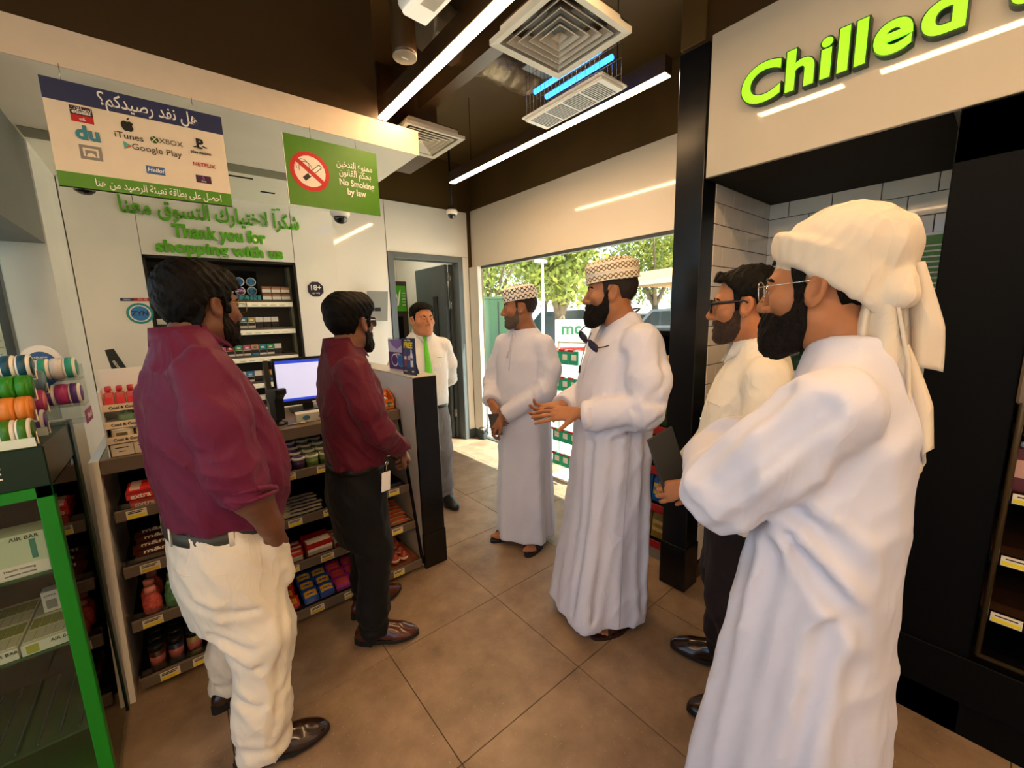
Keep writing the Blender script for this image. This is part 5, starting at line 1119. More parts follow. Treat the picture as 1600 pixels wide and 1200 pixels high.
# ---------------------------------------------------------------- head (x right, y to the face, z up, origin mid head)
def skull(g, fat=0.0, nose=1.0):
    d = ell(g, (0, -.014, .034), (.077, .100, .090))
    d = smin(d, ell(g, (0, .026, -.030), (.062 + fat, .064, .088)), .03)
    for sx in (-1, 1):
        d = smin(d, cap(g, (sx * (.052 + fat), -.004, -.062), (sx * .016, .070, -.098), .020 + fat * .6, .019), .03)
        d = smin(d, ell(g, (sx * .043, .058, -.018), (.024 + fat * .5, .024, .022)), .022)
    d = smin(d, ell(g, (0, .078, -.100), (.021, .017, .017)), .02)
    d = smin(d, ell(g, (0, .070, -.058), (.034, .026, .030)), .02)      # muzzle
    return d
def features(g, d, nose=1.0, lips=True, fat=0.0):
    d = smin(d, cap(g, (-.036, .078, .026), (.036, .078, .026), .0125), .014)
    for sx in (-1, 1): d = smax(d, -ell(g, (sx * .032, .098, .008), (.019, .018, .0125)), .012)
    for sx in (-1, 1):
        d = smin(d, ell(g, (sx * .031, .0765, .006), (.0155, .0125, .0125)), .004)     # lids
        d = smin(d, ell(g, (sx * .031, .0790, .0125), (.0165, .0128, .0075)), .004)
        d = smin(d, ell(g, (sx * .031, .0775, -.0035), (.0150, .0115, .0055)), .004)
    d = smin(d, cap(g, (0, .086, .018), (0, .1085 * nose + .002, -.024), .0075, .0115), .010)
    d = smin(d, ell(g, (0, .1075 * nose, -.030), (.0125, .012, .0105)), .008)
    for sx in (-1, 1): d = smin(d, ell(g, (sx * .0135, .0955, -.033), (.0088, .0115, .0085)), .006)
    if lips:
        d = smin(d, cap(g, (-.021, .085, -.0605), (.021, .085, -.0605), .0052), .006); d = smin(d, ell(g, (0, .0925, -.0595), (.017, .0075, .0055)), .006)
        d = smin(d, ell(g, (0, .0905, -.0715), (.018, .0085, .0065)), .006)
        d = smax(d, -cap(g, (-.024, .0985, -.0655), (.024, .0985, -.0655), .0022), .003)
    return d
def ears(g, d):
    for sx in (-1, 1):
        x = g.X * sx - .0815 - (g.Y + .004) * -.28; y = g.Y + .006 + (g.Z + .002) * .22; z = g.Z + .004
        e = np.sqrt((x / .0125) ** 2 + (y / .0195) ** 2 + (z / .034) ** 2)
        e = (e - 1) * .0110
        hol = (np.sqrt(((x - .0125) / .0115) ** 2 + ((y - .0025) / .0125) ** 2 + ((z - .004) / .0225) ** 2) - 1) * .0115
        e = smax(e, -hol, .002)
        d = smin(d, e, .005)
    return d
def neck(g, d, to, r0=.056, r1=.062):
    return smin(d, cap(g, (0, -.018, -.062), to, r0, r1), .028)
def hair_sdf(g, base, t_top, t_side, line, noise=.003, lift=None, grain=.010):
    """shell over the skull above a hair line given as z over y"""
    ys, zs = zip(*line)
    zl = np.interp(g.Y, ys, zs).astype(f32)
    w_ = np.clip((g.Z - .03) / .06, 0, 1); t = t_side + (t_top - t_side) * w_
    if lift is not None: t = t + lift(g)
    n = wob(g, grain, 1.0) * noise + wob(g, grain * .45, 2.0) * noise * .5
    return smax(base - t - n, zl - g.Z + wob(g, .012, .4) * .003, .006)
HAIRLINE = [(-.2, -.085), (-.07, -.085), (-.045, -.06), (-.028, .025), (.012, .030), (.016, -.018), (.030, -.018), (.036, .040), (.062, .060), (.078, .070), (.2, .07)]
def beard_sdf(g, base, t, chin=None, length=.0, noise=.0022, top=None):
    b = base
    if chin: b = smin(b, ell(g, chin[0], chin[1]), .03)
    top = top or [(-.05, .03), (.010, .02), (.026, -.004), (.040, -.038), (.060, -.052), (.074, -.044), (.085, -.041), (.2, -.041)]
    ys, zs = zip(*top); zt = np.interp(g.Y, ys, zs).astype(f32)
    lo = np.interp(g.Y, (-.03, .0, .03, .07, .15), (.03, -.055, -.115 - length, -.135 - length, -.14 - length)).astype(f32)
    n = wob(g, .006, 3.0) * noise + wob(g, .013, 1.0) * noise
    d = smax(b - t - n, g.Z - zt + wob(g, .009, 2.) * .002, .005); d = smax(d, lo - g.Z, .008); d = smax(d, .010 - g.Y, .008)
    lip = ell(g, (0, .097, -.0655), (.021, .022, .0062)); d = smax(d, -lip, .003)
    return smax(d, -ell(g, (0, .11, -.028), (.018, .022, .014)), .003)
SKIN = {}
def skin(name, col, col2=None): return mat('skin ' + name, col, .5, var=.07, vscale=26, bump=.06, bscale=260, sss=.08, spec=.35)
def xf(loc, yaw=0.0, pitch=0.0, roll=0.0, s=1.0):
    return Matrix.Translation(loc) @ Matrix.Rotation(math.radians(yaw), 4, 'Z') @ Matrix.Rotation(math.radians(pitch), 4, 'X') @ Matrix.Rotation(math.radians(roll), 4, 'Y') @ Matrix.Scale(s, 4)
M_EYE = mat('eye white', '#e6ddd4', .2); M_IRIS = mat('iris brown', '#1d0f08', .15)
def put(o, M): o.matrix_local = M; return o
def eyes(par, M, look=0.0):
    for sx in (-1, 1):
        c = Vector((sx * .031, .0775, .005)); m = MB()
        m.lathe([(0, -.0128), (.0064, -.0111), (.0111, -.0064), (.0128, 0), (.0111, .0064), (.0064, .0111), (0, .0128)], 14, mx=Matrix.Translation(c) @ Matrix.Rotation(-math.pi / 2, 4, 'X'))
        o = put(m.build('eye', M_EYE, par), M)
        put(MB().lathe([(0, .01305), (.0032, .0129), (.0056, .0120)], 12, mx=Matrix.Translation(c) @ Matrix.Rotation(-look, 4, 'Z') @ Matrix.Rotation(-math.pi / 2, 4, 'X')).build('iris', M_IRIS, o), Matrix.Identity(4))
def brows(par, M, mt, th=.0042):
    for sx in (-1, 1):
        m = MB().tube([(sx * .014, .0915, .0255), (sx * .030, .0900, .0315), (sx * .046, .0805, .0290), (sx * .052, .0740, .0250)], [th * .8, th, th * .9, th * .4], 8)
        put(m.build('eyebrow', mt, par), M)
def glasses(par, M, rim_m, lens_m, w_=.027, hgt=.019, r=.0016, sq=4.0, top=1.0, y0=.104, z0=.006):
    t = MB(); 
    for sx in (-1, 1):
        pts = []
        for k in range(25):
            a = 2 * math.pi * k / 24; ca, sa = math.cos(a), math.sin(a)
            px = sx * .0335 + w_ * math.copysign(abs(ca) ** (2 / sq), ca); pz = z0 + hgt * math.copysign(abs(sa) ** (2 / sq), sa)
            pts.append((px, y0 - .06 * max(0, abs(px) - .02), pz))
        t.tube(pts, r, 6, caps=False)
        e = (sx * (.0335 + w_), y0 - .06 * (.0135 + w_), z0 + hgt * .45)
        t.tube([e, (sx * .072, .072, z0 + hgt * .45), (sx * .0845, .0, z0 + .010), (sx * .083, -.02, z0 - .004)], [r * top * 1.1, r * top, r * .9, r * .7], 6)
        lm = MB().add([pts[k] for k in range(24)], [tuple(range(24))])
        put(lm.build('lens', lens_m, par), M)
    t.tube([(-.0335 + w_, y0 - .0005, z0 + hgt * .35), (0, y0 + .003, z0 + hgt * .5), (.0335 - w_, y0 - .0005, z0 + hgt * .35)], r, 6)
    return put(t.build('spectacle_frame', rim_m, par), M)
# ---------------------------------------------------------------- hand (origin wrist, +y fingers, +x thumb side, back of hand +z)
def hand_sdf(g, curl=(.35, .4, .45, .5), thumb=((.030, .030, -.010), (.050, .062, -.020), (.056, .092, -.026)), spread=.10):
    d = cap(g, (0, -.06, 0), (0, .0, 0), .027, .024, (2, 1.25))
    kn = [(.029, .088, .002), (.010, .094, .004), (-.009, .089, .002), (-.027, .079, -.002)]
    for k in kn: d = smin(d, cap(g, (k[0] * .55, .008, 0), k, .0150, .0110, (2, 1.15)), .014)
    Ls = [(.042, .026, .021), (.046, .030, .022), (.043, .028, .021), (.034, .021, .019)]
    for i, k in enumerate(kn):
        p = np.array(k); a = 0.0; sp = spread * (1.5 - i) / 1.5; fd = None
        for j, L in enumerate(Ls[i]):
            a += curl[i] * (1.0, 1.15, .75)[j]
            v = np.array([math.sin(sp) * math.cos(a), math.cos(sp) * math.cos(a), -math.sin(a)]); q = p + v * L
            e = cap(g, p, q, .0092 - .0007 * j - .0005 * (i == 3), .0086 - .0009 * j - .0005 * (i == 3)); fd = e if fd is None else smin(fd, e, .004); p = q
        d = smin(d, fd, .007)
    T = [np.array(t) for t in thumb]
    td = smin(cap(g, (.012, .012, -.004), T[0], .0165, .0135), cap(g, T[0], T[1], .0118, .0100), .01); td = smin(td, cap(g, T[1], T[2], .0098, .0078), .005)
    return smin(d, td, .011)
def hand(soup, M, side=1, h=.003, **kw):
    V, Q = mesh_of(lambda g: hand_sdf(g, **kw), (-.075, -.10, -.12), (.10, .215, .06), h)
    if side < 0: V = V * np.array([-1, 1, 1]); Q = Q[:, ::-1]
    soup.add(V, Q, M)
def frame(o, fwd, up):
    """matrix: local y along fwd, local z near up"""
    y = Vector(fwd).normalized(); z = Vector(up); z = (z - y * z.dot(y)).normalized(); x = y.cross(z)
    m = Matrix.Identity(4)
    for i in range(3): m[i][0] = x[i]; m[i][1] = y[i]; m[i][2] = z[i]; m[i][3] = o[i]
    return m
def shoe(par, M, up_m, sole_m, L=.285, laces=False, W=.05):
    def fn(g):
        d = ell(g, (0, -.055, .030), (W * .80, .075, .062)); d = smin(d, ell(g, (0, .075, .018), (W * 1.02, .092, .040)), .04); d = smin(d, cap(g, (0, -.05, .04), (0, -.055, .095), .040, .036), .03)
        d = smin(d, cap(g, (0, -.02, .06), (0, .07, .032), .034, .036), .03)
        d = smax(d, .016 - g.Z, .006); d = smax(d, g.Z - .092, .004)
        return d + wob(g, .02, 1.0) * .0008
    s = Soup().add(*mesh_of(fn, (-.075, -.15, -.01), (.075, .19, .12), .005)); o = put(s.build('shoe', up_m, par), M)
    out = []
    for k in range(28):
        a = 2 * math.pi * k / 28; y = math.sin(a); x = math.cos(a); wv = W * (1.08 if y > 0 else .92) * (1 - .14 * max(0, y) ** 3); out.append((x * wv, .018 + y * .152))
    m = MB().prism(out, 2, .002, .020); m.build('sole', sole_m, o)
    MB().prism([(x * .98, y) for x, y in out if y < -.02], 2, -.012, .002).build('heel', sole_m, o)
    if laces:
        for k in range(4): MB().tube([(-.022, .0 + k * .02, .088 - k * .011), (0, .004 + k * .02, .097 - k * .012), (.022, .0 + k * .02, .088 - k * .011)], .0022, 6).build('lace', sole_m, o)
        MB().tube([(0, .0, .098), (.02, .012, .107), (.034, .0, .098), (.012, -.004, .1), (-.018, .012, .108), (-.034, .0, .098), (0, 0, .098)], .002, 6).build('lace_bow', up_m, o)
    return o
def foot(soup, M, h=.0035):
    def fn(g):
        d = cap(g, (0, -.075, .035), (0, .03, .030), .034, .036, None); d = smin(d, cap(g, (0, -.045, .05), (0, -.05, .16), .036, .034), .03)
        d = smin(d, cap(g, (.012, .02, .025), (.022, .085, .017), .026, .018), .02); d = smin(d, cap(g, (-.012, .02, .022), (-.028, .07, .014), .024, .013), .02)
        for k, (x, y, r) in enumerate(((.030, .125, .0125), (.010, .124, .0095), (-.006, .117, .009), (-.021, .107, .0085), (-.035, .094, .008))): d = smin(d, cap(g, (x * .9, y - .04, .017), (x, y, .012), r * 1.05, r), .004)
        return smax(d, .002 - g.Z, .004)
    soup.add(*mesh_of(fn, (-.07, -.13, -.01), (.07, .16, .2), h), M=M)
def sandal(par, M, mt, strap):
    out = []
    for k in range(24):
        a = 2 * math.pi * k / 24; y = math.sin(a); out.append((math.cos(a) * .05 * (1.06 if y > 0 else .85), .012 + y * .145))
    o = put(MB().prism(out, 2, -.016, .002).build('sandal', mt, par), M)
    for y0, y1, hh in ((.02, .075, .058), (.075, .03, .062)):
        v = []; f = []
        for k in range(9):
            a = math.pi * k / 8; x = math.cos(a) * .048; z = .002 + math.sin(a) * hh * .95; y = y0 + (y1 - y0) * k / 8
            v += [(x, y, z), (x, y + .026, z - .006)]
        for k in range(8): f.append((k * 2, k * 2 + 2, k * 2 + 3, k * 2 + 1))
        MB().add(v, f, 0, True).build('strap', strap, o)
    return o

def inner(soup, prof, arms, legs, h=.014):
    """the body under the clothes: trunk, arms and legs as one solid"""
    g = Grid((-.36, -.26, .04), (.36, .34, prof[-1][0] + .03), h)
    d = loft(g, [(z, cx, cy, max(.04, rx - .035), max(.04, ry - .035)) for z, cx, cy, rx, ry in prof if z > .6], 2.2)
    d = smin(d, cap(g, (0, prof[-1][2], prof[-1][0] - .10), (0, prof[-1][2] + .005, prof[-1][0] + .02), .052, .048), .03)
    for pts, rs in arms: d = smin(d, chain(g, pts, [min(.046, r * .6) for r in rs[:-1]] + [.030], .02), .03)
    for pts in legs: d = smin(d, chain(g, pts, [.070, .052, .042, .040][:len(pts)], .03), .03)
    soup.add(*nets(g, d))

def grooves(g, d, lines, w=.017, depth=.011):
    """pressed-in fold lines with soft ridges beside them"""
    for ln in lines:
        r = chain(g, ln, [0.0] * len(ln), .01)
        r = np.maximum(r, 0)
        d = d + depth * (np.exp(-(r / w) ** 2) - .55 * np.exp(-((r - 2.1 * w) / (1.2 * w)) ** 2))
    return d
# ---------------------------------------------------------------- clothes helpers
def section(prof, z):
    P = np.array(prof, float); return [np.interp(z, P[:, 0], P[:, i]) for i in (1, 2, 3, 4)]
def band(prof, zf, off, n=48, p=2.3, th0=0.0, th1=2 * math.pi, thick=.004):
    """belt-like strip around a loft; zf(theta) -> (z0, z1)"""
    m = MB(); V = []; F = []; full = abs(th1 - th0 - 2 * math.pi) < 1e-6
    for k in range(n + (0 if full else 1)):
        th = th0 + (th1 - th0) * k / n; z0, z1 = zf(th)
        for z, o in ((z0, off), (z1, off), (z1, off - thick), (z0, off - thick)):
            cx, cy, rx, ry = section(prof, z); c, s = math.cos(th), math.sin(th)
            r = 1.0 / ((abs(c) / (rx + o)) ** p + (abs(s) / (ry + o)) ** p) ** (1 / p); V.append((cx + r * c, cy + r * s, z))
    N = n if full else n
    for k in range(N):
        a = k * 4; b = ((k + 1) % (n if full else n + 1)) * 4
        for i in range(4): F.append((a + i, b + i, b + (i + 1) % 4, a + (i + 1) % 4))
    return m.add(V, F, 0, True)
def collar(par, M, mt, r=.066, h=.04, drop=.035, point=.05, open_=.45, lean=.018):
    V = []; F = []; n = 30
    for k in range(n + 1):
        u = k / n; th = math.pi / 2 + open_ / 2 + (2 * math.pi - open_) * u; c, s = math.cos(th), math.sin(th)
        front = abs(2 * u - 1) ** 6
        fy_ = 1.0
        top = h * (1 - .35 * front); low = -drop - point * front * .75
        rr = r + .002
        V += [(c * (rr - .004), s * (rr - .004), -.02), (c * (rr - .004), s * (rr - .004), top), (c * (rr + .004), s * (rr + .004), top + .002), (c * (rr + lean + .014 * front), s * (rr + lean + .024 * front), low), (c * (rr + lean - .006 + .014 * front), s * (rr + lean - .006 + .024 * front), low - .001)]
    for k in range(n):
        for i in range(4): a = k * 5 + i; F.append((a, a + 5, a + 6, a + 1))
    return put(MB().add(V, F, 0, True).build('collar', mt, par), M)
def person(label, loc, theta, cat='person'):
    return thing('person', label, cat, (loc[0], loc[1], 0), math.radians(theta - 90))
def buttons(par, mt, prof, zs, x=.0, off=.006, p=2.3):
    for z in zs:
        cx, cy, rx, ry = section(prof, z); y = cy + (ry + off)
        MB().lathe([(0, 0), (.0055, 0), (.0055, .0022), (0, .003)], 10, mx=Matrix.Translation((cx + x, y, z)) @ Matrix.Rotation(-math.pi / 2, 4, 'X')).build('button', mt, par)
def fabric(name, col, rough=.8, sheen=.2, bump=.05, crease=.2, cs=9.0):
    """cloth: fine weave plus soft crease relief"""
    if name in MATS: return MATS[name]
    m = mat(name, col, rough, var=.02, vscale=5, sheen=sheen * .25, spec=.2); n = m.node_tree.nodes; l = m.node_tree.links; b = n['Principled BSDF']
    tc = n.new('ShaderNodeTexCoord'); mp = n.new('ShaderNodeMapping'); mp.inputs['Rotation'].default_value = (.5, .35, 0); mp.inputs['Scale'].default_value = (1, 1, .45); l.new(tc.outputs['Object'], mp.inputs['Vector'])
    t1 = n.new('ShaderNodeTexNoise'); t1.inputs['Scale'].default_value = cs; t1.inputs['Detail'].default_value = 2.5; t1.inputs['Distortion'].default_value = 1.1; l.new(mp.outputs[0], t1.inputs['Vector'])
    rd = n.new('ShaderNodeMath'); rd.operation = 'SUBTRACT'; rd.inputs[1].default_value = .5; l.new(t1.outputs['Fac'], rd.inputs[0]); ab = n.new('ShaderNodeMath'); ab.operation = 'ABSOLUTE'; l.new(rd.outputs[0], ab.inputs[0])
    sq = n.new('ShaderNodeMath'); sq.operation = 'POWER'; sq.inputs[1].default_value = .6; l.new(ab.outputs[0], sq.inputs[0])
    b1 = n.new('ShaderNodeBump'); b1.inputs['Strength'].default_value = crease; b1.inputs['Distance'].default_value = -.03; l.new(sq.outputs[0], b1.inputs['Height'])
    t2 = n.new('ShaderNodeTexNoise'); t2.inputs['Scale'].default_value = 500; l.new(tc.outputs['Object'], t2.inputs['Vector']); b2 = n.new('ShaderNodeBump'); b2.inputs['Strength'].default_value = bump; b2.inputs['Distance'].default_value = .005
    l.new(t2.outputs['Fac'], b2.inputs['Height']); l.new(b1.outputs[0], b2.inputs['Normal']); l.new(b2.outputs[0], b.inputs['Normal'])
    return m
M_MAROON = fabric('maroon cotton', '#611a38', .55, .2); M_MAROON2 = fabric('wine cotton', '#581426', .6, .2)
M_ROBE = fabric('white robe cotton', '#cfcfde', .8, .15, crease=.10, cs=6); M_ROBE2 = fabric('ivory robe cotton', '#d2d0dc', .8, .15, crease=.12, cs=6)
M_SHIRT = fabric('white shirt cotton', '#e2dfdb', .75, .15)
M_HAIR = mat('black hair', '#0c0907', .6, var=.3, vscale=60, bump=.25, bscale=180, stretch=(1, 1, .35), spec=.12); M_BEARD = mat('beard hair', '#140d09', .8, spec=.2, var=.4, vscale=120, bump=.5, bscale=300)
M_LEATH = mat('brown leather', '#4a2015', .22, var=.2, vscale=18, coat=.3); M_LEATH2 = mat('dark brown leather', '#2c1a12', .22, var=.2, vscale=18, coat=.4); M_SOLE = mat('black sole', '#141414', .6)
LENS = glass_mat('spectacle lens', '#eef2f0', .14); GOLDW = mat('gold wire', '#b89a62', .25, metal=.9); SILW = mat('silver wire', '#d8d4cc', .2, metal=.9); BLKF = mat('black acetate', '#0d0d10', .2)
def head_mesh(soup, M, h, nk, fat=0.0, lips=True, nose=1.0, nr=(.056, .062)):
    g = Grid((-.115, -.155, min(-.26, nk[2] - .03)), (.115, .14, .14), h); sk = skull(g, fat)
    d = neck(g, ears(g, features(g, sk, nose, lips, fat)), nk, *nr)
    soup.add(*nets(g, d), M=M); return g, sk
def sheet(par, name, mt, rows, thick=.006):
    """cloth from rows of points, given a little thickness"""
    n = len(rows[0]); A = np.array(rows, float); du = np.gradient(A, axis=0); dv = np.gradient(A, axis=1); nr = np.cross(du, dv); nr /= (np.linalg.norm(nr, axis=2, keepdims=True) + 1e-9)
    T = A + nr * thick / 2; B = A - nr * thick / 2; r = len(rows); V = [tuple(p) for p in T.reshape(-1, 3)] + [tuple(p) for p in B.reshape(-1, 3)]; o = r * n; F = []
    for i in range(r - 1):
        for j in range(n - 1): a = i * n + j; F += [(a, a + 1, a + n + 1, a + n), (o + a, o + a + n, o + a + n + 1, o + a + 1)]
    for i in range(r - 1): a = i * n; b = a + n - 1; F += [(a, a + n, o + a + n, o + a), (b, o + b, o + b + n, b + n)]
    for j in range(n - 1): a = j; b = (r - 1) * n + j; F += [(a, o + a, o + a + 1, a + 1), (b, b + 1, o + b + 1, o + b)]
    return MB().add(V, F, 0, True).build(name, mt, par)
def crumple(g, amp, s=.055, ph=0.0):
    """soft ridged cloth wrinkles"""
    class Q: pass
    q = Q(); q.X = g.X + g.Z * .45; q.Y = g.Y + g.Z * .2; q.Z = g.Z * .42 - g.X * .25
    a = wob(q, s, ph); b = wob(g, s * .5, ph + 1.7); c = wob(q, s * .5, ph + 4.0)
    r = 1 - np.abs(a); r2 = 1 - np.abs(c)
    return amp * (r * r * 1.4 - .5 + (r2 ** 3 - .3) * .55 + b * .12)
def trousers(par, name, mt, waist, legs, zt, h=.008, wr=.004, extra=None):
    """waist: loft profile of the hips; legs: list of (pts, radii)"""
    lo = np.array([-.34, -.30, -.02]); hi = np.array([.34, .32, zt + .03])
    g = Grid(lo, hi, h); d = loft(g, waist, 2.3)
    lg = None
    for pts, rs in legs: e = chain(g, pts, rs, .05); lg = e if lg is None else np.minimum(lg, e)
    d = smin(d, lg, .045)
    if extra is not None: d = extra(g, d)
    zc = min(p[2] for pts, _ in legs for p in pts)
    d = np.maximum(d, np.maximum(zc - .0 - g.Z, g.Z - zt))
    near = np.exp(-((g.Z - zc - .05) / .07) ** 2)
    d = d - crumple(g, wr, .05, 2.0) - near * np.sin(g.Z * 95 + wob(g, .05) * 2.2) * .0045
    return Soup().add(*nets(g, d)).build(name, mt, par)
def upper(par, name, mt, prof, arms, yoke, h=.0075, wr=.006, kk=.022, fold=None, box=None, neck_hole=None, extra=None, relax=1, wph=0.0, ridge=.011, ws=.06):
    """shirt or robe: torso loft + sleeves"""
    g = Grid(*box, h); d = loft(g, prof, 2.3, fold)
    for a, b, ra, rb in yoke: d = smin(d, cap(g, a, b, ra, rb), .05)
    for pts, rs in arms:
        e = chain(g, pts, rs, .03); P = np.array(pts)
        # cut the cuff flat
        u = P[-1] - P[-2]; u /= np.linalg.norm(u); e = np.maximum(e, (g.X - P[-1][0]) * u[0] + (g.Y - P[-1][1]) * u[1] + (g.Z - P[-1][2]) * u[2])
        el = P[2]; w_ = np.exp(-((g.X - el[0]) ** 2 + (g.Y - el[1]) ** 2 + (g.Z - el[2]) ** 2) / .105 ** 2); ax = P[3] - P[1]; ax /= np.linalg.norm(ax)
        s_ = (g.X - el[0]) * ax[0] + (g.Y - el[1]) * ax[1] + (g.Z - el[2]) * ax[2]
        e = e - ridge * w_ * ((1 - np.abs(np.sin(s_ * 62 + wob(g, .07, wph) * 1.6))) ** 2 - .3)
        sh = P[0]; w2 = np.exp(-((g.X - sh[0]) ** 2 + (g.Y - sh[1]) ** 2 + (g.Z - sh[2] + .1) ** 2) / .10 ** 2)
        e = e - ridge * .7 * w2 * ((1 - np.abs(np.sin(np.arctan2(g.Y - sh[1], g.Z - sh[2] + .02) * 5 + wob(g, .09, wph)))) ** 3 - .2)
        d = smin(d, e, kk)
    if extra is not None: d = extra(g, d)
    d = d - crumple(g, wr, ws, wph)
    if neck_hole: d = smax(d, -cap(g, neck_hole[0], neck_hole[1], neck_hole[2]), .006)
    return Soup().add(*nets(g, d)).build(name, mt, par, relax=relax)
# ================================================================ P1: heavy man in maroon shirt, cream trousers
def man_maroon_large():
    t = person('heavyset man in maroon shirt and white trousers, hand in pocket, seen from behind', (.062, 1.68), 10)
    sk = skin('deep brown', '#6d4632'); body = Soup()
    HM = xf((-.01, .028, 1.572), 16, -4, 0, 1.03)
    g, s = head_mesh(body, HM, .0032, (0, -.055, -.16), fat=.008, nr=(.068, .078))
    arm = [(.255, -.015, 1.10), (.258, .02, .99), (.226, .070, .865)]
    gg = Grid((.10, -.15, .66), (.36, .22, 1.16), .005)
    d = chain(gg, arm + [(.205, .085, .80)], (.058, .055, .036, .030), .02)
    body.add(*nets(gg, d)); hand(body, frame((.212, .082, .835), (-.26, .22, -1), (.9, .25, .2)), 1, curl=(.25, .3, .3, .35))
    line = [(-.2, -.10), (-.08, -.10), (-.05, -.075), (-.03, .02), (.014, .028), (.018, -.02), (.034, -.02), (.040, .045), (.062, .058), (.080, .066), (.2, .066)]
    hs = Soup().add(*nets(g, hair_sdf(g, s, .020, .014, line, .0035, lambda q: .010 * np.exp(-((q.Y + .07) / .05) ** 2) + .012 * np.exp(-((q.Y - .075) / .03) ** 2)))); put(hs.build('hair', M_HAIR, t), HM)
    put(Soup().add(*nets(g, beard_sdf(g, s, .006))).build('beard', M_BEARD, t), HM)
    eyes(t, HM); brows(t, HM, M_HAIR); glasses(t, HM, GOLDW, LENS, r=.0012)
    prof = [(.80, 0, .0, .195, .158), (.88, 0, .012, .212, .174), (.98, 0, .022, .226, .190), (1.10, 0, .010, .224, .184), (1.21, 0, -.008, .214, .166), (1.30, 0, -.025, .200, .145), (1.38, 0, -.032, .160, .116), (1.44, 0, -.035, .105, .088), (1.475, 0, -.035, .080, .080)]
    yoke = [((-.17, -.035, 1.385), (.17, -.035, 1.385), .060, .060), ((-.06, -.04, 1.44), (.06, -.04, 1.44), .055, .055)]
    arms = [([(.192, -.035, 1.375), (.235, -.03, 1.24), (.262, -.02, 1.10), (.266, .012, 1.005)], (.076, .080, .072, .072)), ([(-.192, -.035, 1.375), (-.245, -.03, 1.24), (-.27, -.02, 1.09), (-.26, .06, .98)], (.076, .080, .072, .066))]
    inner(body, prof, arms, [[(.10, -.01, .74), (.150, .028, .46), (.178, -.012, .20), (.184, -.025, .06)], [(-.10, -.01, .74), (-.150, .035, .46), (-.19, .0, .20), (-.198, -.005, .06)]]); body.build('body', sk, t)
    upper(t, 'shirt', M_MAROON, prof, arms, yoke, box=((-.38, -.26, .78), (.38, .28, 1.52)), neck_hole=((0, -.03, 1.44), (0, -.02, 1.60), .068), wr=.0075, extra=lambda q, d: np.maximum(d, .872 - .16 * (q.Y + .06) - q.Z))
    collar(t, xf((0, -.030, 1.470), 0, 4), M_MAROON, r=.080, h=.042, drop=.012, point=.045, lean=.014)
    for q in (0, 1): MB().tube([(.266 + .074 * math.cos(a), .012 + .074 * math.sin(a) * .96, 1.008 + q * .020 + .012 * math.sin(a * 2 + q) - .02 * math.sin(a)) for a in np.linspace(0, 2 * math.pi, 25)], .0085, 6, caps=False).build('sleeve_roll', M_MAROON, t)
    M_CH = fabric('cream chino', '#dcd5c6', .75, .1)
    hips = [(.50, 0, -.01, .17, .13), (.66, 0, -.01, .196, .156), (.76, 0, -.003, .198, .160), (.86, 0, .0, .192, .158), (.885, 0, .0, .190, .157)]
    legs = [([(.10, -.01, .74), (.150, .028, .46), (.178, -.012, .20), (.184, -.025, .055)], (.122, .092, .078, .082)), ([(-.10, -.01, .74), (-.150, .035, .46), (-.19, .0, .20), (-.198, -.005, .055)], (.122, .092, .078, .082))]
    trousers(t, 'trousers', M_CH, hips, legs, .875, wr=.006, extra=lambda q, d: grooves(q, smin(d, np.maximum(cap(q, (.172, .075, .78), (.155, .105, .64), .050, .044), q.Z - .80 + (q.Y - .08) * .9), .02), [[(.215, .10, .66), (.238, .06, .5), (.250, .02, .30), (.262, -.02, .15)], [(.14, -.11, .53), (.225, -.03, .47), (.235, .03, .47)], [(.15, -.10, .45), (.24, -.02, .40)], [(.12, -.15, .66), (.2, -.10, .62), (.22, .0, .60)], [(.17, -.09, .30), (.25, -.03, .27)], [(.19, .10, .33), (.25, .04, .28)]], .013, .008))
    band(hips, lambda th: (.828 - .018 * math.sin(th), .868 - .018 * math.sin(th)), .006).build('belt', mat('olive belt', '#3c3d36', .5), t)
    for th in (-1.2, -.2, -2.1, .9): band(hips, lambda q: (.822 - .018 * math.sin(q), .878 - .018 * math.sin(q)), .010, 3, th0=th, th1=th + .07).build('belt_loop', M_CH, t)
    MB().tube([(.182, -.10, .755), (.12, -.150, .752), (.06, -.163, .757)], .003, 6).build('pocket_welt', M_CH, t)
    shoe(t, xf((.190, .012, .012), -23), M_LEATH2, M_SOLE, W=.052); shoe(t, xf((-.20, .03, .012), 15), M_LEATH2, M_SOLE, W=.052)
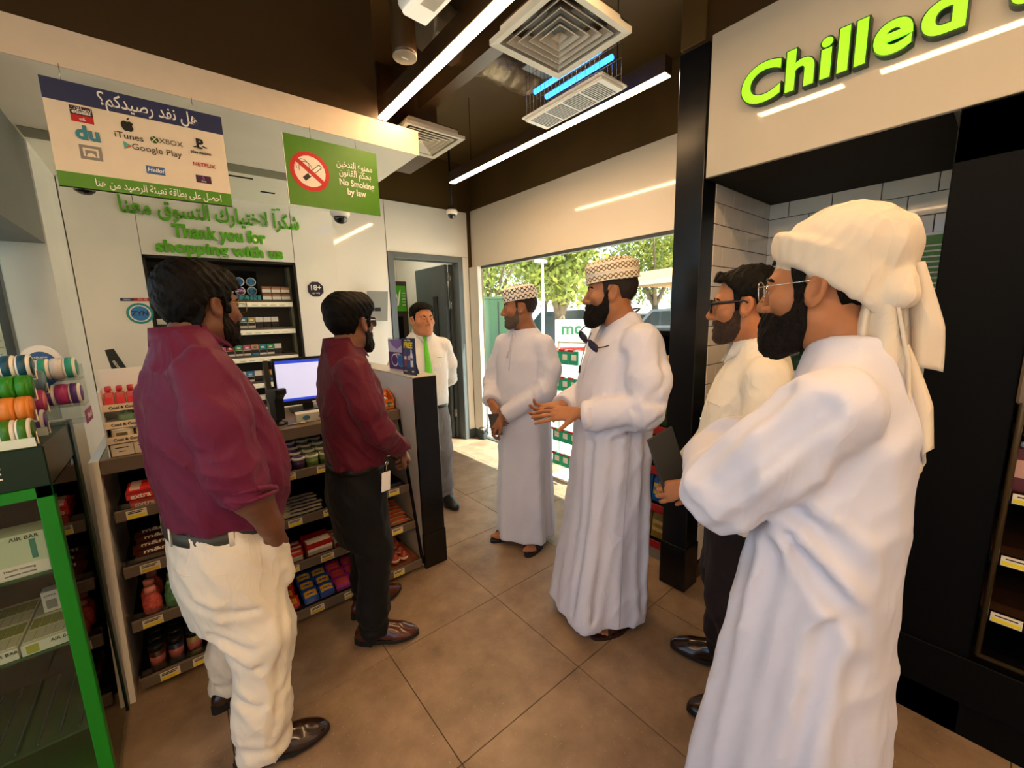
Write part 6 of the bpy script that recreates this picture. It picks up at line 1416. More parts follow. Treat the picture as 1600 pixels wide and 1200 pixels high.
# ================================================================ P2: slimmer man in maroon shirt, black trousers
def man_maroon_slim():
    t = person('slimmer man in wine red shirt and black trousers with a white badge at his belt', (.59, 1.88), -5)
    sk = skin('brown', '#7a5038'); body = Soup()
    HM = xf((.0, .028, 1.500), 34, 0, 0, 1.0)
    g, s = head_mesh(body, HM, .0034, (0, -.05, -.16))
    hand(body, frame((.105, .185, .905), (-.7, .45, -.55), (.3, .9, .3)), 1, curl=(.5, .5, .5, .5)); hand(body, frame((-.10, .19, .905), (.75, .35, -.5), (-.3, .9, .3)), -1, curl=(.5, .55, .55, .6))
    put(Soup().add(*nets(g, hair_sdf(g, s, .024, .009, HAIRLINE, .002, lambda q: .016 * np.exp(-((q.Y - .06) / .04) ** 2)))).build('hair', M_HAIR, t), HM)
    put(Soup().add(*nets(g, beard_sdf(g, s, .008, ((0, .065, -.105), (.040, .036, .034))))).build('beard', M_BEARD, t), HM)
    eyes(t, HM); brows(t, HM, M_HAIR); glasses(t, HM, SILW, glass_mat('dark lens', '#4a4038', .2), r=.0016, hgt=.021, w_=.026)
    prof = [(.84, 0, -.008, .165, .118), (.92, 0, .004, .175, .128), (1.02, 0, .006, .180, .134), (1.14, 0, .0, .186, .134), (1.24, 0, -.006, .180, .126), (1.31, 0, -.014, .15, .100), (1.37, 0, -.018, .095, .078), (1.405, 0, -.02, .070, .070)]
    yoke = [((-.145, -.015, 1.315), (.145, -.015, 1.315), .052, .052), ((-.05, -.02, 1.365), (.05, -.02, 1.365), .05, .05)]
    arms = [([(.168, -.012, 1.305), (.215, .01, 1.16), (.225, .055, 1.045), (.115, .178, .915)], (.062, .062, .056, .043)), ([(-.168, -.012, 1.305), (-.215, .01, 1.16), (-.225, .055, 1.045), (-.11, .182, .915)], (.062, .062, .056, .043))]
    inner(body, prof, arms, [[(.085, -.012, .72), (.105, .022, .46), (.118, -.010, .18), (.125, -.02, .06)], [(-.085, -.012, .72), (-.11, .03, .46), (-.125, .02, .18), (-.13, .015, .06)]]); body.build('body', sk, t)
    upper(t, 'shirt', M_MAROON2, prof, arms, yoke, box=((-.32, -.22, .82), (.32, .28, 1.46)), neck_hole=((0, -.015, 1.37), (0, 0, 1.5), .060), wr=.008, wph=1.0, extra=lambda q, d: np.maximum(d, .874 - q.Z))
    collar(t, xf((0, -.018, 1.405), 0, 3), M_MAROON2, r=.066, h=.036, drop=.018, point=.055)
    MK = fabric('black trouser wool', '#0f0f10', .7, .15)
    hips = [(.50, 0, -.01, .15, .11), (.70, 0, -.018, .172, .128), (.80, 0, -.012, .168, .124), (.87, 0, -.008, .163, .117), (.89, 0, -.008, .162, .116)]
    legs = [([(.085, -.012, .72), (.105, .022, .46), (.118, -.010, .18), (.125, -.02, .055)], (.098, .076, .064, .066)), ([(-.085, -.012, .72), (-.11, .03, .46), (-.125, .02, .18), (-.13, .015, .055)], (.098, .076, .064, .066))]
    trousers(t, 'trousers', MK, hips, legs, .885, wr=.004)
    band(hips, lambda th: (.852, .886), .005).build('belt', M_BPLAS, t)
    o = MB().box((-.027, -.002, -.125), (.027, .002, -.04), .001).build('badge', mat('badge white', '#f4f2ee', .3), t, 'white badge on a clip'); o.location = (.170, .088, .885); o.rotation_euler = (0, math.radians(-8), math.radians(-58))
    MB().tube([(0, 0, -.04), (0, .002, -.01), (0, 0, .0)], .003, 6).lathe([(0, -.004), (.011, -.004), (.011, .004), (0, .004)], 12, mx=Matrix.Rotation(math.pi / 2, 4, 'X')).build('badge_reel', M_STEEL, o)
    shoe(t, xf((.128, .02, .012), -28), M_LEATH, M_SOLE, laces=True); shoe(t, xf((-.135, .055, .012), 16), M_LEATH, M_SOLE, laces=True)
# ================================================================ P3: cashier
def cashier():
    t = person('cashier in white shirt and bright green tie standing behind the counter partition', (1.463, 2.842), -104)
    sk = skin('tan', '#b97a54'); body = Soup()
    HM = xf((0, .03, 1.500), 14, 2, 0, .98)
    g, s = head_mesh(body, HM, .0036, (0, -.05, -.16), fat=.004, nr=(.058, .066))
    put(Soup().add(*nets(g, hair_sdf(g, s, .018, .004, [(-.2, -.06), (-.07, -.06), (-.045, -.03), (-.028, .03), (.012, .034), (.016, .0), (.028, .0), (.034, .052), (.06, .074), (.078, .084), (.2, .084)], .0025, lambda q: .010 * np.exp(-((q.Y - .07) / .03) ** 2)))).build('hair', M_HAIR, t), HM)
    eyes(t, HM); brows(t, HM, M_HAIR, .0036)
    prof = [(.82, 0, .0, .165, .120), (.92, 0, .008, .170, .128), (1.04, 0, .006, .176, .128), (1.16, 0, .0, .180, .122), (1.25, 0, -.006, .175, .112), (1.31, 0, -.014, .145, .094), (1.37, 0, -.018, .092, .076), (1.40, 0, -.02, .068, .068)]
    yoke = [((-.145, -.015, 1.312), (.145, -.015, 1.312), .050, .050), ((-.05, -.02, 1.36), (.05, -.02, 1.36), .048, .048)]
    arms = [([(s_ * .165, -.012, 1.30), (s_ * .212, -.03, 1.15), (s_ * .222, -.075, 1.03), (s_ * .12, -.16, .93)], (.060, .058, .052, .042)) for s_ in (1, -1)]
    inner(body, prof, arms, [[(s_ * .09, -.005, .76), (s_ * .10, .015, .46), (s_ * .11, .0, .18), (s_ * .115, .0, .09)] for s_ in (1, -1)]); body.build('body', sk, t)
    upper(t, 'shirt', M_SHIRT, prof, arms, yoke, box=((-.32, -.26, .80), (.32, .20, 1.45)), neck_hole=((0, -.015, 1.37), (0, 0, 1.5), .058), wr=.004, h=.0085, extra=lambda q, d: np.maximum(d, .852 - q.Z))
    collar(t, xf((0, -.016, 1.402), 0, 3), M_SHIRT, r=.064, h=.032, drop=.018, point=.06, open_=.25)
    MT = mat('lime tie', '#63c81e', .4, var=.06, vscale=60)
    def yf(z): c = section(prof, z); return c[1] + c[3] + .009
    zs = [1.372, 1.345, 1.30, 1.2, 1.1, 1.0, .93]; ws = [.017, .011, .016, .022, .027, .031, .032]
    sheet(t, 'tie', MT, [[(-w_, yf(z) + (.004 if i else .004), z), (0, yf(z) + .007, z), (w_, yf(z) + .004, z)] for i, (z, w_) in enumerate(zip(zs, ws))] + [[(-.01, yf(.9) + .004, .905), (0, yf(.9) + .006, .895), (.01, yf(.9) + .004, .905)]], .004)
    MB().prism([(-.019, 1.385), (.019, 1.385), (.011, 1.348), (-.011, 1.348)], 1, yf(1.36) - .002, yf(1.36) + .014).build('tie_knot', MT, t)
    MB().prism([(-.012, .985), (.0, 1.005), (.012, 1.01), (.004, .99), (.006, .975)], 1, yf(.99) + .0088, yf(.99) + .0105).build('bird_print', M_PRW, t)
    o = MB().box((-.028, 0, -.008), (.028, .004, .008), .001).build('name_badge', M_WPLAS, t); o.location = (-.095, .118, 1.225); o.rotation_euler = (0, 0, math.radians(22)); MB().box((-.02, .0038, -.003), (.02, .0045, .003)).build('print_line', M_LIME, o)
    MG = fabric('grey trouser wool', '#6f6d70', .7, .15); hips = [(.50, 0, -.005, .15, .11), (.70, 0, -.01, .165, .122), (.84, 0, 0, .162, .117), (.87, 0, 0, .162, .116)]
    trousers(t, 'trousers', MG, hips, [([(s_ * .085, -.012, .72), (s_ * .10, .02, .46), (s_ * .11, -.01, .18), (s_ * .115, -.02, .055)], (.095, .076, .064, .066)) for s_ in (1, -1)], .865, h=.01)
    band(hips, lambda th: (.835, .866), .006, 36).build('belt', M_BPLAS, t)
    for s_ in (1, -1): shoe(t, xf((s_ * .12, .02, .012), -12 * s_), M_BPLAS, M_SOLE)
# ================================================================ robes and caps
def flutes(a, ph, z0=1.05, n1=5, n2=9):
    return lambda th, z: (np.clip((z0 - z) / z0, 0, 1) ** 1.2) * a * (np.sin(n1 * th + ph) + .55 * np.sin(n2 * th + 2.1 * ph + z * 2.0))
def cap_mat(name, base, ink, nu, nv, thr, bandz):
    m = mat(name, base, .85); n = m.node_tree.nodes; l = m.node_tree.links; b = n['Principled BSDF']
    tc = n.new('ShaderNodeTexCoord'); gr = n.new('ShaderNodeTexGradient'); gr.gradient_type = 'RADIAL'; l.new(tc.outputs['Object'], gr.inputs[0]); sp = n.new('ShaderNodeSeparateXYZ'); l.new(tc.outputs['Object'], sp.inputs[0])
    def mt(op, a, b_=None, c=None):
        q = n.new('ShaderNodeMath'); q.operation = op
        for i, v in enumerate((a, b_, c)):
            if v is None: continue
            if isinstance(v, (int, float)): q.inputs[i].default_value = v
            else: l.new(v, q.inputs[i])
        return q.outputs[0]
    u = mt('MULTIPLY', gr.outputs['Fac'], nu * 2 * math.pi); v = mt('MULTIPLY', sp.outputs['Z'], nv)
    p = mt('MULTIPLY', mt('SINE', mt('ADD', u, v)), mt('SINE', mt('SUBTRACT', u, v)))
    p2 = mt('ABSOLUTE', mt('ADD', p, mt('MULTIPLY', mt('SINE', mt('MULTIPLY', u, 2.0)), .5)))
    bd = mt('GREATER_THAN', mt('SINE', mt('MULTIPLY', sp.outputs['Z'], bandz)), -.8)
    k = mt('MULTIPLY', mt('LESS_THAN', p2, thr), bd)
    mx = n.new('ShaderNodeMix'); mx.data_type = 'RGBA'; l.new(k, mx.inputs[0]); mx.inputs[6].default_value = (*lin(base), 1); mx.inputs[7].default_value = (*lin(ink), 1); l.new(mx.outputs[2], b.inputs['Base Color'])
    return m
def kuma(par, HM, mt, trim, tilt=-6, hgt=.085, rx=.088, ry=.110, z0=.052):
    m = MB(); n = 40; V = []; F = []
    pr = [(1.0, 0), (1.012, .02), (1.015, .05), (1.005, hgt * .85), (.96, hgt), (.75, hgt + .012), (.4, hgt + .018), (.01, hgt + .02)]
    for r, z in pr:
        for k in range(n): a = 2 * math.pi * k / n; V.append((rx * r * math.cos(a), ry * r * math.sin(a), z + .003 * math.sin(3 * a + z * 40)))
    for i in range(len(pr) - 1):
        for k in range(n): F.append((i * n + k, i * n + (k + 1) % n, (i + 1) * n + (k + 1) % n, (i + 1) * n + k))
    M = HM @ Matrix.Translation((0, -.012, z0)) @ Matrix.Rotation(math.radians(tilt), 4, 'X')
    o = put(m.add(V, F, 0, True).build('cap', mt, par), M)
    for zz in (.003, hgt * .48): MB().tube([(rx * 1.017 * math.cos(a), ry * 1.017 * math.sin(a), zz) for a in np.linspace(0, 2 * math.pi, 41)], .0022, 6, caps=False).build('cap_band', trim, o)
def robe_person_far():
    t = person('man in white robe and black patterned white cap, arms crossed at the wrists', (1.72, 1.98), 188)
    sk = skin('warm brown', '#9a6546'); body = Soup()
    HM = xf((.0, .02, 1.562), -44, -3, 0, 1.0)
    g, s = head_mesh(body, HM, .0034, (0, -.05, -.17), nr=(.055, .064))
    hand(body, frame((.120, .175, .965), (-.75, .25, -.55), (.2, .95, .25)), 1, curl=(.35, .4, .45, .5)); hand(body, frame((.015, .205, .885), (.55, .18, -.75), (.35, .9, .2)), -1, curl=(.55, .6, .6, .65))
    FR, FL = xf((.10, .06, .014), -14), xf((-.12, .04, .014), 16)
    foot(body, FR); foot(body, FL)
    put(Soup().add(*nets(g, hair_sdf(g, s, .003, .002, [(-.2, -.06), (-.07, -.06), (-.045, -.03), (-.028, .03), (.012, .034), (.016, .0), (.028, .0), (.034, .06), (.06, .074), (.2, .08)], .001))).build('hair', mat('cropped hair', '#2c1e17', .8), t), HM)
    put(Soup().add(*nets(g, beard_sdf(g, s, .0025, noise=.001))).build('beard', mat('short beard', '#33231a', .8, col2='#6a5c50', vscale=40), t), HM)
    eyes(t, HM); brows(t, HM, M_HAIR)
    kuma(t, HM, cap_mat('cap black on white', '#efe9de', '#2a1d16', 9, 120, .36, 140), mat('cap trim white', '#e6ded0', .8), hgt=.075)
    prof = [(.055, 0, .01, .200, .175), (.3, 0, .01, .192, .165), (.6, 0, .0, .186, .152), (.9, 0, .0, .184, .142), (1.1, 0, .0, .186, .136), (1.24, 0, -.005, .186, .126), (1.33, 0, -.012, .160, .106), (1.40, 0, -.016, .100, .080), (1.44, 0, -.018, .070, .068)]
    yoke = [((-.15, -.012, 1.345), (.15, -.012, 1.345), .052, .052), ((-.05, -.018, 1.40), (.05, -.018, 1.40), .048, .048)]
    arms = [([(.172, -.01, 1.335), (.225, .0, 1.19), (.235, .045, 1.075), (.135, .165, .975)], (.062, .064, .062, .056)), ([(-.172, -.01, 1.335), (-.225, .0, 1.19), (-.225, .06, 1.06), (-.015, .192, .915)], (.062, .064, .062, .054))]
    inner(body, prof, arms, [[(s_ * .09, -.005, .76), (s_ * .10, .015, .46), (s_ * .11, .0, .18), (s_ * .115, .0, .09)] for s_ in (1, -1)]); body.build('body', sk, t)
    upper(t, 'robe', M_ROBE, prof, arms, yoke, box=((-.33, -.26, .03), (.33, .30, 1.50)), fold=flutes(.016, .7, 1.1), neck_hole=((0, -.012, 1.41), (0, 0, 1.52), .060), wr=.004, ws=.085, wph=2.0, h=.0085)
    MB().tube([(0, section(prof, z)[1] + section(prof, z)[3] + .004, z) for z in (1.415, 1.36, 1.30, 1.24, 1.18)], .0028, 6).build('placket', M_ROBE, t)
    MB().tube([(.02, section(prof, z)[1] + section(prof, z)[3] + .010, z) for z in (1.41, 1.36, 1.31, 1.26)], .005, 6).build('tassel', M_ROBE, t)
    MS = mat('black sandal', '#16161a', .6); sandal(t, FR @ Matrix.Translation((0, 0, .0)), MS, MS); sandal(t, FL, MS, MS)
    o = MB().box((-.036, -.075, -.005), (.036, .075, .005), .004).build('phone_body', mat('phone case', '#4a4a48', .4), thing('mobile_phone', 'grey mobile phone in the crossed hands of the man in the patterned cap', 'phone')); r = o.parent
    r.matrix_world = Matrix.Translation((1.72, 1.98, 0)) @ Matrix.Rotation(math.radians(98), 4, 'Z') @ Matrix.Translation((.05, .218, .845)) @ Matrix.Rotation(math.radians(78), 4, 'X') @ Matrix.Rotation(.5, 4, 'Y'); MB().box((-.033, -.07, .005), (.033, .07, .0058)).build('screen', M_BLACK, r)
    r2 = thing('sunglasses', 'dark framed spectacles dangling from the crossed hands', 'glasses'); r2.matrix_world = Matrix.Translation((1.72, 1.98, 0)) @ Matrix.Rotation(math.radians(98), 4, 'Z') @ Matrix.Translation((.10, .15, .80)) @ Matrix.Rotation(math.radians(10), 4, 'Y'); glasses(r2, Matrix.Identity(4), BLKF, LENS, r=.0022)
def robe_person_big():
    t = person('bearded man in white robe and tan lattice cap with sunglasses hung at his collar', (1.578, 1.158), 150)
    sk = skin('olive brown', '#a36c49'); body = Soup()
    HM = xf((-.01, .032, 1.605), -20, -2, 0, 1.04)
    g, s = head_mesh(body, HM, .003, (0, -.06, -.17), fat=.004, nr=(.064, .074))
    hand(body, frame((-.118, .232, 1.088), (.28, .95, .02), (-.75, .25, .65)), -1, curl=(.08, .12, .22, .34), spread=.22, thumb=((.034, .026, -.006), (.062, .050, -.004), (.084, .072, .004)))
    hand(body, frame((.085, .255, 1.078), (-.35, .92, -.1), (.55, .1, -.82)), 1, curl=(.14, .22, .32, .42), spread=.24, thumb=((.034, .028, -.008), (.062, .052, -.010), (.080, .080, -.006)))
    FR, FL = xf((.10, .02, .014), -16), xf((-.12, .02, .014), 18); foot(body, FR); foot(body, FL)
    put(Soup().add(*nets(g, hair_sdf(g, s, .005, .004, [(-.2, -.06), (-.07, -.06), (-.045, -.035), (-.028, .03), (.012, .034), (.016, -.01), (.030, -.01), (.036, .06), (.06, .074), (.2, .08)], .0012))).build('hair', mat('fade hair', '#1f1510', .8), t), HM)
    put(Soup().add(*nets(g, beard_sdf(g, s, .010, ((0, .062, -.108), (.046, .040, .040)), .01))).build('beard', M_BEARD, t), HM)
    eyes(t, HM); brows(t, HM, M_HAIR, .0048)
    kuma(t, HM, cap_mat('cap tan lattice', '#efe4cc', '#7d5f36', 13, 190, .42, 155), mat('cap trim ivory', '#efe6d4', .8), hgt=.078, rx=.090, ry=.112, tilt=-5)
    prof = [(.065, 0, .075, .222, .222), (.25, 0, .062, .216, .206), (.55, 0, .036, .212, .184), (.85, 0, .018, .214, .172), (1.05, 0, .012, .216, .170), (1.2, 0, .0, .214, .160), (1.32, 0, -.016, .204, .142), (1.40, 0, -.026, .176, .116), (1.46, 0, -.03, .108, .088), (1.50, 0, -.03, .076, .074)]
    yoke = [((-.175, -.03, 1.41), (.175, -.03, 1.41), .060, .060), ((-.06, -.03, 1.465), (.06, -.03, 1.465), .052, .052)]
    arms = [([(-.20, -.028, 1.395), (-.258, -.035, 1.24), (-.268, -.012, 1.115), (-.140, .196, 1.078)], (.076, .078, .072, .062)), ([(.20, -.028, 1.395), (.255, -.02, 1.24), (.262, .02, 1.115), (.105, .222, 1.07)], (.076, .078, .072, .060))]
    inner(body, prof, arms, [[(s_ * .09, -.005, .76), (s_ * .10, .015, .46), (s_ * .11, .0, .18), (s_ * .115, .0, .09)] for s_ in (1, -1)]); body.build('body', sk, t)
    upper(t, 'robe', M_ROBE2, prof, arms, yoke, box=((-.37, -.25, .04), (.37, .32, 1.55)), fold=flutes(.018, 1.9, 1.1), neck_hole=((0, -.022, 1.47), (0, 0, 1.58), .066), wr=.006, ws=.09, wph=3.0,
          extra=lambda q, d: grooves(q, d, [[(-.335, -.04, 1.16), (-.29, .05, 1.13), (-.20, .12, 1.12)], [(-.335, -.03, 1.10), (-.27, .06, 1.06), (-.19, .13, 1.03)], [(-.28, -.08, 1.38), (-.325, -.05, 1.25), (-.335, .0, 1.17)],
              [(-.215, .05, 1.34), (-.20, .10, 1.18)], [(-.17, .13, 1.36), (-.14, .17, 1.2)], [(-.21, .08, .98), (-.215, .12, .55), (-.20, .18, .12)], [(-.13, .16, .95), (-.14, .2, .5), (-.14, .25, .12)], [(-.21, -.06, 1.0), (-.21, -.06, .5), (-.2, -.06, .15)]]))
    cm = frame((-.140, .196, 1.078), (.128, .208, -.037), (0, 0, 1)); put(MB().lathe([(.058, -.045), (.064, -.045), (.0645, .002), (.060, .004)], 26, mx=Matrix.Rotation(-math.pi / 2, 4, 'X')).build('cuff', M_ROBE2, t), cm)
    MB().tube([(0, section(prof, z)[1] + section(prof, z)[3] + .004, z) for z in (1.47, 1.42, 1.36, 1.30, 1.22)], .003, 6).build('placket', M_ROBE2, t)
    sd = MB().tube([(-.205, -.03, 1.47 - .02), (-.223, .01, 1.2), (-.222, .03, .9), (-.226, .05, .5), (-.235, .06, .1)], .0022, 5); sd.build('side_seam', mat('seam lilac', '#bcb4c0', .8), t)
    g_ = thing('hanging_sunglasses', 'dark purple sunglasses hung on a cord at the bearded man\'s collar', 'sunglasses'); W_ = Matrix.Translation((1.578, 1.158, 0)) @ Matrix.Rotation(math.radians(60), 4, 'Z'); g_.matrix_world = W_
    glasses(g_, Matrix.Translation((-.030, .050, 1.430)) @ Matrix.Rotation(math.radians(12), 4, 'Z') @ Matrix.Rotation(math.radians(-20), 4, 'X') @ Matrix.Rotation(math.radians(-34), 4, 'Y') @ Matrix.Scale(1.08, 4), mat('plum frame', '#2a1f3a', .25), mat('plum lens', '#2c1d44', .08), r=.0026, hgt=.020)
    MB().tube([(.083 * math.cos(a), -.022 + .084 * math.sin(a), 1.508 - .028 * math.sin(a)) for a in np.linspace(math.pi * .62, math.pi * 2.38, 30)], .0042, 6).build('cord', mat('cord plum', '#221a28', .6), g_)
    MB().tube([(0, .118, 1.43), (.004, .146, 1.37), (.0, .165, 1.30), (-.004, .174, 1.27)], .002, 6).tube([(-.004, .172, 1.285), (-.008, .178, 1.25)], .005, 6).build('strap_end', mat('cord black', '#1c1a22', .6), g_)
    MS = mat('maroon sandal', '#2c1512', .5); sandal(t, FR, MS, MS); sandal(t, FL, MS, MS)
def man_glasses():
    t = person('man in cream white shirt and black framed glasses holding a tablet', (1.56, .565), 121)
    sk = skin('light brown', '#b5754d'); body = Soup()
    HM = xf((-.005, .032, 1.530), -12, -3, 0, 1.02)
    g, s = head_mesh(body, HM, .003, (0, -.055, -.17), nr=(.058, .068))
    hand(body, frame((-.12, .19, .90), (.35, .75, -.45), (-.8, .3, .1)), -1, curl=(.3, .35, .4, .45)); hand(body, frame((.12, .2, .88), (-.6, .7, -.3), (.6, .5, .4)), 1, curl=(.4, .45, .5, .5))
    line = [(-.2, -.085), (-.07, -.085), (-.045, -.06), (-.028, .025), (.012, .032), (.016, -.010), (.028, -.010), (.034, .050), (.056, .078), (.074, .088), (.2, .088)]
    put(Soup().add(*nets(g, hair_sdf(g, s, .013, .010, line, .003, lambda q: .022 * np.exp(-((q.Y - .085) / .022) ** 2)))).build('hair', M_HAIR, t), HM)
    put(Soup().add(*nets(g, beard_sdf(g, s, .004, noise=.0014))).build('beard', mat('stubble brown', '#3a2618', .8, var=.4, vscale=120, bump=.5, bscale=300), t), HM)
    eyes(t, HM); brows(t, HM, M_HAIR); glasses(t, HM, BLKF, LENS, r=.0040, hgt=.021, w_=.027, top=1.3)
    MB().lathe([(0, -.003), (.003, 0), (0, .003)], 8).build('earring', M_STEEL, t).matrix_local = HM @ Matrix.Translation((-.088, .004, -.034))
    prof = [(.76, 0, .01, .178, .138), (.86, 0, .012, .182, .146), (.98, 0, .014, .186, .150), (1.1, 0, .008, .188, .144), (1.2, 0, .0, .190, .134), (1.29, 0, -.012, .165, .110), (1.36, 0, -.02, .10, .082), (1.40, 0, -.022, .070, .070)]
    yoke = [((-.155, -.015, 1.315), (.155, -.015, 1.315), .055, .055), ((-.05, -.02, 1.37), (.05, -.02, 1.37), .05, .05)]
    arms = [([(-.18, -.012, 1.30), (-.235, -.01, 1.15), (-.24, .03, 1.03), (-.13, .175, .92)], (.068, .068, .062, .048)), ([(.18, -.012, 1.30), (.235, .0, 1.15), (.24, .05, 1.02), (.13, .185, .90)], (.068, .068, .062, .048))]
    inner(body, prof, arms, [[(s_ * .09, -.005, .76), (s_ * .10, .015, .46), (s_ * .11, .0, .18), (s_ * .115, .0, .09)] for s_ in (1, -1)]); body.build('body', sk, t)
    upper(t, 'shirt', fabric('cream shirt cotton', '#e6decf', .75, .15), prof, arms, yoke, box=((-.34, -.24, .74), (.34, .28, 1.46)), neck_hole=((0, -.015, 1.37), (0, 0, 1.5), .060), wr=.005, wph=4.0)
    collar(t, xf((0, -.016, 1.405), 0, 3), MATS['cream shirt cotton'], r=.068, h=.036, drop=.02, point=.075, open_=.6)
    buttons(t, M_WPLAS, prof, (1.30, 1.21, 1.12, 1.03, .94, .85))
    MB().tube([(-.13, .110, 1.20), (-.05, .142, 1.20)], .002, 5).tube([(-.13, .110, 1.20), (-.13, .122, 1.08), (-.09, .14, 1.06), (-.05, .148, 1.08), (-.05, .142, 1.20)], .0015, 5).build('pocket_seam', MATS['cream shirt cotton'], t)
    MT = fabric('dark brown trouser', '#241a1a', .75, .1); hips = [(.50, 0, -.005, .155, .115), (.70, 0, -.01, .172, .130), (.80, 0, .005, .17, .130), (.84, 0, .005, .17, .130)]
    trousers(t, 'trousers', MT, hips, [([(s_ * .09, -.01, .72), (s_ * .105, .03, .46), (s_ * .12, -.02 + .03 * s_, .18), (s_ * .125, -.03 + .03 * s_, .055)], (.098, .078, .066, .068)) for s_ in (1, -1)], .83, h=.009)
    shoe(t, xf((.13, .05, .012), -8), M_LEATH2, M_SOLE); shoe(t, xf((-.13, .0, .012), 10), M_LEATH2, M_SOLE)
    tb = thing('tablet', 'dark grey tablet held by the man in black framed glasses', 'tablet'); tb.matrix_world = Matrix.Translation((1.56, .565, 0)) @ Matrix.Rotation(math.radians(31), 4, 'Z') @ Matrix.Translation((-.03, .262, .955)) @ Matrix.Rotation(math.radians(-18), 4, 'X') @ Matrix.Rotation(math.radians(52), 4, 'Z')
    MB().box((-.006, -.075, -.115), (.006, .075, .115), .005).build('case', mat('tablet case', '#2b2b28', .6), tb); MB().box((.006, -.068, -.108), (.0066, .068, .108)).build('screen', M_BLACK, tb)
def robe_person_near():
    t = person('man in white robe with cream turban and silver glasses, arms folded, nearest at right', (1.10, .20), 93)
    sk = skin('golden brown', '#aa6f48'); body = Soup()
    HM = xf((.0, .070, 1.556), 1, -4, 0, 1.02)
    g, s = head_mesh(body, HM, .0026, (0, -.075, -.175), nr=(.058, .068))
    FR, FL = xf((.10, .03, .014), -12), xf((-.10, .05, .014), 12); foot(body, FR, .005); foot(body, FL, .005)
    put(Soup().add(*nets(g, hair_sdf(g, s, .008, .007, [(-.2, -.095), (-.09, -.095), (-.05, -.08), (-.030, .02), (.012, .030), (.016, -.02), (.032, -.02), (.040, .050), (.062, .062), (.2, .066)], .002))).build('hair', M_HAIR, t), HM)
    put(Soup().add(*nets(g, beard_sdf(g, s, .011, ((0, .062, -.105), (.044, .040, .040)), .012, noise=.0030))).build('beard', M_BEARD, t), HM)
    eyes(t, HM); brows(t, HM, M_HAIR, .005); glasses(t, HM, SILW, LENS, r=.0013, hgt=.022, w_=.026, sq=3.0)
    # turban
    MTB = fabric('cream turban cloth', '#d6c8b4', .85, .2)
    def tur(q):
        d = ell(q, (0, -.036, .070), (.092, .116, .094))
        d = d - .0035 * (1 - np.abs(np.sin(q.Y * 34 + q.Z * 26 + wob(q, .05) * 1.8))) ** 3
        for k, (zf, zb, r, ry) in enumerate(((.082, -.062, .0125, .094), (.094, -.046, .0135, .096), (.106, -.026, .0140, .096), (.118, -.004, .0140, .093), (.088, -.084, .0120, .092))):
            P = []
            for j in range(25):
                a = math.pi * 2 * j / 24; y = -.022 + ry * math.sin(a); x = .083 * math.cos(a); z = zb + (zf - zb) * max(0, .5 + .5 * math.sin(a)) ** .66; P.append((x, y, z))
            d = smin(d, chain(q, P, [r] * 25, .006), .007)
        d = smax(d, -ell(q, (0, .012, -.02), (.073, .085, .066)), .006)
        kn = smin(cap(q, (-.01, -.118, .035), (-.045, -.128, -.030), .022, .026), cap(q, (.01, -.118, .04), (.045, -.125, -.02), .022, .024), .015)
        d = smin(d, kn, .014)
        return d - crumple(q, .0022, .035, 1.0) * np.clip((.10 - q.Y) / .06, 0, 1)
    put(Soup().add(*mesh_of(tur, (-.15, -.20, -.13), (.15, .13, .20), .0032)).build('turban', MTB, t), HM)
    def tail(x0, dx, yb, dy, z0, z1, w_, ph, sw):
        rows = []
        for i in range(26):
            u = i / 25; z = z0 + (z1 - z0) * u; rr = []
            for j in range(21):
                v = j / 20 - .5; ww = w_ * (.45 + .55 * min(1, u * 1.7))
                rr.append((x0 + dx * u + v * ww * math.cos(sw) + .012 * math.sin(v * 13 + ph) * (.4 + u), yb + dy * u + v * ww * math.sin(sw) + .008 * math.sin(v * 9 + ph + u * 2) * (.3 + u), z + (.03 * math.sin(v * 4 + ph) - .05 * v) * u))
            rows.append(rr)
        return rows
    put(sheet(t, 'turban_tail', MTB, tail(-.050, -.02, -.100, .01, .0, -.25, .095, .4, 1.35), .005), HM); put(sheet(t, 'turban_tail', MTB, tail(.0, .0, -.135, -.005, .03, -.20, .080, 2.0, 1.3), .005), HM)
    put(sheet(t, 'turban_tail', MTB, tail(-.035, -.02, -.118, -.025, -.12, -.36, .085, 3.6, 1.45), .005), HM)
    prof = [(.05, 0, .06, .24, .225), (.25, 0, .055, .235, .205), (.5, 0, .045, .225, .178), (.8, 0, .032, .212, .150), (1.0, 0, .020, .205, .136), (1.15, 0, .008, .202, .128), (1.27, 0, .0, .196, .122), (1.34, 0, .002, .165, .104), (1.40, 0, .004, .104, .084), (1.44, 0, .006, .072, .072)]
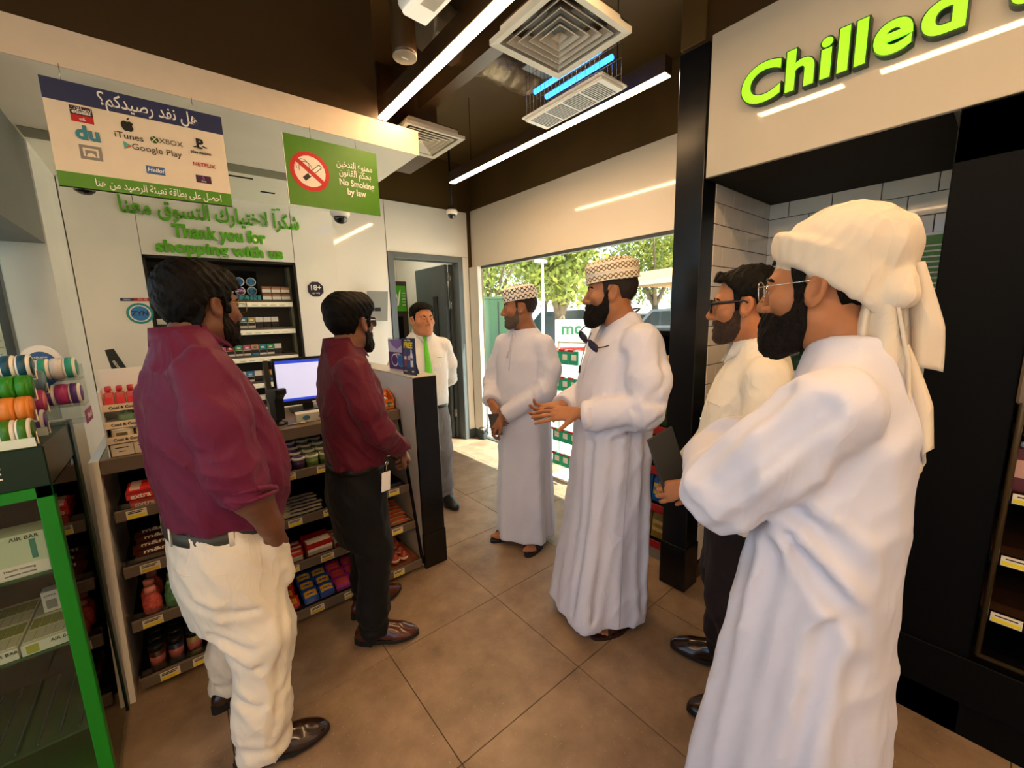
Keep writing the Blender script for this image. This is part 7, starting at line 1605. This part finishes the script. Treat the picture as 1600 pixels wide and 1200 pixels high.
    yoke = [((-.16, -.004, 1.352), (.16, -.004, 1.352), .055, .055), ((-.055, .0, 1.402), (.055, .0, 1.402), .052, .052)]
    arms = [([(-.188, .0, 1.335), (-.215, .085, 1.225), (-.215, .170, 1.130), (-.02, .262, 1.12), (.06, .27, 1.13)], (.074, .078, .076, .070, .066)), ([(.188, .0, 1.335), (.215, .08, 1.22), (.215, .15, 1.14), (.02, .225, 1.17), (-.02, .235, 1.18)], (.074, .076, .072, .062, .058))]
    inner(body, prof, [(a_[0][:4], a_[1][:4]) for a_ in arms], [[(s_ * .09, -.005, .76), (s_ * .10, .015, .46), (s_ * .11, .0, .18), (s_ * .115, .0, .09)] for s_ in (1, -1)]); body.build('body', sk, t)
    upper(t, 'robe', M_ROBE, prof, arms, yoke, box=((-.36, -.24, .03), (.36, .40, 1.50)), fold=flutes(.019, 3.0, 1.12), neck_hole=((0, .012, 1.41), (0, .03, 1.52), .062), wr=.005, ws=.08, wph=5.0, h=.0068, kk=.02,
          extra=lambda q, d: grooves(q, grooves(q, d, [[(-.20, .03, 1.12), (-.205, -.05, 1.06), (-.18, -.11, 1.00)], [(-.20, .04, 1.07), (-.205, -.04, .97), (-.17, -.12, .88)],
              [(-.262, .0, 1.345), (-.300, .08, 1.25), (-.300, .15, 1.17)], [(-.235, .06, 1.36), (-.275, .13, 1.28), (-.290, .20, 1.19)], [(-.290, -.02, 1.27), (-.300, .06, 1.15), (-.27, .16, 1.055)],
              [(-.205, .07, 1.03), (-.222, .11, .62), (-.240, .14, .12)], [(-.205, -.03, .92), (-.225, .0, .5), (-.235, .02, .12)], [(-.18, .13, 1.0), (-.2, .18, .6), (-.205, .22, .15)]]),
              [[(-.13, -.075, 1.40), (-.185, -.090, 1.32), (-.212, -.075, 1.22), (-.205, -.03, 1.14)]], .006, .0045))
    MS = mat('black sandal', '#16161a', .6); sandal(t, FR, MS, MS); sandal(t, FL, MS, MS)
man_maroon_large(); man_maroon_slim(); cashier(); robe_person_far(); robe_person_big(); man_glasses(); robe_person_near()
